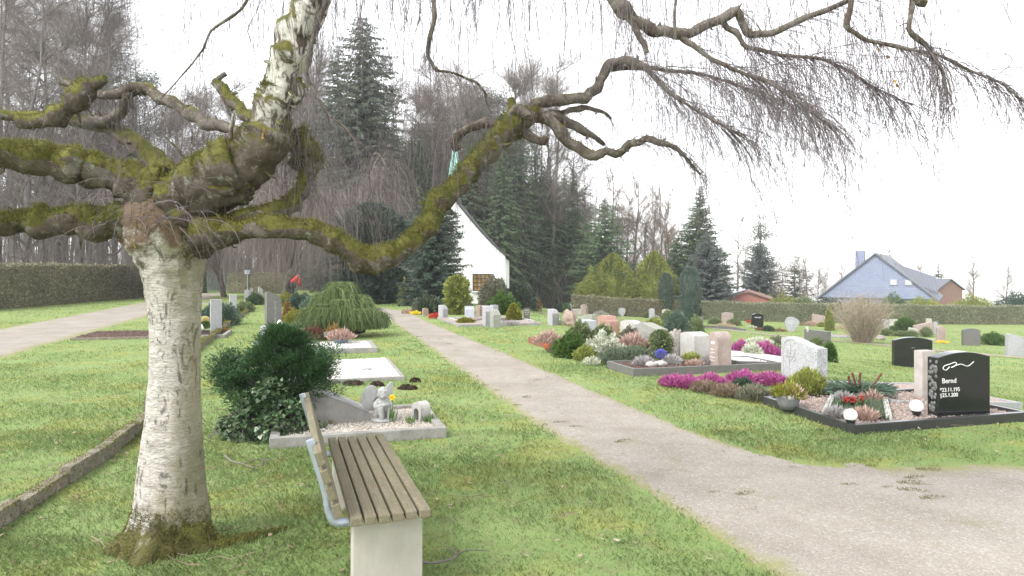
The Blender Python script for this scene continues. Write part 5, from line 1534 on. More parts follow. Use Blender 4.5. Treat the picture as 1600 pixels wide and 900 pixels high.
def stone(u0, u1, vt, vb, shape, mat, label, yaw=None, thick=.16, d=None, rock=False, grp=None, base=None, base_mat='kerb', letters=None, tilt=0.0, name='gravestone', wmin=.2, bev=.012, cat='gravestone', extra=None):
    uc = (u0 + u1) / 2
    p = gp(uc, vb) if d is None else tr(uc, 0, d)
    m = px(p[1])
    yaw = YAW_ROW if yaw is None else yaw
    h = EYE - (vt - HY) * m - p[2]
    s = p[0] / p[1]
    wx, wy = math.cos(yaw), math.sin(yaw)
    kw = abs(wx - s * wy); kt = abs(-wy - s * wx)
    w = max(wmin, ((u1 - u0) * m - thick * kt) / max(kw, .15))
    t = thing(name, p, label, cat, yaw, grp)
    if rock:
        mb = MB()
        ball(mb, (0, 0, h * .42), (w * .5, thick * .6, h * .58), 36, 24, None, .32, 1.7, u0 * .13)
        v = mb.v[0]; v[:, 2] = np.maximum(v[:, 2], -.03)
        mb.build('stone', MAT[mat], t)
    else:
        bm = prism_bm(outl(shape, w, h), thick, bev)
        if base:
            bmesh.ops.translate(bm, vec=(0, 0, base - .001), verts=bm.verts)
            from_bm('base', box_bm(w * 1.12, thick * 1.6, base + .05, (0, 0, -.05), bevel=.008), MAT[base_mat], t)
        else:
            bmesh.ops.translate(bm, vec=(0, 0, -.03), verts=bm.verts)
        if tilt: bmesh.ops.rotate(bm, matrix=Matrix.Rotation(tilt, 3, 'Y'), verts=bm.verts)
        st = from_bm('stone', bm, MAT[mat], t)
    if letters:
        for txt, x, z, size, lm in letters:
            lettering(txt, t, (x * w / 2, -thick / 2 - .002, z * h), size * h, lm)
    if extra: extra(t, w, h, thick)
    return t

def lettering(txt, parent, loc, size, mat, rot=(PI / 2, 0, 0), align='CENTER', name='lettering', spacing=1.0):
    c = bpy.data.curves.new(name, 'FONT')
    c.body = txt; c.size = size; c.align_x = align; c.align_y = 'CENTER'; c.extrude = .0015; c.space_line = spacing
    c.materials.append(MAT[mat])
    f = bpy.data.objects.new('text', c); COL.objects.link(f)
    bpy.context.view_layer.update()
    me = bpy.data.meshes.new_from_object(f.evaluated_get(bpy.context.evaluated_depsgraph_get()))
    bpy.data.objects.remove(f); me.name = name
    if not me.materials: me.materials.append(MAT[mat])
    o = link(name, me, parent)
    o.location = loc; o.rotation_euler = rot
    return o

def scrawl(n, x0, x1, z, parent, thick, mat, hgt, seed):
    """a line of carved characters too small to read"""
    rs = np.random.default_rng(seed)
    mb = MB()
    x = x0
    while x < x1:
        w = hgt * (.4 + .4 * rs.random())
        if rs.random() < .86:
            mb.bm(box_bm(w * .25, .003, hgt * (.7 + .3 * rs.random()), (x, -thick / 2 - .002, z)))
            mb.bm(box_bm(w * .5, .003, hgt * .2, (x + w * .38, -thick / 2 - .002, z + hgt * .4 * rs.random())))
        x += w * 1.25
    mb.build('inscription', MAT[mat], parent, False)

def lines(mat, rows, hg=.05, x0=-.7, x1=.7):
    def f(t, w, h, th):
        for i, z in enumerate(rows):
            scrawl(0, x0 * w / 2, x1 * w / 2 * (.75 + .25 * ((i * 37) % 3) / 2), z * h, t, th, mat, hg * h, i * 7 + int(w * 1000))
    return f

# --- bordered beds
def bed(p0, along, across, label, kerb='kerb', fill='white_gravel', kh=.09, kw=.07, fz=.05, yaw=None, name='grave_bed', grp=None, pebbles=0, psize=.012):
    """p0: nearest-path front corner on the ground (x, y); extends `along` (row direction, away) and `across` (away from the path, may be negative)"""
    p0 = np.asarray(p0, float)[:2]
    t_ax = PD if yaw is None else np.array([-math.sin(yaw), math.cos(yaw)])
    n_ax = ND if yaw is None else np.array([math.cos(yaw), math.sin(yaw)])
    c4 = [p0, p0 + t_ax * along, p0 + t_ax * along + n_ax * across, p0 + n_ax * across]
    NO_GRASS.append([tuple(c) for c in c4])
    cen = sum(c4) / 4
    zc = float(H(*cen))
    rz = math.atan2(n_ax[1], n_ax[0])
    t = thing(name, (cen[0], cen[1], zc), label, 'grave bed', rz, grp)
    a, b = abs(across), abs(along)
    # slope of the ground inside the bed
    zx = (float(H(*(cen + n_ax * a / 2))) - float(H(*(cen - n_ax * a / 2)))) / a
    zy = (float(H(*(cen + t_ax * b / 2))) - float(H(*(cen - t_ax * b / 2)))) / b
    for (sx, sy, x, y) in ((a, kw, 0, -b / 2 + kw / 2), (a, kw, 0, b / 2 - kw / 2), (kw, b - 2 * kw - .002, -a / 2 + kw / 2, 0), (kw, b - 2 * kw - .002, a / 2 - kw / 2, 0)):
        bm = box_bm(sx, sy, kh + .12, (x, y, -.12), bevel=.006)
        for v in bm.verts: v.co.z += v.co.x * zx + v.co.y * zy
        from_bm('kerb', bm, MAT[kerb], t)
    if fill:
        nx, ny = 14, 20
        X, Y = np.meshgrid(np.linspace(-a / 2 + kw * .9, a / 2 - kw * .9, nx), np.linspace(-b / 2 + kw * .9, b / 2 - kw * .9, ny))
        Z = fz + X * zx + Y * zy + lump(np.c_[X.ravel(), Y.ravel(), 0 * X.ravel()], 4, .012, 3).reshape(X.shape)
        i, j = np.meshgrid(np.arange(ny - 1), np.arange(nx - 1), indexing='ij')
        f = np.stack([i * nx + j, i * nx + j + 1, (i + 1) * nx + j + 1, (i + 1) * nx + j], -1).reshape(-1, 4)
        mb = MB(); mb.add(np.stack([X, Y, Z], -1).reshape(-1, 3), f)
        if pebbles:
            x = (R.random(pebbles) - .5) * (a - 2.6 * kw); y = (R.random(pebbles) - .5) * (b - 2.6 * kw)
            c = np.c_[x, y, fz + x * zx + y * zy + .004 + .006 * R.random(pebbles)]
            r = psize * (.5 + .8 * R.random((pebbles, 1))) * (.6 + .5 * R.random((pebbles, 3)))
            o = np.array([[1, 0, 0], [0, 1, 0], [-1, 0, 0], [0, -1, 0], [0, 0, 1], [0, 0, -1]])
            V = (c[:, None] + o[None] * r[:, None]).reshape(-1, 3)
            ff = np.array([[0, 1, 4], [1, 2, 4], [2, 3, 4], [3, 0, 4]])
            mb.add(V, (np.arange(pebbles)[:, None, None] * 6 + ff[None]).reshape(-1, 3))
        tag(mb.build('gravel', MAT[fill], t), kind='stuff')
    return t, cen, rz

# --- herbs, heathers
def tuft_mesh(rx, ry, h, n, leaf, mat, wid=.22, spread=.55, lumps=.25, seed=0.0, base=.1):
    mb = MB()
    a = R.random(n) * 2 * PI; r = np.sqrt(R.random(n))
    x, y = np.cos(a) * r, np.sin(a) * r
    k = 1 + lump(np.c_[x, y, 0 * x], 2.4, lumps * 1.6, seed) + lump(np.c_[x, y, 0 * x], 6.5, lumps * .8, seed + 4)
    top = np.sqrt(np.maximum(0, 1 - r**2 * .85)) * k
    z = top * (base + (1 - base) * R.random(n)**.45)
    P = np.c_[x * rx * (.9 + .1 * k), y * ry * (.9 + .1 * k), np.maximum(z * h - leaf * .3, .005)]
    D = np.c_[x * .7, y * .7, np.full(n, .9)] + rdir(n) * spread
    L = leaf * (.5 + R.random(n))
    leaves(mb, P, D, L, L * wid, np.clip(.15 + .6 * R.random(n) + .25 * (z / np.maximum(top, .01) - .5), 0, 1))
    m = max(10, n // 40); s = np.linspace(0, 1, 4)
    i = R.integers(0, n, m)
    q = P[i][:, None] * s[None, :, None]
    twigs(mb, q, np.full((m, 4), .003), rnd=np.zeros(m), mi=1)
    return mb

def tuft(name, loc, label, cat, rx, ry, h, n, leaf, mat, grp=None, rot=0.0, **kw):
    o = tuft_mesh(rx, ry, h, n, leaf, mat, **kw).build(name, [MAT[mat], MAT['wood_bark']], None, False)
    o.location = tuple(float(q) for q in loc); o.rotation_euler = (0, 0, rot)
    return tag(o, label, cat, grp)

def tuft_px(name, u, vb, w, h, label, mat, n, leaf, ry=None, lift=0.0, cat='plant', grp=None, rot=0.0, **kw):
    p = gp(u, vb); m = px(p[1]); rx = w / 2 * m
    ryy = rx if ry is None else ry
    p = p + np.array([p[0] / p[1], 1, 0]) * ryy * .7
    p[2] = float(H(p[0], p[1])) + lift
    return tuft(name, p, label, cat, rx * .92, ryy, h * m * .74, n, leaf, mat, grp, rot, **kw)

def bowl(name, p, r, h, mat, label, cat='planter'):
    t = thing(name, p, label, cat)
    prof = [(0, 0), (r * .62, 0), (r * .82, h * .35), (r * .96, h * .8), (r, h), (r * .93, h), (r * .88, h * .82), (0, h * .78)]
    s = 28; a = np.linspace(0, 2 * PI, s, endpoint=False)
    V = np.array([[q * math.cos(b), q * math.sin(b), z] for q, z in prof for b in a])
    i, j = np.meshgrid(np.arange(len(prof) - 1), np.arange(s), indexing='ij')
    f = np.stack([i * s + j, i * s + (j + 1) % s, (i + 1) * s + (j + 1) % s, (i + 1) * s + j], -1).reshape(-1, 4)
    MB().add(V, f).build('bowl', MAT[mat], t)
    MB().bm(_disc(r * .9, h * .8)).build('soil', MAT['soil'], t, False)
    return t
def _disc(r, z):
    bm = bmesh.new(); bmesh.ops.create_circle(bm, cap_ends=True, segments=24, radius=r); bmesh.ops.translate(bm, vec=(0, 0, z), verts=bm.verts); return bm
def cap_mesh(mb, name, mats, parent, loc, smooth=False):
    o = mb.build(name, mats, parent, smooth); o.location = tuple(float(q) for q in loc); return o

exec_rows = []
# ------------------------------------------------------------------ graves between the upper path and the main path
# mossy stone edging: separate low stones in a line
def edging():
    line = [(-3.05, 3.2), (-3.42, 5.5), (-3.72, 6.8), (-4.85, 9.8), (-6.2, 13.5), (-7.15, 16.5), (-8.6, 21.2), (-10.2, 26.4), (-11.6, 31)]
    q = spline([(x, y, 0) for x, y in line], .05)[:, :2]
    s = np.r_[0, np.cumsum(np.linalg.norm(np.diff(q, axis=0), axis=1))]
    L = s[-1]; a = 0; k = 0
    while a < L - .3:
        ln = .62 + .3 * R.random()
        b = min(L, a + ln)
        A_, B_ = [np.array([np.interp(w, s, q[:, 0]), np.interp(w, s, q[:, 1])]) for w in (a, b - .02)]
        c = (A_ + B_) / 2; rz = math.atan2(*(B_ - A_)[::-1])
        near = c[1] < 9
        t = thing('edging_stone', (c[0], c[1], 0), 'low mossy edging stone in the long kerb line between the two lawns', 'kerb stone', rz + R.normal(0, .02), 'mossy edging stones between the lawns')
        mb = MB()
        hh = .13 + .02 * R.normal(); ll = float(np.linalg.norm(B_ - A_))
        bm = box_bm(ll, .085, hh + .1, (0, 0, -.1), bevel=.012)
        bmesh.ops.subdivide_edges(bm, edges=list(bm.edges), cuts=2, use_grid_fill=True)
        for v in bm.verts: v.co += Vector(mnoise.noise_vector(v.co * 9 + Vector((k, 0, 0)))) * .008
        from_bm('stone', bm, MAT['kerb_moss'], t)
        n = 1100 if near else 260
        mo = MB()
        P = np.c_[(R.random(n) - .5) * ll, R.normal(0, .028, n), np.full(n, hh - .012)]
        keep = lump(P + k, 7, 1, k) > -.25
        P = P[keep]
        leaves(mo, P, rdir(len(P)) * .8 + np.array([0, 0, 1.0]), (.02 if near else .04) * (.5 + R.random(len(P))), .007 if near else .018, rnd=.35 + .65 * R.random(len(P)))
        tag(mo.build('moss', MAT['moss'], t, False), kind='stuff')
        a = b; k += 1
edging()

# steles in the strip beyond the edging
stone(328, 347, 466, 521, 'flat', 'granite_grey', 'tall plain grey stele behind the yellow bouquet', yaw=.55, thick=.14)
stone(358, 370, 459, 491, 'flat', 'granite_grey', 'slim grey stele beside the round grey-green bush', yaw=.55, thick=.16)
stone(382, 390, 452, 474, 'flat', 'granite_grey', 'small slim grey stele in front of a dark shrub near the edging', yaw=.4, thick=.2)
stone(390.5, 395.5, 449, 464, 'round', 'white_stone', 'small white round-topped stone behind the slim steles', yaw=.3, thick=.15)
stone(403, 411, 447, 469, 'slant', 'granite_grey', 'grey stele with slanted top, last before the second birch', yaw=.5, thick=.2)
shrub_px('bush', 341, 510, 62, 38, 'round grey-green bush behind the tall plain stele', 'bluegreen', 5000, .07)
shrub_px('bush', 381, 488, 30, 17, 'low pale green cushion bush by the edging stones', 'varieg', 2500, .06)
shrub_px('bush', 398, 477, 26, 19, 'dark broad-leaved shrub between slim steles', 'ivy', 1800, .09)
p = gp(322, 532)
bed(gp(352, 528), 1.6, -1.35, 'low grey kerbed plot in front of the tall plain stele', 'kerb', 'soil', .08, .08, .04)
b1, c1_, r1_ = bed(gp(250, 529), 1.9, -1.9, 'flat plot filled with brown mulch beside the paved upper path', 'kerb_moss', 'mulch', .06, .06, .05, pebbles=1800, psize=.03)

def bouquet():
    p = gp(320, 521); t = thing('flower_bouquet', (p[0], p[1], .06), 'bouquet of pale yellow flowers wrapped in white paper', 'bouquet', .4)
    mb = MB(); n = 500
    d = rdir(n); d[:, 2] = np.abs(d[:, 2])
    leaves(mb, d * .10 * np.array([1, .8, .9]) + np.array([0, 0, .26]), d + rdir(n) * .5, .05, .035, fold=.15); mb.build('blossoms', MAT['paleyellow'], t, False)
    mb = MB(); n = 260
    q = np.c_[R.normal(0, .05, (n, 2)), .05 + .16 * R.random(n)]
    leaves(mb, q, rdir(n) * .5 + np.array([0, 0, .8]), .12, .03); mb.build('stems', MAT['stem'], t, False)
    bm = bmesh.new(); bmesh.ops.create_cone(bm, cap_ends=False, segments=9, radius1=.03, radius2=.12, depth=.22)
    bmesh.ops.rotate(bm, matrix=Matrix.Rotation(1.1, 3, 'Y'), verts=bm.verts); bmesh.ops.translate(bm, vec=(-.13, -.02, .075), verts=bm.verts)
    o = from_bm('paper_wrap', bm, MAT['paper'], t); so = o.modifiers.new('thick', 'SOLIDIFY'); so.thickness = .004
bouquet()
tuft_px('autumn_plant', 333, 527, 12, 9, 'small purple-brown tuft on the plot by the tall plain stele', 'redbrown', 260, .06)
tuft_px('autumn_plant', 352, 521, 16, 10, 'orange-brown heath cushion at the end of the kerbed plot', 'orange', 320, .06)
tuft_px('autumn_plant', 349, 516, 11, 8, 'dull red rosette plant near the edging stones', 'redbrown', 220, .06)

# tall dark stele with the family name running down it, and its neighbours
def dark_stele():
    p = gp(427, 531); m = px(p[1]); h = (533 - 458) * m
    t = thing('gravestone', p, 'tall dark grey stele with a curved top and pale letters running down one face', 'gravestone', .52)
    w = .34; th = .26
    pr = [(-w / 2, -.03), (w / 2, -.03), (w / 2, h * .80), (w * .44, h * .86), (w * .25, h * .92), (0, h * .965), (-w * .2, h * .99), (-w / 2, h)]
    st = from_bm('stone', prism_bm(pr, th, .006), MAT['granite_dark'], t)
    lettering('\n'.join('HENZELMANN'), t, (w * .06, -th / 2 - .002, h * .52), .082, 'letter_grey', spacing=.82)
    return t
dark_stele()
stone(409, 421, 506, 545, 'round', 'granite_grey', 'small grey pillar stone with rounded white top beside the dark cypress shrub', yaw=.5, thick=.15)
def grave_lamp(p, label):
    t = thing('grave_lamp', p, label, 'lamp')
    mb = MB(); tube(mb, np.c_[np.zeros(5), np.zeros(5), np.linspace(0, .42, 5)], .012, 8); mb.build('pole', MAT['lead'], t)
    mb = MB(); tube(mb, np.c_[np.zeros(6), np.zeros(6), np.linspace(.42, .56, 6)], np.array([.02, .05, .055, .055, .04, .01]), 12); mb.build('lamp_head', MAT['globe'], t)
p = gp(437, 540); grave_lamp(p, 'small white-headed grave lamp on a thin pole beside the dark stele')
for u, v, lb in ((396, 541, 'clear glass vase lying on the lawn beside the small grey pillar'), (404, 545, 'upright glass vase with pale stems by the small grey pillar')):
    p = gp(u, v); t = thing('glass_vase', p, lb, 'vase', 1.0)
    mb = MB(); q = spline([(0, 0, .0, .03), (0, 0, .08, .04), (.02, 0, .17, .055)], .02) if u > 400 else spline([(0, 0, .05, .035), (.08, 0, .06, .04), (.17, 0, .075, .055)], .02)
    tube(mb, q[:, :3], q[:, 3], 12); mb.build('vase', MAT['white_polish'], t)
    mb = MB(); leaves(mb, np.repeat(q[-1:, :3], 40, 0), rdir(40) * .6 + np.array([.3, 0, .7]), .10, .02); mb.build('stems', MAT['bluegreen'], t, False)

# shrubs round the weeping false cypress
shrub_px('bush', 450, 480, 40, 22, 'pale yellow-green rounded bush in front of the walker', 'yellowgreen', 2600, .07, d=None)
shrub_px('bush', 466, 486, 36, 26, 'dark spreading juniper behind the yellow-green bushes', 'yew', 2600, .10, lumps=.35)
shrub_px('bush', 487, 490, 36, 24, 'blue-grey creeping juniper beside the weeping shrub', 'bluegreen', 2600, .08, lumps=.3)
shrub_px('conifer', 449, 508, 16, 36, 'little orange-brown pointed conifer beside the dark stele', 'orange', 1500, .06, 'cone')
shrub_px('bush', 462, 512, 36, 28, 'bright yellow-green feathery bush beside the dark stele', 'yellowgreen', 3200, .08, wid=.2, up=.9)
shrub_px('bush', 532, 476, 34, 27, 'golden crown of a bush showing over the weeping shrub', 'gold', 2000, .08, d=19.6)
def weeping_shrub():
    p = gp(540, 531); p = p + np.array([p[0] / p[1], 1, 0]) * .9; p[2] = 0
    p = p + np.array([-.12, 0, 0]); t = thing('weeping_cypress', p, 'broad green thread-leaved weeping shrub, mop-like, beside the path', 'shrub')
    mb = MB()
    # crowns: several fountains of thread-like shoots
    tops = [(0, 0, 1.18, .95), (-.45, .1, .92, .8), (.45, .0, .9, .8), (.8, -.1, .62, .6), (-.8, 0, .62, .6), (.15, -.5, .82, .7), (-.3, -.45, .72, .65), (.55, -.45, .62, .6), (-.05, .5, .9, .7), (.95, .25, .5, .5)]
    for x, y, z, r in tops:
        n = 1700
        a = R.random(n) * 2 * PI; rr = r * (.2 + .62 * R.random(n))
        K = 7; s = np.linspace(0, 1, K)
        z0 = z * (.72 + .36 * R.random(n)); drop = z0 * (.35 + .5 * R.random(n))
        sx = x + R.normal(0, .12, n); sy = y + R.normal(0, .12, n)
        P = np.stack([sx[:, None] + np.cos(a)[:, None] * rr[:, None] * s**.8 * .8, sy[:, None] + np.sin(a)[:, None] * rr[:, None] * s**.8 * .8,
                      np.maximum(.02, z0[:, None] + .08 * s - drop[:, None] * s**2.2)], -1) + R.normal(0, .012, (n, K, 3))
        rn = R.random(n)
        twigs(mb, P, .0065 * np.linspace(1, .5, K)[None].repeat(n, 0), rnd=rn)
    mb.build('foliage', MAT['lime'], t, False)
    t.scale = (.86, .9, 1.06)
    mb = MB(); b = MB(); ball(b, (0, 0, .38), (.75, .6, .42), 16, 10, None, .2); 
    for l, nn in zip(b.l, b.n): mb.add(b.v[0], l.reshape(-1, nn[0]), .1)
    mb.build('stems', MAT['soil'], t)  # one solid dark ball filling the inside of the mop
weeping_shrub()
tuft_px('heather', 489, 533, 42, 26, 'dried red-brown heather under the weeping shrub', 'redbrown', 1400, .09)
tuft_px('heather', 522, 532, 26, 30, 'withered orange-brown shoots under the weeping shrub', 'orange', 700, .09)

# kerbed beds on this side of the path
bA, cA, rA = bed(gp(590, 551), 1.55, -2.2, 'pale gravel bed with a grey kerb and a pink heather bowl', 'kerb', 'white_gravel', .10, .09, .085, pebbles=2500, psize=.018)
bB, cB, rB = bed(gp(633, 594), 2.35, -2.15, 'large white gravel bed with a thin pale kerb', 'kerb', 'white_gravel', .055, .06, .05, pebbles=5000, psize=.016)
p = gp(516, 533); t = thing('name_plaque', (p[0], p[1], .085), 'small grey plaque stone on the pale gravel bed', 'plaque', -.2); from_bm('plaque', box_bm(.28, .10, .13, bevel=.008), MAT['granite_dark'], t)
p = gp(533, 543); b_ = bowl('flower_bowl', (p[0], p[1], .085), .16, .09, 'bluepot', 'blue-grey bowl on the pale gravel bed')
tuft('heather', (p[0], p[1], .15), 'faded pink heather growing in the blue-grey bowl', 'plant', .26, .24, .20, 900, .09, 'pinkdry')
for u, v, lb in ((524, 573, 'flat pale pebble lying alone on the white gravel bed'), (573, 584, 'dark little twig-like ornament on the white gravel bed')):
    p = gp(u, v); mb = MB(); ball(mb, (0, 0, .02), (.11, .05, .025) if u < 560 else (.08, .03, .02), 14, 8, None, .3, 2)
    o = mb.build('pebble' if u < 560 else 'bird_figure', MAT['white_stone' if u < 560 else 'granite_grey']); o.location = (p[0], p[1], .055); tag(o, lb, 'stone' if u < 560 else 'ornament')
for u, v, w, lb in ((552, 601, 34, 'dark soil mound just below the white gravel bed kerb'), (589, 603, 22, 'longish dark soil mound, second along the white gravel kerb'), (637, 608, 30, 'dark soil mound standing alone towards the path'), (649, 597, 16, 'smallest dark soil mound nearest the path')):
    p = gp(u, v); r = w / 2 * px(p[1]); mb = MB(); ball(mb, (0, 0, -.01), (r, r * .7, .055), 24, 12, None, .35, 3, u)
    n = 260; d = rdir(n); d[:, 2] = np.abs(d[:, 2])
    leaves(mb, d * np.array([r, r * .7, .055]), rdir(n), .025, .02)
    o = mb.build('soil_mound', MAT['soil']); o.location = p; tag(o, lb, 'soil mound')

# grave with the angel
bC, cC, rC = bed(gp(698, 684), 1.28, -1.62, 'grave bed with a grey stone kerb holding the angel figure', 'kerb', 'beige_gravel', .10, .085, .06, pebbles=3500, psize=.013)
def angel():
    p = gp(592, 671); p[1] += .12; k = .375
    t = thing('angel_statue', (p[0], p[1], .06), 'small grey cast-stone angel sitting with folded arms and raised wings', 'statue', .62)
    mb = MB()
    def lm(pts, rads, s=10):
        q = spline([(*a, r) for a, r in zip(pts, rads)], .012); tube(mb, q[:, :3] * k, q[:, 3] * k, s)
    # sitting, knees drawn up in front (local -y is the front)
    ball(mb, (0, .03 * k, .18 * k), (.20 * k, .20 * k, .18 * k), 16, 10)                        # hips
    lm([(0, .05, .15), (0, .03, .36), (0, -.02, .54), (0, -.05, .62)], [.19, .185, .17, .09], 14)      # trunk
    ball(mb, (.01 * k, -.09 * k, .75 * k), (.135 * k, .14 * k, .155 * k), 18, 12)                        # head
    ball(mb, (.01 * k, -.225 * k, .725 * k), (.02 * k, .025 * k, .03 * k), 8, 6)                          # nose
    for s in (-1, 1):
        ball(mb, (.01 * k + s * .06 * k, -.19 * k, .69 * k), (.045 * k, .04 * k, .04 * k), 8, 6)            # cheeks
        lm([(s * .11, .0, .16), (s * .15, -.20, .36), (s * .14, -.26, .42)], [.12, .10, .085])               # thigh
        lm([(s * .14, -.26, .42), (s * .12, -.27, .25), (s * .10, -.27, .06)], [.085, .075, .055])            # shin
        lm([(s * .10, -.25, .05), (s * .10, -.36, .035)], [.055, .045])                                          # foot
        lm([(s * .17, -.03, .53), (s * .23, -.15, .44), (s * .14, -.27, .47), (-s * .06, -.31, .50)], [.075, .065, .055, .045])   # folded arms
    for q in range(46):                                                                                                # curls
        d = rdir(1)[0]
        if d[1] < -.35 and d[2] < .45: continue
        ball(mb, (np.array([.01, -.08, .765]) + d * np.array([.13, .135, .15])) * k, (.042 * k,) * 3, 8, 6)
    body = remeshed(mb, .006, 3); body.name = 'body'; body.materials.append(MAT['angel'])
    link('body', body, t)
    for outline, y, yr in (([(.02, .30), (-.16, .27), (-.33, .33), (-.46, .46), (-.52, .62), (-.47, .80), (-.36, .93), (-.22, .99), (-.10, .94), (-.02, .80), (.04, .58)], .20, -.25),
                       ([(.10, .46), (.16, .66), (.23, .84), (.31, .96), (.40, 1.02), (.45, .92), (.44, .76), (.37, .60), (.24, .46)], .19, .35)):
        # a wing: shallow shell with rows of overlapping feathers
        mb = MB()
        O = np.array(outline); c = O.mean(0); root = np.array([.04, .45])
        for ring in range(4):
            f_ = 1 - .22 * ring
            Q = spline(np.c_[root + (O - root) * f_, np.zeros(len(O))], .045)[:, :2]
            for q in Q:
                d_ = unit(q - root); b_ = root + (q - root) * .35
                yy = y + .05 * ring * .5 - .02 + yr * 0
                pts = spline([(b_[0], yy - .01, b_[1], .030), ((b_[0] + q[0]) / 2, yy + .03, (b_[1] + q[1]) / 2, .036), (q[0], yy + .015, q[1], .022)], .03)
                tube(mb, pts[:, :3] * k, pts[:, 3] * k, 8)
        w = remeshed(mb, .0045, 2); w.name = 'wing'; w.materials.append(MAT['angel']); link('wing', w, t)
    bs = MB(); ball(bs, (0, -.05 * k, .02), (.30 * k, .36 * k, .03), 18, 8, None, .1); bs.build('plinth', MAT['angel'], t)
angel()
def book_slab():
    # wedge-shaped headstone, its top face sloping down towards the angel
    p = gp(530, 672); p = p + np.array([-.05, .25, 0])
    t = thing('gravestone', (p[0], p[1], .05), 'grey sloping desk-shaped gravestone half under the dark cypress shrub', 'gravestone', rC + .12)
    bm = bmesh.new()
    pr = [(-.36, -.02), (.27, -.02), (.27, .085), (.24, .10), (-.30, .36), (-.36, .37)]
    b2 = prism_bm([(x, z) for x, z in pr], .50, .01)
    from_bm('stone', b2, MAT['kerb'], t)
    b3 = box_bm(.62, .44, .022, (0, 0, 0), bevel=.006)
    ang = math.atan2(.26, .54)
    bmesh.ops.rotate(b3, matrix=Matrix.Rotation(ang, 3, 'Y'), verts=b3.verts); bmesh.ops.translate(b3, vec=(-.03, 0, .231), verts=b3.verts)
    from_bm('slab', b3, MAT['angel'], t)
book_slab()
def arch_lantern():
    p = gp(655, 672); p[1] += .14
    t = thing('stone_lantern', (p[0], p[1], .055), 'small pale stone grave lantern with an arched opening', 'lantern', -.75)
    w, h, th = .15, .215, .13
    O = [(-w / 2, 0), (-w / 2, h * .62)] + [(-w / 2 * math.cos(PI * s), h * .62 + w / 2 * math.sin(PI * s) * 1.05) for s in np.linspace(0.08, .92, 9)] + [(w / 2, h * .62), (w / 2, 0)]
    iw = w * .52
    I = [(-iw / 2, 0), (-iw / 2, h * .5)] + [(-iw / 2 * math.cos(PI * s), h * .5 + iw / 2 * math.sin(PI * s)) for s in np.linspace(0.08, .92, 9)] + [(iw / 2, h * .5), (iw / 2, 0)]
    n = len(O); V = []
    for y in (-th / 2, th / 2): V += [(x, y, z) for x, z in O] + [(x, y, z) for x, z in I]
    f = []
    for i in range(n - 1):
        f += [[i, n + i, n + i + 1, i + 1], [2 * n + i, 2 * n + i + 1, 3 * n + i + 1, 3 * n + i], [i, i + 1, 2 * n + i + 1, 2 * n + i], [n + i, 3 * n + i, 3 * n + i + 1, n + i + 1]]
    MB().add(V, f).build('shell', MAT['white_stone'], t, False)
    from_bm('back', box_bm(iw - .004, .012, h * .72, (0, th / 2 - .02, .0)), MAT['lead'], t)
    from_bm('foot', box_bm(w * 1.1, th * 1.1, .012, (0, 0, -.010), bevel=.003), MAT['white_stone'], t)
arch_lantern()
def daffodil(p, label, h=.23):
    t = thing('daffodil', p, label, 'flower')
    mb = MB(); n = 14; a = R.random(n) * 2 * PI
    leaves(mb, np.c_[R.normal(0, .02, (n, 2)), np.zeros(n)], np.c_[np.cos(a) * .25, np.sin(a) * .25, np.ones(n)], h * (.55 + .4 * R.random(n)), .012)
    q = spline([(0, 0, 0), (.004, 0, h * .5), (0, -.004, h)], .02); tube(mb, q, .003, 5); mb.build('leaves', MAT['stem'], t, False)
    mb = MB(); a = np.arange(6) / 6 * 2 * PI
    C = np.tile([0, -.01, h], (6, 1)); D = np.c_[np.cos(a), np.full(6, -.25), np.sin(a)]
    leaves(mb, C, D, .042, .026, roll=np.tile([0, 1.0, 0], (6, 1)))
    q = np.array([[0, -.01, h], [0, -.025, h], [0, -.04, h]]); tube(mb, q, np.array([.010, .013, .019]), 10, cap=False); mb.build('blossom', MAT['yellow'], t, False)
p = gp(611, 673); daffodil((p[0], p[1] + .08, .06), 'single yellow daffodil standing beside the stone angel', .265)
for i, (u, dy) in enumerate(((640, .05), (667, .1), (674, .16))):
    p = gp(u, 674); mb = MB(); n = 34; a = R.random(n) * 2 * PI
    leaves(mb, np.c_[R.normal(0, .03, (n, 2)), np.zeros(n)], np.c_[np.cos(a) * .35, np.sin(a) * .35, np.ones(n)], .06 + .07 * R.random(n), .008)
    o = mb.build('bulb_shoots', MAT['stem'], smooth=False); o.location = (p[0], p[1] + dy, .058)
    tag(o, ('sparse green bulb shoots between daffodil and stone lantern', 'green bulb shoots close beside the arched lantern', 'green bulb shoots in the corner of the angel grave')[i], 'plant')
p = gp(507, 676); tuft('ground_plant', (p[0], p[1] + .1, .05), 'little yellow-green cushion between sloping stone and kerb', 'plant', .08, .06, .07, 160, .03, 'gold')

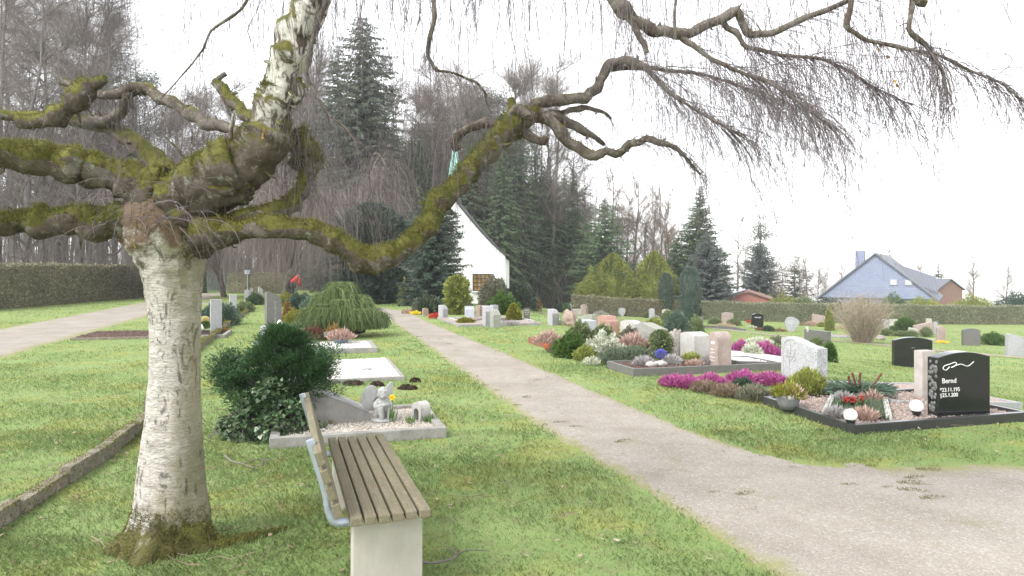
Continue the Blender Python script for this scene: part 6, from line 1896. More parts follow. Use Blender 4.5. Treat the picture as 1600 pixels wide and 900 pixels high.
# dark cypress shrub with ivy at its foot
def dark_shrub():
    p = np.array([(436 - CX) / F * 7.05, 7.05, 0])
    t = thing('cypress_shrub', p, 'dense dark green fan-leaved cypress shrub beside the bench', 'shrub')
    mb = MB()
    m = px(7.05)
    # many upswept plates of foliage: clumps of fans on short boughs
    clumps = []
    for k in range(430):
        a = R.random() * 2 * PI; zt = R.random()**.85
        R0 = .62 * (1 - .97 * max(0, zt - .15)**.9) * (.8 + .35 * zt if zt < .15 else 1)
        r = R0 * (.35 + .72 * R.random()**.5) * (1 + .22 * math.sin(a * 3 + zt * 7) )
        x = math.cos(a) * r * 1.05 + (.05 if zt > .6 else 0); y = math.sin(a) * r * .8
        z = .24 + zt * .78
        clumps.append((x * .92, y, z))
    for k in range(70):           # the arm that reaches out to one side, the lower shoulder on the other
        s = R.random()
        clumps.append((.33 + .20 * s + R.normal(0, .05), R.normal(-.1, .12), .55 + .16 * s + R.normal(0, .07)))
        clumps.append((-.40 - .17 * s + R.normal(0, .05), R.normal(-.05, .12), .52 + .12 * s + R.normal(0, .08)))
    c = np.array(clumps); N = len(c)
    per = 95
    i = np.repeat(np.arange(N), per)
    out = unit(c[i] * np.array([1, 1, .0]) + np.array([0, 0, .12])) * .8 + np.array([0, 0, .55])
    tilt = unit(rdir(N) + out[::per] * 1.4)
    q = R.normal(size=(N * per, 3)) * .052
    # flatten each clump into a plate
    nrm = unit(rdir(N) * .6 + np.array([0, 0, 1.0]))[i]
    q = q - nrm * (np.sum(q * nrm, 1)[:, None]) * .72
    P = c[i] + q
    D = unit(q + 1e-6) * .7 + out * .6 + rdir(N * per) * .35
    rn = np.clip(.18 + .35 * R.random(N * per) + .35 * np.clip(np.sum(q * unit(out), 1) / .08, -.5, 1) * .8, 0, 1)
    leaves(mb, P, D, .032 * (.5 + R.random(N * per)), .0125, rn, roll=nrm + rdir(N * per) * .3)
    mb.build('foliage', MAT['dark'], t, False)
    tb = MB()
    s = np.linspace(0, 1, 6)
    j = R.integers(0, N, 120)
    Q = c[j][:, None] * (s[None, :, None] ** np.array([1.2, 1.2, .8]))
    twigs(tb, Q, np.linspace(.012, .003, 6)[None].repeat(120, 0), sides=4); tb.build('branches', MAT['wood_bark'], t)
dark_shrub()
def ivy_mound():
    p = np.array([(415 - CX) / F * 6.75, 6.75, 0])
    t = thing('ivy', p, 'mound of trailing ivy at the foot of the dark cypress shrub', 'ivy')
    mb = MB(); n = 2600
    d = rdir(n); d[:, 2] = np.abs(d[:, 2])
    k = 1 + lump(d, 2.5, .4, 2)
    P = d * k[:, None] * np.array([.46, .34, .46]) * (1 - .3 * R.random(n)**2)[:, None] + np.array([.05, 0, 0])
    P[:, 2] = np.maximum(P[:, 2] * 1.0, .015)
    # ivy leaf: five-cornered
    D = unit(d * .5 + rdir(n) * .6 + np.array([0, -.2, -.15]))
    Sx = unit(np.cross(D, d + rdir(n) * .5)); L = (.045 * (.6 + .7 * R.random(n)))[:, None]
    V = np.stack([P, P + D * L * .15 + Sx * L * .5, P + D * L * .55 + Sx * L * .30, P + D * L, P + D * L * .55 - Sx * L * .30, P + D * L * .15 - Sx * L * .5], 1)
    mb.add(V.reshape(-1, 3), np.arange(n * 6).reshape(n, 6), np.repeat(R.random(n), 6))
    mb.build('leaves', MAT['ivy'], t, False)
    mb = MB(); m = 90; s = np.linspace(0, 1, 7)
    a = R.random(m) * 2 * PI; r = .2 + .32 * R.random(m)
    Q = np.stack([np.cos(a)[:, None] * r[:, None] * s + R.normal(0, .015, (m, 7)), np.sin(a)[:, None] * r[:, None] * s * .8 + R.normal(0, .015, (m, 7)), np.maximum(.012, .42 * (1 - s)[None]**.7 * np.ones((m, 1)) + R.normal(0, .02, (m, 7)))], -1)
    twigs(mb, Q, np.full((m, 7), .0035), sides=4); mb.build('vines', MAT['twig'], t)
ivy_mound()

# sticks lying about
for i, (pts, lb) in enumerate((([(350, 716), (362, 726), (378, 730), (398, 736), (420, 724)], 'forked fallen birch twig on the lawn between trunk and bench'),
                               ([(650, 880), (668, 888), (690, 886), (712, 878), (700, 862)], 'crooked fallen twig lying beside the concrete foot of the bench'))):
    w = np.array([gp(u, v) for u, v in pts]); o3 = w[0].copy(); w[:, 2] = .03
    mb = MB(); q = spline(w - np.array([o3[0], o3[1], 0]), .02); tube(mb, q, np.linspace(.008, .003, len(q)), 6, .2, 20)
    k = len(q) // 2; tube(mb, spline([q[k], q[k] + np.array([.08, .10, .01]), q[k] + np.array([.2, .12, 0])], .02), .003, 5)
    o = mb.build('fallen_twig', MAT['wood_bark']); o.location = (o3[0], o3[1], 0); tag(o, lb, 'twig')

# moss tufts growing in the path
def path_tufts():
    spots = [(716, 594), (722, 590), (756, 603), (778, 611), (822, 621), (824, 623), (808, 634), (840, 595), (876, 661), (900, 668), (972, 691), (905, 735), (1115, 771), (1164, 773), (1328, 759), (1386, 763), (1420, 756), (1440, 759), (1428, 748), (1424, 768), (1456, 780), (1460, 730), (1450, 735), (1362, 729), (1240, 732), (646, 534), (664, 541), (632, 520), (660, 552), (690, 560), (702, 538), (620, 511), (655, 527), (640, 547), (676, 566), (688, 531), (714, 548)]
    mb = MB(); n = 150
    a = R.random(n) * 2 * PI; r = np.sqrt(R.random(n))
    P = np.c_[np.cos(a) * r * .11, np.sin(a) * r * .045, np.zeros(n)]
    leaves(mb, P, rdir(n) * .9 + np.array([0, 0, .3]), .010 + .016 * R.random(n), .006)
    proto = None
    for u, v in spots:
        p = gp(u, v); s = (.35 + .6 * R.random()) * (1.0 if p[1] < 12 else 1.3)
        if proto is None:
            proto = mb.build('grass_tuft', MAT['moss'], smooth=False); o = proto
        else:
            o = proto.copy(); COL.objects.link(o)
        o.location = (p[0], p[1], p[2] + .012); o.scale = (s, s, s * .8); o.rotation_euler = (0, 0, R.normal(0, .4))
        tag(o, 'small dark tuft of grass growing out of the gritty path', 'grass tuft', 'grass tufts in the path')
path_tufts()

# the walker in red beyond the shrubs
def walker():
    d = 38.0; p = tr(457, 0, d)
    t = thing('person', p, 'person in a red jacket and dark trousers bending forward beyond the yellow-green bushes', 'person', 2.7)
    def skin_body(verts, edges, rads, name, mat, parent=t, sub=2):
        me = bpy.data.meshes.new(name); me.from_pydata(verts, edges, [])
        o = bpy.data.objects.new(name, me); COL.objects.link(o)
        m = o.modifiers.new('skin', 'SKIN')
        for i, r in enumerate(rads): me.skin_vertices[0].data[i].radius = r if hasattr(r, '__len__') else (r, r)
        me.skin_vertices[0].data[0].use_root = True
        s = o.modifiers.new('soft', 'SUBSURF'); s.levels = sub; s.render_levels = sub
        dg = bpy.context.evaluated_depsgraph_get(); out = bpy.data.meshes.new_from_object(o.evaluated_get(dg))
        bpy.data.objects.remove(o); out.materials.clear(); out.materials.append(MAT[mat])
        for q in out.polygons: q.use_smooth = True
        return link(name, out, parent)
    # front is local -y; the trunk leans well forward
    J = [(0, .05, .93), (0, -.04, 1.12), (0, -.17, 1.33), (0, -.24, 1.43), (0, -.28, 1.50), (0, -.33, 1.60), (0, -.34, 1.68),
         (.10, .04, .88), (.12, -.04, .50), (.12, .08, .10), (.12, -.08, .04), (-.10, .06, .88), (-.12, .10, .50), (-.12, .28, .12), (-.12, .16, .04),
         (.19, -.18, 1.36), (.27, -.22, 1.10), (.20, -.40, .94), (.18, -.48, .90), (-.19, -.18, 1.36), (-.27, -.20, 1.10), (-.20, -.38, .94), (-.18, -.46, .90)]
    def lean_(q):
        y, z = q[1] - .05, q[2] - .93; c_, s_ = math.cos(.3), math.sin(.3)
        return (q[0], .05 + y * c_ - z * s_, .93 + y * s_ + z * c_)
    J = [q if i in (0, 7, 8, 9, 10, 11, 12, 13, 14) else lean_(q) for i, q in enumerate(J)]
    E = [(0, 1), (1, 2), (2, 3), (3, 4), (4, 5), (5, 6), (0, 7), (7, 8), (8, 9), (9, 10), (0, 11), (11, 12), (12, 13), (13, 14), (2, 15), (15, 16), (16, 17), (17, 18), (2, 19), (19, 20), (20, 21), (21, 22)]
    rad = [.14, .13, .15, .07, .055, .10, .07, .09, .065, .045, .04, .09, .065, .045, .04, .06, .048, .036, .03, .06, .048, .036, .03]
    skin_body(J, E, rad, 'body', 'skin')
    jj = [0, 1, 2, 3, 15, 16, 17, 19, 20, 21]; mp_ = {a: b for b, a in enumerate(jj)}
    skin_body([J[q] for q in jj], [(mp_[a], mp_[b]) for a, b in E if a in mp_ and b in mp_], [.185, .175, .195, .10, .085, .075, .06, .085, .075, .06], 'jacket', 'jacket')
    jj = [0, 7, 8, 9, 11, 12, 13]; mp_ = {a: b for b, a in enumerate(jj)}
    V = [J[q] for q in jj]; V[0] = (0, .05, .88)
    skin_body(V, [(mp_[a], mp_[b]) for a, b in E if a in mp_ and b in mp_], [.155, .115, .088, .07, .115, .088, .07], 'trousers', 'trousers')
    mb = MB(); ball(mb, lean_((0, -.31, 1.66)), (.108, .118, .11), 14, 10, None, .06); mb.build('hair', MAT['hair'], t)
    mb = MB()
    for s in (-1, 1): ball(mb, (s * .12, (-.10 if s > 0 else .14), .045), (.05, .13, .05), 12, 8)
    mb.build('shoes', MAT['hair'], t)
walker()
# ------------------------------------------------------------------ graves on the far side of the main path
def P2(u, v): return gp(u, v)[:2]
# plot with the red kerb nearest the chapel end of the front row
bed(P2(878, 553), 2.2, 1.7, 'plot with a red granite kerb beside the main path', 'red_kerb', 'pink_gravel', .13, .08, .06, pebbles=900, psize=.02)
p = gp(858, 551); bowl('flower_pot', (p[0], p[1], p[2] + .06), .13, .13, 'terracotta', 'orange clay pot on the red-kerbed plot')
tuft('heather', (p[0], p[1], p[2] + .15), 'pale pink heather in the orange clay pot', 'plant', .26, .24, .26, 700, .09, 'pinkdry')
tuft_px('heather', 868, 552, 26, 22, 'grey lavender tuft between orange pot and bright green bush', 'lavender', 600, .09)

# front row of bushes
shrub_px('bush', 893, 560, 52, 36, 'bright mid-green leafy bush at the end of the red-kerbed plot', 'bright', 5200, .06, lumps=.28)
shrub_px('bush', 907, 540, 36, 37, 'tall variegated dome bush behind the bright green bush', 'varieg', 4200, .06)
shrub_px('bush', 942, 540, 38, 31, 'wider variegated dome bush before the salmon stone', 'varieg', 4200, .06)
shrub_px('pieris', 944, 562, 54, 37, 'bush covered in white blossom among the green domes', 'whiteflower', 4200, .06, lumps=.35)
shrub_px('ground_plant', 914, 565, 34, 22, 'dull olive creeping shrub between bright green and white-flowering bushes', 'gold', 1700, .05, lumps=.3)
tuft_px('ground_plant', 925, 572, 24, 15, 'small white-flecked plant at the foot of the white-flowering bush', 'whiteflower', 500, .07)
shrub_px('bush', 984, 543, 34, 30, 'brownish green rounded bush behind the faded pink one', 'greyheath', 3200, .06)
tuft_px('heather', 990, 552, 48, 33, 'faded pink dry heather bush before the grey-green stone', 'pinkdry', 2600, .10)
tuft_px('heather', 1013, 555, 26, 24, 'dark brown heather at the edge of the faded pink bush', 'brownheath', 900, .09)
tuft_px('ground_cover', 986, 572, 118, 36, 'long low sage-green cushion at the lawn edge', 'sage', 9000, .05, ry=.40, spread=.8, rot=.1, lumps=.12)
shrub_px('topiary', 1033, 564, 33, 47, 'clipped yellow-green pillar bush before the rough natural rock', 'varieg', 3200, .045, 'column', wid=.6)

# second row: the headstones
stone(858, 871, 481, 508, 'slant', 'granite_grey', 'slim grey pillar with a slanted white-edged top, on open lawn', yaw=YAW_ROW + .5, thick=.3)
tuft_px('flowers', 875, 507, 10, 10, 'little white-flecked plant between grey pillar and brown fieldstone', 'whiteflower', 260, .07)
stone(877, 903, 485, 509, 'slope', 'brown_rock', 'brown rounded fieldstone with a patch of darker rock', thick=.28, rock=True)
stone(902, 933, 488, 514, 'wave_r', 'green_grey', 'grey stone with a long rising sweep, behind the bluish-white one', extra=lines('letter_grey', (.35, .5)))
stone(902, 930, 498, 526, 'flat', 'white_polish', 'bluish white polished block with a dark shaded flank', thick=.34, wmin=.5)
stone(933, 967, 491, 531, 'notch', 'salmon', 'tall salmon-coloured granite stone', thick=.24, extra=lines('brown_rock', (.45, .56, .67)))
stone(969, 1004, 498, 536, 'arc', 'white_stone', 'plain white block stone left of the grey-green sweeping one', thick=.2)
stone(997, 1043, 503, 548, 'wave', 'green_grey', 'wide grey-green stone whose top sweeps down to one side', thick=.24, extra=lines('letter_grey', (.38, .48, .58)))
stone(1043, 1064, 515, 562, 'obelisk', 'grey_rock', 'rough natural rock slab with pinkish weathering', thick=.30, rock=True)
stone(1062, 1108, 520, 565, 'arc', 'white_stone', 'broad white marble block with a brownish flank', thick=.30, base=.02)
tuft_px('flowers', 1108, 560, 10, 36, 'orange-red flowers squeezed between white block and pinkish stone', 'red', 260, .07)
def pink_text(t, w, h, th):
    from_bm('name_panel', box_bm(w * .36, .006, h * .06, (0, -th / 2 - .002, h * .66)), MAT['letter_white'], t)
    lines('letter_white', (.52, .44, .33, .25), .035, -.5, .5)(t, w, h, th)
stone(1107, 1143, 515, 580, 'halfround', 'pink_stone', 'round-topped pinkish granite stone with weathered letters and a rough edge', thick=.26, extra=pink_text)
shrub_px('bush', 1057, 523, 42, 36, 'large round blue-green bush behind the front stones', 'bluegreen', 5200, .07)
shrub_px('bush', 1087, 523, 27, 30, 'round dark green bush touching the blue-green one', 'varieg', 3000, .06, trunk='wood_bark')

# lavender bed with dark kerb
tL, cL, rL = bed(P2(990, 589), 1.0, 2.7, 'dark-kerbed plot with lavender, pale stones and blue hyacinths', 'granite_dark', 'mulch', .12, .06, .09, pebbles=1200, psize=.02)
for u, v, w, h, mt, lb in ((1006, 580, 30, 17, 'lavender', 'grey lavender clump nearest the corner of the dark-kerbed plot'), (1050, 578, 28, 17, 'lavender', 'grey lavender clump beside the blue hyacinths'),
                           (1081, 576, 34, 19, 'gold', 'olive and yellow clump at the middle of the dark-kerbed plot'), (1085, 580, 24, 10, 'pinkdry', 'low pink-brown cushion before the olive clump'), (1112, 579, 34, 18, 'lavender', 'largest grey lavender clump at the foot of the pinkish stone')):
    tuft_px('lavender' if mt == 'lavender' else 'plant', u, v, w, h, lb, mt, 1100, .08, lift=.06, spread=.7)
def hyacinth():
    p = gp(1033, 575); t = thing('hyacinth', (p[0], p[1], p[2] + .08), 'clump of blue hyacinths on the dark-kerbed plot', 'flower')
    mb = MB(); n = 700; d = rdir(n); leaves(mb, d * np.array([.075, .075, .06]) + np.array([0, 0, .155]), d + rdir(n) * .5, .03, .02); mb.build('blossoms', MAT['blue'], t, False)
    mb = MB(); leaves(mb, R.normal(0, .03, (60, 3)) * np.array([1, 1, 0]), rdir(60) * .3 + np.array([0, 0, 1]), .14, .016); mb.build('leaves', MAT['stem'], t, False)
hyacinth()
for u, v, r, lb in ((1018, 582, .07, 'yellowish stone lying beside the lavender'), (1032, 581, .075, 'pale pink stone below the blue hyacinths')):
    p = gp(u, v); mb = MB(); ball(mb, (0, 0, .05), (r * 1.4, r, r * .7), 16, 10, None, .3, 2, u)
    o = mb.build('stone', MAT['beige' if u < 1025 else 'white_stone']); o.location = (p[0], p[1], p[2] + .08); tag(o, lb, 'stone')

# magenta heather bank
for i, (u, v, w, h, mt, lb) in enumerate(((1052, 606, 42, 19, 'magenta', 'magenta heather cushion at the lawn corner of the bank'), (1075, 609, 46, 22, 'magenta', 'second magenta heather cushion before the dark kerb'), (1112, 605, 50, 19, 'magenta', 'magenta heather cushion in the middle of the bank'),
                                      (1164, 604, 58, 24, 'magenta', 'magenta heather cushion left of the speckled stone'), (1206, 605, 60, 22, 'magenta', 'magenta heather cushion at the foot of the speckled stone'),
                                      (1105, 615, 52, 17, 'brownheath', 'faded brown heather at the lawn side of the bank'), (1140, 622, 56, 20, 'brownheath', 'pinkish brown heather in the middle of the bank'), (1182, 629, 70, 24, 'greyheath', 'grey-green heather ending at the black kerb'), (1162, 607, 26, 14, 'yew', 'dark gap-filling shrublet among the magenta heather'))):
    tuft_px('heather', u, v, w, h, lb, mt, 1900, .062, lumps=.3)

# second plot behind: white slab kerb, magenta and white heather
bed(P2(1152, 578), 2.1, 1.7, 'plot with a white gravel top and grey kerb behind the pinkish stone', 'granite_dark', 'white_gravel', .10, .10, .10)
for u, v, w, h, mt, lb in ((1158, 558, 32, 24, 'magenta', 'magenta heather at the near end of the white-topped plot'), (1176, 562, 28, 24, 'whiteflower', 'white heather between two magenta ones'), (1196, 564, 44, 30, 'magenta', 'large magenta heather in front of the speckled stone plot'),
                           (1212, 564, 34, 24, 'varieg', 'olive green bush against the flank of the speckled stone'), (1214, 542, 30, 17, 'greyheath', 'brownish low shrub behind the large magenta heather'), (1186, 540, 46, 12, 'whiteflower', 'pale white heather strip at the back of the white-topped plot')):
    tuft_px('heather', u, v, w, h, lb, mt, 1500, .075, lumps=.3, lift=.05)

# speckled stone with a carved stalk
def stalk(t, w, h, th):
    mb = MB()
    def ln(pts, r=.0055):
        q = spline([(x * w / 2, -th / 2, z * h) for x, z in pts], .02); tube(mb, q, r, 6)
    ln([(-.82, .05), (-.84, .4), (-.83, .75), (-.74, .86), (-.5, .91), (-.3, .92)], .006)
    ln([(-.52, .28), (-.5, .5), (-.45, .68), (-.42, .86)], .007); ln([(-.5, .46), (-.3, .58), (-.12, .74)], .006); ln([(-.52, .36), (-.7, .46), (-.78, .5)], .006); ln([(-.5, .52), (-.62, .66), (-.6, .74)], .006); ln([(-.48, .55), (-.3, .50), (-.2, .52), (-.12, .58)], .006)
    ln([(-.68, .58), (-.2, .60)], .006); ln([(-.58, .1), (-.45, .2), (-.42, .3)], .006)
    mb.build('carved_stalk', MAT['letter_grey'], t)
stone(1219, 1292, 525, 607, 'wave', 'granite_spot', 'large speckled white granite stone with a carved stalk and a sweeping top', thick=.17, extra=stalk)
shrub_px('bush', 1296, 566, 20, 32, 'dark green bush peeping out behind the speckled stone', 'bright', 2000, .06)
shrub_px('conifer', 1262, 626, 58, 42, 'yellow-green feathery dwarf conifer before the speckled stone', 'gold', 6500, .055, lumps=.25, wid=.3, up=.7)
# plot with black kerb
def polybed(corners, label, kerb, fill, kh=.10, kw=.06, fz=.05, pebbles=0):
    C = [np.array(c, float) for c in corners]
    cen = sum(C) / len(C); zc = float(H(*cen))
    NO_GRASS.append([tuple(c) for c in C])
    t = thing('grave_bed', (cen[0], cen[1], zc), label, 'grave bed')
    n = len(C)
    for i in range(n):
        a, b = C[i] - cen, C[(i + 1) % n] - cen
        e = unit(b - a); nr = np.array([-e[1], e[0]])
        if np.dot(nr, -(a + b) / 2) < 0: nr = -nr
        a2 = a + e * (kw + .002) ; bm = bmesh.new()
        q = [a2 if i % 2 else a, b - e * (kw + .002) if i % 2 else b]
        V = [q[0], q[1], q[1] + nr * kw, q[0] + nr * kw]
        lo = [bm.verts.new((v[0], v[1], float(H(*(v + cen))) - zc - .12)) for v in V]; hi = [bm.verts.new((v[0], v[1], float(H(*(v + cen))) - zc + kh)) for v in V]
        bm.faces.new(lo); bm.faces.new(hi)
        for k in range(4): bm.faces.new([lo[k], lo[(k + 1) % 4], hi[(k + 1) % 4], hi[k]])
        bmesh.ops.recalc_face_normals(bm, faces=bm.faces); bevel_bm(bm, .005)
        from_bm('kerb', bm, MAT[kerb], t)
    mb = MB()
    V = [(*(c - cen), float(H(*c)) - zc + fz) for c in C] + [(0, 0, fz + .012)]
    mb.add(V, [[i, (i + 1) % n, n] for i in range(n)])
    if pebbles:
        k = 0; lo = np.min(C, 0); hi = np.max(C, 0)
        x = lo[0] + (hi[0] - lo[0]) * R.random(pebbles * 2); y = lo[1] + (hi[1] - lo[1]) * R.random(pebbles * 2)
        cs = [cen + (c - cen) * .9 for c in C]
        m = poly_inside(cs, x, y); x, y = x[m], y[m]; m = len(x)
        c = np.c_[x - cen[0], y - cen[1], H(x, y) - zc + fz + .012 + .006 * R.random(m)]
        r = .014 * (.5 + .8 * R.random((m, 1))) * (.6 + .5 * R.random((m, 3)))
        o = np.array([[1, 0, 0], [0, 1, 0], [-1, 0, 0], [0, -1, 0], [0, 0, 1]])
        mb.add((c[:, None] + o[None] * r[:, None]).reshape(-1, 3), (np.arange(m)[:, None, None] * 5 + np.array([[0, 1, 4], [1, 2, 4], [2, 3, 4], [3, 0, 4]])[None]).reshape(-1, 3))
    tag(mb.build('gravel', MAT[fill], t, False), kind='stuff')
    return t, cen, zc
near_c, left_c, back_c = P2(1335, 680), P2(1192, 632), P2(1313, 624)
right_c = near_c + ND * 2.35; rb = left_c + ND * 2.35
tM, cM, zM = polybed([near_c, left_c, left_c + ND * 2.3, near_c + ND * 2.3], 'modern plot with a black polished kerb and pinkish gravel', 'black_kerb', 'pink_gravel', .10, .06, .06, 2600)
# the planted trapezoid between two white marble strips
e_al = unit(left_c - near_c); Lm = float(np.linalg.norm(left_c - near_c))
def inb(s, t_): return near_c + e_al * (s * Lm) + ND * (t_ * 2.3)
def strip(a, b, w, label):
    c = (a + b) / 2; d = unit(b - a); L = float(np.linalg.norm(b - a))
    o = from_bm('marble_strip', box_bm(L, w, .06, (0, 0, 0), bevel=.005), MAT['white_stone'])
    o.location = (c[0], c[1], float(H(*c)) + .065); o.rotation_euler = (0, 0, math.atan2(d[1], d[0])); return tag(o, label, 'border')
sA0, sA1 = P2(1289, 660), P2(1303, 630)
sB0, sB1 = P2(1389, 668), P2(1382, 636)
strip(sA0, sA1, .06, 'white marble strip on the bowl side of the planted panel')
strip(sB0, sB1, .06, 'white marble strip on the lamp side of the planted panel')
def panel():
    mb = MB()
    n = 9000
    a, b = R.random(n)[:, None], R.random(n)[:, None]
    Pq = (sA0 * (1 - a) + sA1 * a) * (1 - b) + (sB0 * (1 - a) + sB1 * a) * b
    P = np.c_[Pq, H(Pq[:, 0], Pq[:, 1]) + .06]
    c0 = P.mean(0)
    leaves(mb, P - c0, rdir(n) * .9 + np.array([0, 0, 1]), .04 + .07 * R.random(n), .012)
    o = mb.build('ground_cover', MAT['sage'], None, False); o.location = c0
    tag(o, 'grey-green ground cover filling the panel between the marble strips', 'plant')
panel()
for u, v, w, h, mt, lb, n in ((1361, 640, 24, 17, 'pinkdry', 'pale pink heather behind the red roses', 420), (1351, 668, 28, 14, 'pinkdry', 'pale pink heather beside the front white globe lamp', 520), (1320, 640, 20, 14, 'lavender', 'silvery plant behind the red roses', 420), (1306, 664, 20, 11, 'lavender', 'silvery plant near the front white globe lamp', 420)):
    tuft_px('heather', u, v, w, h, lb, mt, n, .085, lift=.07, spread=.45)
def roses():
    p = gp(1333, 648); t = thing('rose_arrangement', (p[0], p[1], p[2] + .08), 'arrangement of red roses and dark greens on the planted panel', 'flowers')
    mb = MB()
    for k in range(9):
        c = np.array([R.normal(0, .065), R.normal(0, .05), .07 + .03 * R.random()]); d = rdir(40)
        leaves(mb, c + d * .008, d + np.array([0, 0, .6]), .034, .030, fold=.3)
    tag(mb.build('roses', MAT['rose'], t, False), kind='stuff')
    mb = MB(); leaves(mb, R.normal(0, .06, (160, 3)) * np.array([1, .8, .2]) + np.array([0, 0, .03]), rdir(160) + np.array([0, 0, .4]), .09, .03); mb.build('greens', MAT['dark'], t, False)
roses()
def globe(u, v, lift, label):
    p = gp(u, v); r = 10 * px(p[1])
    t = thing('globe_lamp', (p[0], p[1], p[2] + lift), label, 'lamp')
    mb = MB(); ball(mb, (0, 0, r + .06), (r, r, r), 28, 18); mb.build('globe', MAT['globe'], t)
    mb = MB(); tube(mb, np.c_[np.zeros(5), np.zeros(5), np.array([-.05, 0, .03, .06, .085])], np.array([.02, .022, .028, .045, .05]), 14); mb.build('socket', MAT['black_plastic'], t)
globe(1329, 676, .05, 'white globe lamp low in the corner of the black kerb')
globe(1432, 661, .05, 'white globe lamp on a black socket near the black headstone')
def grey_bowl():
    p = gp(1234, 648); p = np.array([p[0], p[1] + .05, p[2] + .06])
    bowl('planter_bowl', p, 19 * px(p[1]), .155, 'greypot', 'large grey bowl on the pinkish gravel at the lawn end')
    tuft('plants', (p[0], p[1], p[2] + .11), 'yellow and bronze shoots growing in the large grey bowl', 'plant', .17, .16, .16, 700, .06, 'yellowgreen', spread=.8)
    tuft('plants', (p[0] + .07, p[1] - .03, p[2] + .11), 'pale dry sprigs at the rim of the large grey bowl', 'plant', .10, .09, .12, 260, .06, 'pinkdry', spread=.8)
    mb = MB(); ball(mb, (0, 0, .015), (.045, .035, .03), 12, 8, None, .2); o = mb.build('pebble', MAT['white_stone']); o.location = (p[0] - .01, p[1] - .11, p[2] + .125); tag(o, 'white pebble at the rim of the large grey bowl', 'stone')
grey_bowl()
def wreath():
    p = gp(1353, 633); p = np.array([p[0], p[1] + .12, p[2] + .06])
    t = thing('candle_arrangement', p, 'spreading fir-branch arrangement with four dark red candles in a black bowl', 'arrangement')
    mb = MB(); n = 900
    a = R.random(n) * 2 * PI; r = .34 * np.sqrt(R.random(n))
    P = np.c_[np.cos(a) * r, np.sin(a) * r * .7, .13 + .05 * R.random(n) - r * .12]
    leaves(mb, P, np.c_[np.cos(a), np.sin(a) * .7, .25 * R.normal(size=n)] + rdir(n) * .35, .09 + .06 * R.random(n), .022); mb.build('fir_branches', MAT['bluegreen'], t, False)
    mb = MB(); leaves(mb, P[:500] * np.array([.75, .75, .9]), np.c_[np.cos(a), np.sin(a) * .7, .2 * R.normal(size=n)][:500] + rdir(500) * .4, .12, .02); mb.build('dark_branches', MAT['fir'], t, False)
    for x, y, h, lean in ((-.13, -.02, .155, -.03), (-.075, -.06, .20, -.06), (.0, .05, .19, .02), (.09, -.04, .19, .14)):
        mb = MB(); q = np.array([[x, y, .12], [x + lean * .5, y, .12 + h * .5], [x + lean, y, .12 + h]]); tube(mb, q, .0135, 10); mb.build('candle', MAT['candle'], t)
    mb = MB(); tube(mb, np.c_[np.zeros(4), np.zeros(4), np.array([0, .05, .10, .125])], np.array([.09, .12, .15, .15]), 20); mb.build('bowl', MAT['black_plastic'], t)
wreath()
# black polished headstone with white writing
def black_stone():
    p = gp(1453, 673)
    yaw = .22
    m = px(p[1]); h = (671 - 557) * m * 1.02; w = .66; th = .14
    c = np.array([(1457 - CX) / F * (p[1] + .36) + w / 2, p[1] + .44, p[2]])
    t = thing('gravestone', (c[0], c[1], p[2]), 'polished black headstone with white script, name and dates, rough on its edge', 'gravestone', yaw)
    T = np.linspace(0, 1, 15)
    top = [(w / 2 - w * s, h * (.93 + .07 * math.sin(PI * min(1, s * 1.0) ** 1.0))) for s in T]
    from_bm('stone', prism_bm([(-w / 2, -.03), (w / 2, -.03)] + top, th, .006), MAT['granite_black'], t)
    mb = MB()
    for k in range(60):
        z = h * (.02 + .86 * R.random()); ball(mb, (-w / 2, -th * .35 + th * .7 * R.random(), z), (.006 + .008 * R.random(), .018, .022), 7, 5, None, .3, 3, k)
    mb.build('rough_edge', MAT['granite_dark'], t)
    lettering('Bernd', t, (-w / 2 + .045, -th / 2 - .002, h * .60), .075, 'letter_white', align='LEFT')
    lettering('*23.11.195', t, (-w / 2 + .02, -th / 2 - .002, h * .475), .058, 'letter_white', align='LEFT')
    lettering('\u202025.1.200', t, (-w / 2 + .02, -th / 2 - .002, h * .40), .058, 'letter_white', align='LEFT')
    mb = MB()
    q = spline([(x, -th / 2 - .001, z * h) for x, z in ((-.19, .80), (-.23, .755), (-.27, .775), (-.25, .815), (-.19, .835), (-.12, .86), (-.10, .84), (-.13, .80), (-.17, .79), (-.05, .83), (.04, .80), (.12, .86))], .01)
    tube(mb, q, .0045, 6); mb.build('script_flourish', MAT['letter_white'], t)
black_stone()
stone(1430, 1459, 560, 632, 'flat', 'beige', 'narrow pale pinkish stele on a low base behind the black headstone', yaw=.30, thick=.12, base=.10, base_mat='pink_stone')
bed(P2(1405, 640), 1.6, 1.9, 'neighbouring plot with thin grey kerb around the pale stele', 'granite_grey', 'pink_gravel', .05, .05, .04)
stone(1393, 1457, 525, 574, 'arc', 'granite_black', 'broad dark polished stone seen from behind on open lawn', yaw=-.05, thick=.16, extra=lines('letter_grey', (.62,), .04, -.08, .08))

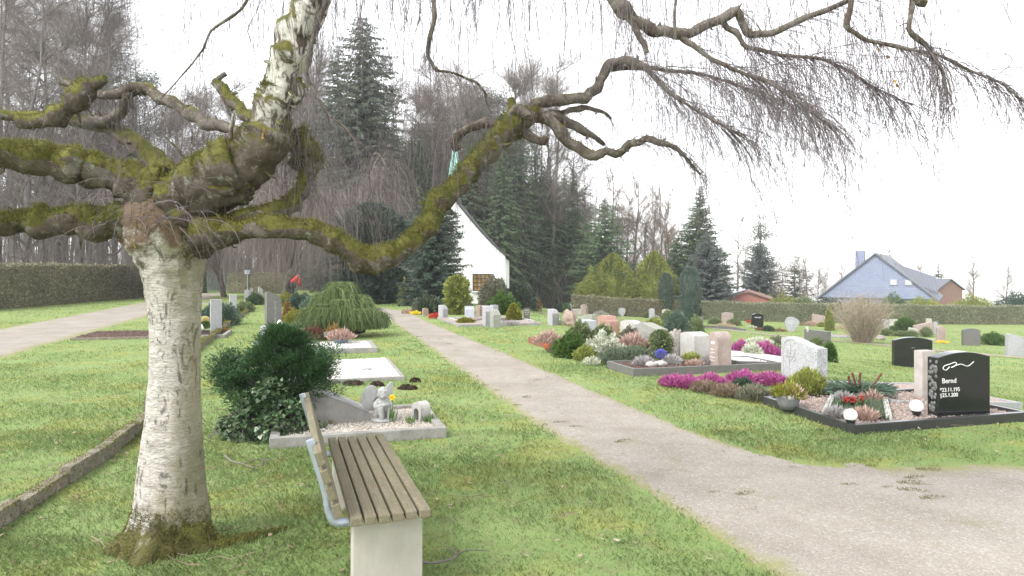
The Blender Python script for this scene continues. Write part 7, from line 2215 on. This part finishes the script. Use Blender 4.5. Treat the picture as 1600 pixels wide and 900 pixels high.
# --- the plots before the chapel
stone(660, 669, 480, 494, 'round', 'brown_rock', 'smallest rounded brownish stone at the path bend', yaw=.4, thick=.15)
stone(686, 699, 475, 498, 'slant', 'granite_grey', 'grey block stone beside the red flowers', yaw=-.5, thick=.3)
tuft_px('flowers', 681, 498, 20, 9, 'red flowers before the grey block stone', 'red', 420, .10)
tuft_px('flowers', 649, 492, 18, 6, 'low yellow flowers at the foot of the dark conifer', 'yellow', 240, .09)
tuft_px('flowers', 638, 491, 20, 9, 'reddish brown low shrub by the dark conifer', 'pinkdry', 300, .1)
stone(726, 741, 477, 498, 'notch', 'white_polish', 'white polished stone with a dark flank by the green cushion', thick=.3)
shrub_px('bush', 727, 507, 27, 9, 'flat bright green cushion bush on the plot before the chapel', 'yellowgreen', 1500, .07)
bed(P2(715, 511), 3.4, 2.6, 'wide gravel plot with twin grey steles before the chapel', 'kerb', 'pink_gravel', .07, .09, .05)
stone(755, 768, 476, 510, 'slant', 'granite_grey', 'taller of the twin grey steles', yaw=YAW_ROW + .3, thick=.24)
stone(768, 780, 482, 512, 'slant', 'green_grey', 'shorter of the twin grey steles', yaw=YAW_ROW + .3, thick=.24)
stone(769, 775, 475, 503, 'flat', 'granite_grey', 'grey stele half hidden behind the twin steles', yaw=YAW_ROW + .3, thick=.2)
stone(745, 757, 476, 496, 'flat', 'brown_rock', 'dark brown stone in the shade behind the twin steles', yaw=YAW_ROW + .6, thick=.3)
tuft_px('heather', 797, 509, 30, 7, 'grey ground cover behind the twin steles', 'lavender', 500, .09)
bed(P2(836, 504), 2.0, -2.4, 'small plot with a pale kerb round the little golden conifer', 'white_stone', 'soil', .07, .12, .05)
shrub_px('conifer', 803, 502, 21, 25, 'little golden pointed conifer on the pale-kerbed plot', 'yellowgreen', 2200, .09, 'cone', up=.8)
stone(818, 828, 481, 500, 'flat', 'granite_dark', 'dark blue-grey stone with pale lettering beside the little golden conifer', yaw=.1, thick=.18, extra=lines('letter_white', (.45, .62, .78), .07))

# chapel greenery
shrub_px('yew', 580, 484, 100, 158, 'broad wall-like dark green yew filling the gap left of the chapel', 'yew', 26000, .20, 'column', lumps=.5, freq=3.2, d=34.5, depth=1.6)
def chapel_conifer():
    d = 33.0
    t = tree('cypress_tree', conifer_meshes(5.35, 1.52, .01, 40, 11, .22, .28, 1.5, 'yew', .42, hang=.15, gaps=.05, rough_out=.16), tr(678, 0, d), 'dark columnar cypress with ragged tips hiding half the chapel gable', .7)
chapel_conifer()
shrub_px('bush', 714, 492, 36, 60, 'golden-green upright cypress bush before the chapel wall', 'gold', 7000, .11, 'column', lumps=.25)
shrub_px('bush', 634, 486, 20, 40, 'yellowish thin shrub between the yew and the dark conifer', 'gold', 1300, .12, d=34)
shrub_px('conifer', 772, 482, 50, 52, 'bronze-green dome conifer below the chapel window', 'greyheath', 7000, .10, lumps=.15)
shrub_px('rhododendron', 812, 484, 52, 45, 'rhododendron with pale leaf backs at the corner of the chapel', 'rhodo', 4200, .16)
shrub_px('bush', 786, 492, 46, 34, 'mid-green leafy bush before the rhododendron', 'bright', 4200, .10, lumps=.25)
shrub_px('bush', 668, 491, 46, 28, 'small grey-green shrub at the foot of the columnar cypress', 'rhodo', 2600, .12)
shrub_px('small_tree', 839, 482, 12, 20, 'tiny yellowish tree by the corner of the wood', 'orange', 500, .12, d=41)

# golden thujas and columns by the hedge
shrub_px('thuja', 958, 470, 104, 96, 'golden thuja with its tip towards the slender bare trees, wide at its foot', 'gold', 16000, .15, 'cone', d=53.5, lumps=.22, up=.6)
shrub_px('thuja', 926, 470, 58, 66, 'lower golden-green thuja shoulder at the start of the hedge', 'gold', 7000, .15, 'dome', d=53.6, lumps=.22, up=.6)
shrub_px('thuja', 1022, 470, 92, 102, 'second golden thuja, rounder and the taller of the pair', 'gold', 17000, .15, 'cone', d=53.2, lumps=.2, up=.6)
shrub_px('irish_yew', 1041, 484, 24, 70, 'slimmer of two dark column yews at the hedge gap', 'yew_col', 7000, .12, 'column', d=49.6, up=1.3, wid=.22)
shrub_px('irish_yew', 1078, 494, 34, 84, 'stouter dark column yew in front of the hedge gap', 'yew_col', 9500, .12, 'column', d=46.5, up=1.3, wid=.22)

# --- rows near the far hedge
shrub_px('topiary', 875, 488, 9, 14, 'small dark clipped cone, first of two', 'yew', 1200, .07, 'column')
shrub_px('topiary', 886, 490, 11, 16, 'second small clipped cone, paler and beside a white stone', 'fir', 1200, .07, 'column')
stone(887, 893, 474, 489, 'round', 'white_stone', 'white stone mostly hidden by the paler clipped cone', yaw=.2, thick=.2)
stone(907, 919, 475, 491, 'notch', 'pink_stone', 'stepped brownish block stone before the brown hedge', yaw=-.4, thick=.5)
stone(893, 908, 482, 491, 'flat', 'beige', 'long low wall-like stone beside the stepped block', yaw=-.1, thick=.2)
bed(P2(900, 496), 1.6, 2.4, 'low kerbed plot before the stepped block stone', 'kerb', 'soil', .10, .12, .05)
stone(953, 960, 476, 489, 'obelisk', 'green_grey', 'small pointed obelisk before the brown hedge', yaw=-.2, thick=.3)
stone(965, 978, 480, 494, 'leaf', 'granite_grey', 'rounded grey stone standing alone before the brown hedge', yaw=-.2, thick=.2)
tuft_px('heather', 958, 496, 26, 9, 'grey-brown cushion shrub before the pointed obelisk', 'greyheath', 700, .09)
tuft_px('heather', 939, 495, 26, 12, 'pale yellowish shrubs before the stepped block', 'lavender', 700, .09)
shrub_px('bush', 934, 505, 16, 10, 'small dark shrub behind the grey sweeping stone', 'gold', 900, .08)
def bird():
    p = gp(939, 490); t = thing('bird_statue', p, 'white bird figure with raised wing on a dark plinth before the brown hedge', 'statue')
    from_bm('plinth', box_bm(.5, .4, .75, (0, 0, -.03), bevel=.02), MAT['granite_dark'], t)
    mb = MB(); ball(mb, (0, 0, .86), (.20, .10, .10), 14, 10); ball(mb, (-.18, 0, .96), (.07, .06, .07), 10, 8); tube(mb, spline([(.0, 0, .9, .06), (-.02, .02, 1.08, .07), (-.08, .02, 1.26, .03)], .05)[:, :3], .05, 8); tube(mb, np.array([[.15, 0, .85], [.25, 0, .83], [.36, 0, .80]]), np.array([.06, .05, .02]), 8)
    me = remeshed(mb, .02); me.name = 'bird'; me.materials.append(MAT['white_stone']); link('bird', me, t)
bird()
stone(1008, 1014, 480, 494, 'round', 'granite_grey', 'slim grey stone, first of a pair before the hedge', yaw=-.2, thick=.2)
stone(1014, 1023, 481, 499, 'round', 'granite_grey', 'slim grey stone with rounded top, second of the pair', yaw=-.2, thick=.2)
shrub_px('bush', 1010, 497, 10, 9, 'little yellow-green bush at the foot of the slim pair', 'varieg', 700, .07)
stone(1034, 1048, 482, 502, 'round', 'beige', 'pale round-topped stone behind an olive bush', yaw=-.1, thick=.2)
shrub_px('bush', 1044, 504, 22, 20, 'olive round bush before the pale round-topped stone', 'varieg', 2200, .08)
tuft_px('flowers', 1026, 497, 9, 5, 'white flowers beside the slim pair of stones', 'whiteflower', 200, .08)
shrub_px('bush', 1022, 511, 26, 14, 'olive low bush behind the white block stone', 'gold', 1600, .08)
tuft_px('heather', 1028, 486, 40, 14, 'bare brownish twiggy shrub against the brown hedge', 'brownheath', 900, .12)
stone(1090, 1099, 494, 512, 'flat', 'granite_dark', 'dark stone half hidden by the round dark green bush', yaw=-.2, thick=.2)
stone(1127, 1146, 487, 506, 'arc', 'pink_stone', 'grey-pink block stone between two low bushes', yaw=-.1, thick=.24, extra=lines('letter_dark', (.6,), .08))
shrub_px('bush', 1117, 507, 20, 11, 'low olive bush on the hedge side of the grey-pink block', 'varieg', 1600, .08)
shrub_px('bush', 1147, 509, 22, 11, 'low olive bush before the grey-pink block', 'varieg', 1600, .08)
tuft_px('heather', 1133, 511, 34, 7, 'pinkish ground cover before the grey-pink block', 'pinkdry', 600, .08)
bed(P2(1166, 517), 1.7, -2.9, 'flat grey plot before the grey-pink block', 'granite_dark', 'soil', .10, .12, .06, yaw=.0)
stone(1173, 1193, 489, 512, 'arc', 'granite_black', 'small polished black stone with a pale name line', yaw=-.1, thick=.24, extra=lines('letter_white', (.66, .70), .06, -.5, .6))
tuft_px('flowers', 1171, 506, 9, 8, 'red flowers beside the small black stone', 'red', 300, .08)
tuft_px('flowers', 1175, 513, 14, 5, 'white and yellow flowers before the small black stone', 'whiteflower', 260, .08)
shrub_px('bush', 1200, 518, 17, 9, 'low dark leafy bush on the plot beside the black stone', 'rhodo', 1200, .08)
tuft_px('heather', 1186, 517, 12, 6, 'brown-red cushion beside the low dark bush', 'redbrown', 300, .08)
tuft_px('heather', 1217, 519, 24, 6, 'row of low red-brown and white flowers along the plot edge', 'redbrown', 500, .08)
stone(1223, 1247, 494, 518, 'leaf', 'granite_grey', 'leaf-shaped bluish grey stone tilted to one side', yaw=-.15, thick=.16, tilt=.16, extra=lines('letter_white', (.5, .6, .68), .05, -.4, .4))
stone(1268, 1289, 490, 509, 'wave', 'pink_stone', 'grey-brown stone with a dipped top before the green hedge', yaw=-.1, thick=.2, extra=lines('letter_grey', (.5, .62), .07))
tuft_px('heather', 1268, 510, 22, 10, 'pinkish brown round heather before the dipped stone', 'pinkdry', 700, .09)
tuft_px('heather', 1254, 509, 22, 6, 'low brown ground cover beside the dipped stone', 'brownheath', 500, .09)
shrub_px('bush', 1284, 511, 13, 7, 'small yellowish cushion at the foot of the dipped stone', 'gold', 700, .08)
shrub_px('cypress', 1296, 517, 14, 39, 'narrow pointed green cypress by the straw-coloured shrub', 'gold', 3000, .09, 'cone', up=1.1, wid=.25)
stone(1256, 1298, 515, 538, 'flat', 'granite_dark', 'long low grey stone with a small white bird on it, behind the speckled stone', thick=.24)
def white_bird():
    p = gp(1262, 538); m = px(p[1]); t = thing('bird_figure', (p[0], p[1], p[2] + 22 * m), 'small white bird figure on the long grey stone', 'ornament')
    mb = MB(); ball(mb, (0, 0, .02), (.05, .04, .12), 12, 8); ball(mb, (.01, 0, .15), (.035, .03, .035), 8, 6); tube(mb, spline([(-.02, 0, .05, .03), (-.08, .02, .17, .02)], .03)[:, :3], .025, 7)
    me = remeshed(mb, .01); me.name = 'bird'; me.materials.append(MAT['white_stone']); link('bird', me, t)
white_bird()
shrub_px('bush', 1276, 540, 22, 13, 'small yellow-green bush between long grey stone and speckled stone', 'varieg', 1400, .06)
tuft_px('flowers', 1316, 515, 22, 9, 'dull pink heather at the side of the straw-coloured shrub', 'pinkdry', 500, .08)
bed(P2(1312, 528), 1.4, 2.4, 'grey kerbed plot at the foot of the straw-coloured shrub', 'granite_grey', 'pink_gravel', .09, .10, .06)

def straw_shrub():
    p = gp(1352, 537); m = px(p[1]); p[1] += .3
    t = thing('forsythia', p, 'big leafless straw-coloured twiggy shrub fanning out before the hedge', 'shrub')
    mb = MB(); n = 400; K = 9
    a = R.random(n) * 2 * PI; sp_ = R.random(n)**.55
    P = np.zeros((n, K, 3)); P[:, 0] = np.c_[np.cos(a) * .38 * sp_, np.sin(a) * .35 * sp_, np.zeros(n)]
    d = unit(np.c_[np.cos(a) * .42 * sp_ + R.normal(0, .10, n), np.sin(a) * .42 * sp_, np.ones(n)])
    L = (86 * m) * (.45 + .5 * R.random(n))
    for k in range(1, K):
        d = unit(d + R.normal(0, .12, (n, 3)) + np.array([0, 0, .03]) + np.c_[np.cos(a), np.sin(a), 0 * a] * .02)
        P[:, k] = P[:, k - 1] + d * (L / (K - 1))[:, None]
    twigs(mb, P, .009 * np.linspace(1, .5, K)[None].repeat(n, 0))
    M = n * 14; i = np.repeat(np.arange(n), 14); k = R.integers(2, K, M)
    T = unit(P[i, k] - P[i, k - 1]); D = unit(T * .8 + rdir(M) * .8)
    S = P[i, k][:, None] + D[:, None] * np.linspace(0, 1, 3)[None, :, None] * (.10 + .22 * R.random(M))[:, None, None]
    twigs(mb, S, .005 * np.linspace(1, .6, 3)[None].repeat(M, 0))
    mb.build('branches', MAT['straw'], t, False)
straw_shrub()
stone(1377, 1389, 498, 518, 'round', 'granite_grey', 'grey pillar stone at the side of the straw-coloured shrub', yaw=-.1, thick=.24)
stone(1389, 1402, 498, 514, 'flat', 'white_stone', 'pale flat stone behind the grey pillar stone', yaw=-.1, thick=.16)
shrub_px('topiary', 1415, 520, 32, 25, 'large clipped green ball bush in the last row', 'bright', 4200, .08)
stone(1426, 1458, 503, 523, 'wave_r', 'pink_stone', 'low pinkish stone with an arched top beside the clipped ball', yaw=-.1, thick=.3)
stone(1419, 1434, 511, 523, 'wave', 'white_stone', 'little white curved stone before the arched pinkish one', yaw=-.1, thick=.2)
stone(1446, 1456, 497, 513, 'flat', 'beige', 'square brownish post stone behind the arched pinkish one', yaw=-.1, thick=.24)
stone(1457, 1465, 502, 522, 'flat', 'granite_grey', 'pale greenish post stone beside the pointed pink one', yaw=-.1, thick=.2)
stone(1462, 1478, 508, 533, 'gable', 'pink_stone', 'pointed pink-grey stone above the yellow flowers', yaw=-.1, thick=.2, extra=lines('letter_dark', (.4, .52, .64), .05))
for u, v, w, h, lb in ((1385, 525, 18, 12, 'olive mound behind the broad dark stone, first from the straw shrub'), (1407, 526, 20, 9, 'flat olive mound behind the broad dark stone'), (1424, 527, 20, 11, 'round olive mound behind the broad dark stone'), (1447, 527, 18, 17, 'taller brown-green mound before the arched pinkish stone'), (1395, 517, 12, 8, 'dark little bush at the foot of the pale flat stone')):
    shrub_px('bush', u, v, w, h, lb, 'varieg', 1400, .06)
tuft_px('flowers', 1472, 537, 18, 6, 'yellow flowers at the foot of the pointed pink-grey stone', 'yellow', 400, .07)
tuft_px('flowers', 1456, 536, 10, 9, 'white flowers behind the edge of the broad dark stone', 'whiteflower', 260, .07)
stone(1366, 1386, 524, 531, 'slope', 'grey_rock', 'low pale rock lying before the straw-coloured shrub', yaw=-.1, thick=.3, rock=True)
# beyond the picture's old edge the rows go on
stone(1502, 1532, 512, 540, 'arc', 'granite_dark', 'dark grey arched stone in the row after the pointed pink-grey one', yaw=-.1, thick=.2)
shrub_px('bush', 1552, 540, 36, 20, 'green cushion bush after the dark arched stone', 'bright', 2600, .07)
stone(1570, 1600, 520, 556, 'wave', 'granite_grey', 'grey sweeping stone at the end of the row', yaw=-.1, thick=.2)

# garden greenery just behind the far hedge
for u, d, w, h, mt, lb in ((1225, 60, 70, 18, 'gold', 'olive garden hedge top behind the far hedge'), (1256, 58, 44, 17, 'varieg', 'yellow-green garden bush behind the far hedge'), (1296, 60, 60, 14, 'yew', 'dark garden bush below the slate gable'), (1396, 58, 40, 20, 'fir', 'round dark green bush before the slate gable'), (1440, 57, 80, 14, 'gold', 'olive garden bushes at the end of the slate gable'), (1190, 62, 60, 20, 'gold', 'olive bush behind the garden shed'), (1345, 58, 60, 12, 'varieg', 'pale garden bush behind the straw-coloured shrub'), (1520, 57, 70, 18, 'gold', 'olive bush behind the end of the far hedge'), (1590, 58, 70, 22, 'yew', 'dark bush behind the end of the far hedge')):
    p = tr(u, 0, d); m = px(d)
    top = EYE - (470 - HY) * m + (h - 12) * m
    shrub('bush', (p[0], p[1], p[2] - .02), lb, 'shrub', w / 2 * m, 1.2, max(.8, top - p[2]), 4200, .13, mt)
# ------------------------------------------------------------------ added air volume that lightens the distance as lens glare would
def veil():
    bm = box_bm(420, 330, 86, (20, 125, -22))
    t = NT('added_veil')
    v = t.n('VolumePrincipled')
    v.inputs['Color'].default_value = (.92, .93, .96, 1)
    v.inputs['Density'].default_value = .0008
    v.inputs['Anisotropy'].default_value = 0.2
    t.l(v.outputs[0], t.out.inputs['Volume'])
    o = from_bm('veil', bm, t.m)
    tag(o, 'added lightening haze in the air', 'veil', kind='stuff')
veil()
grow_lawn()
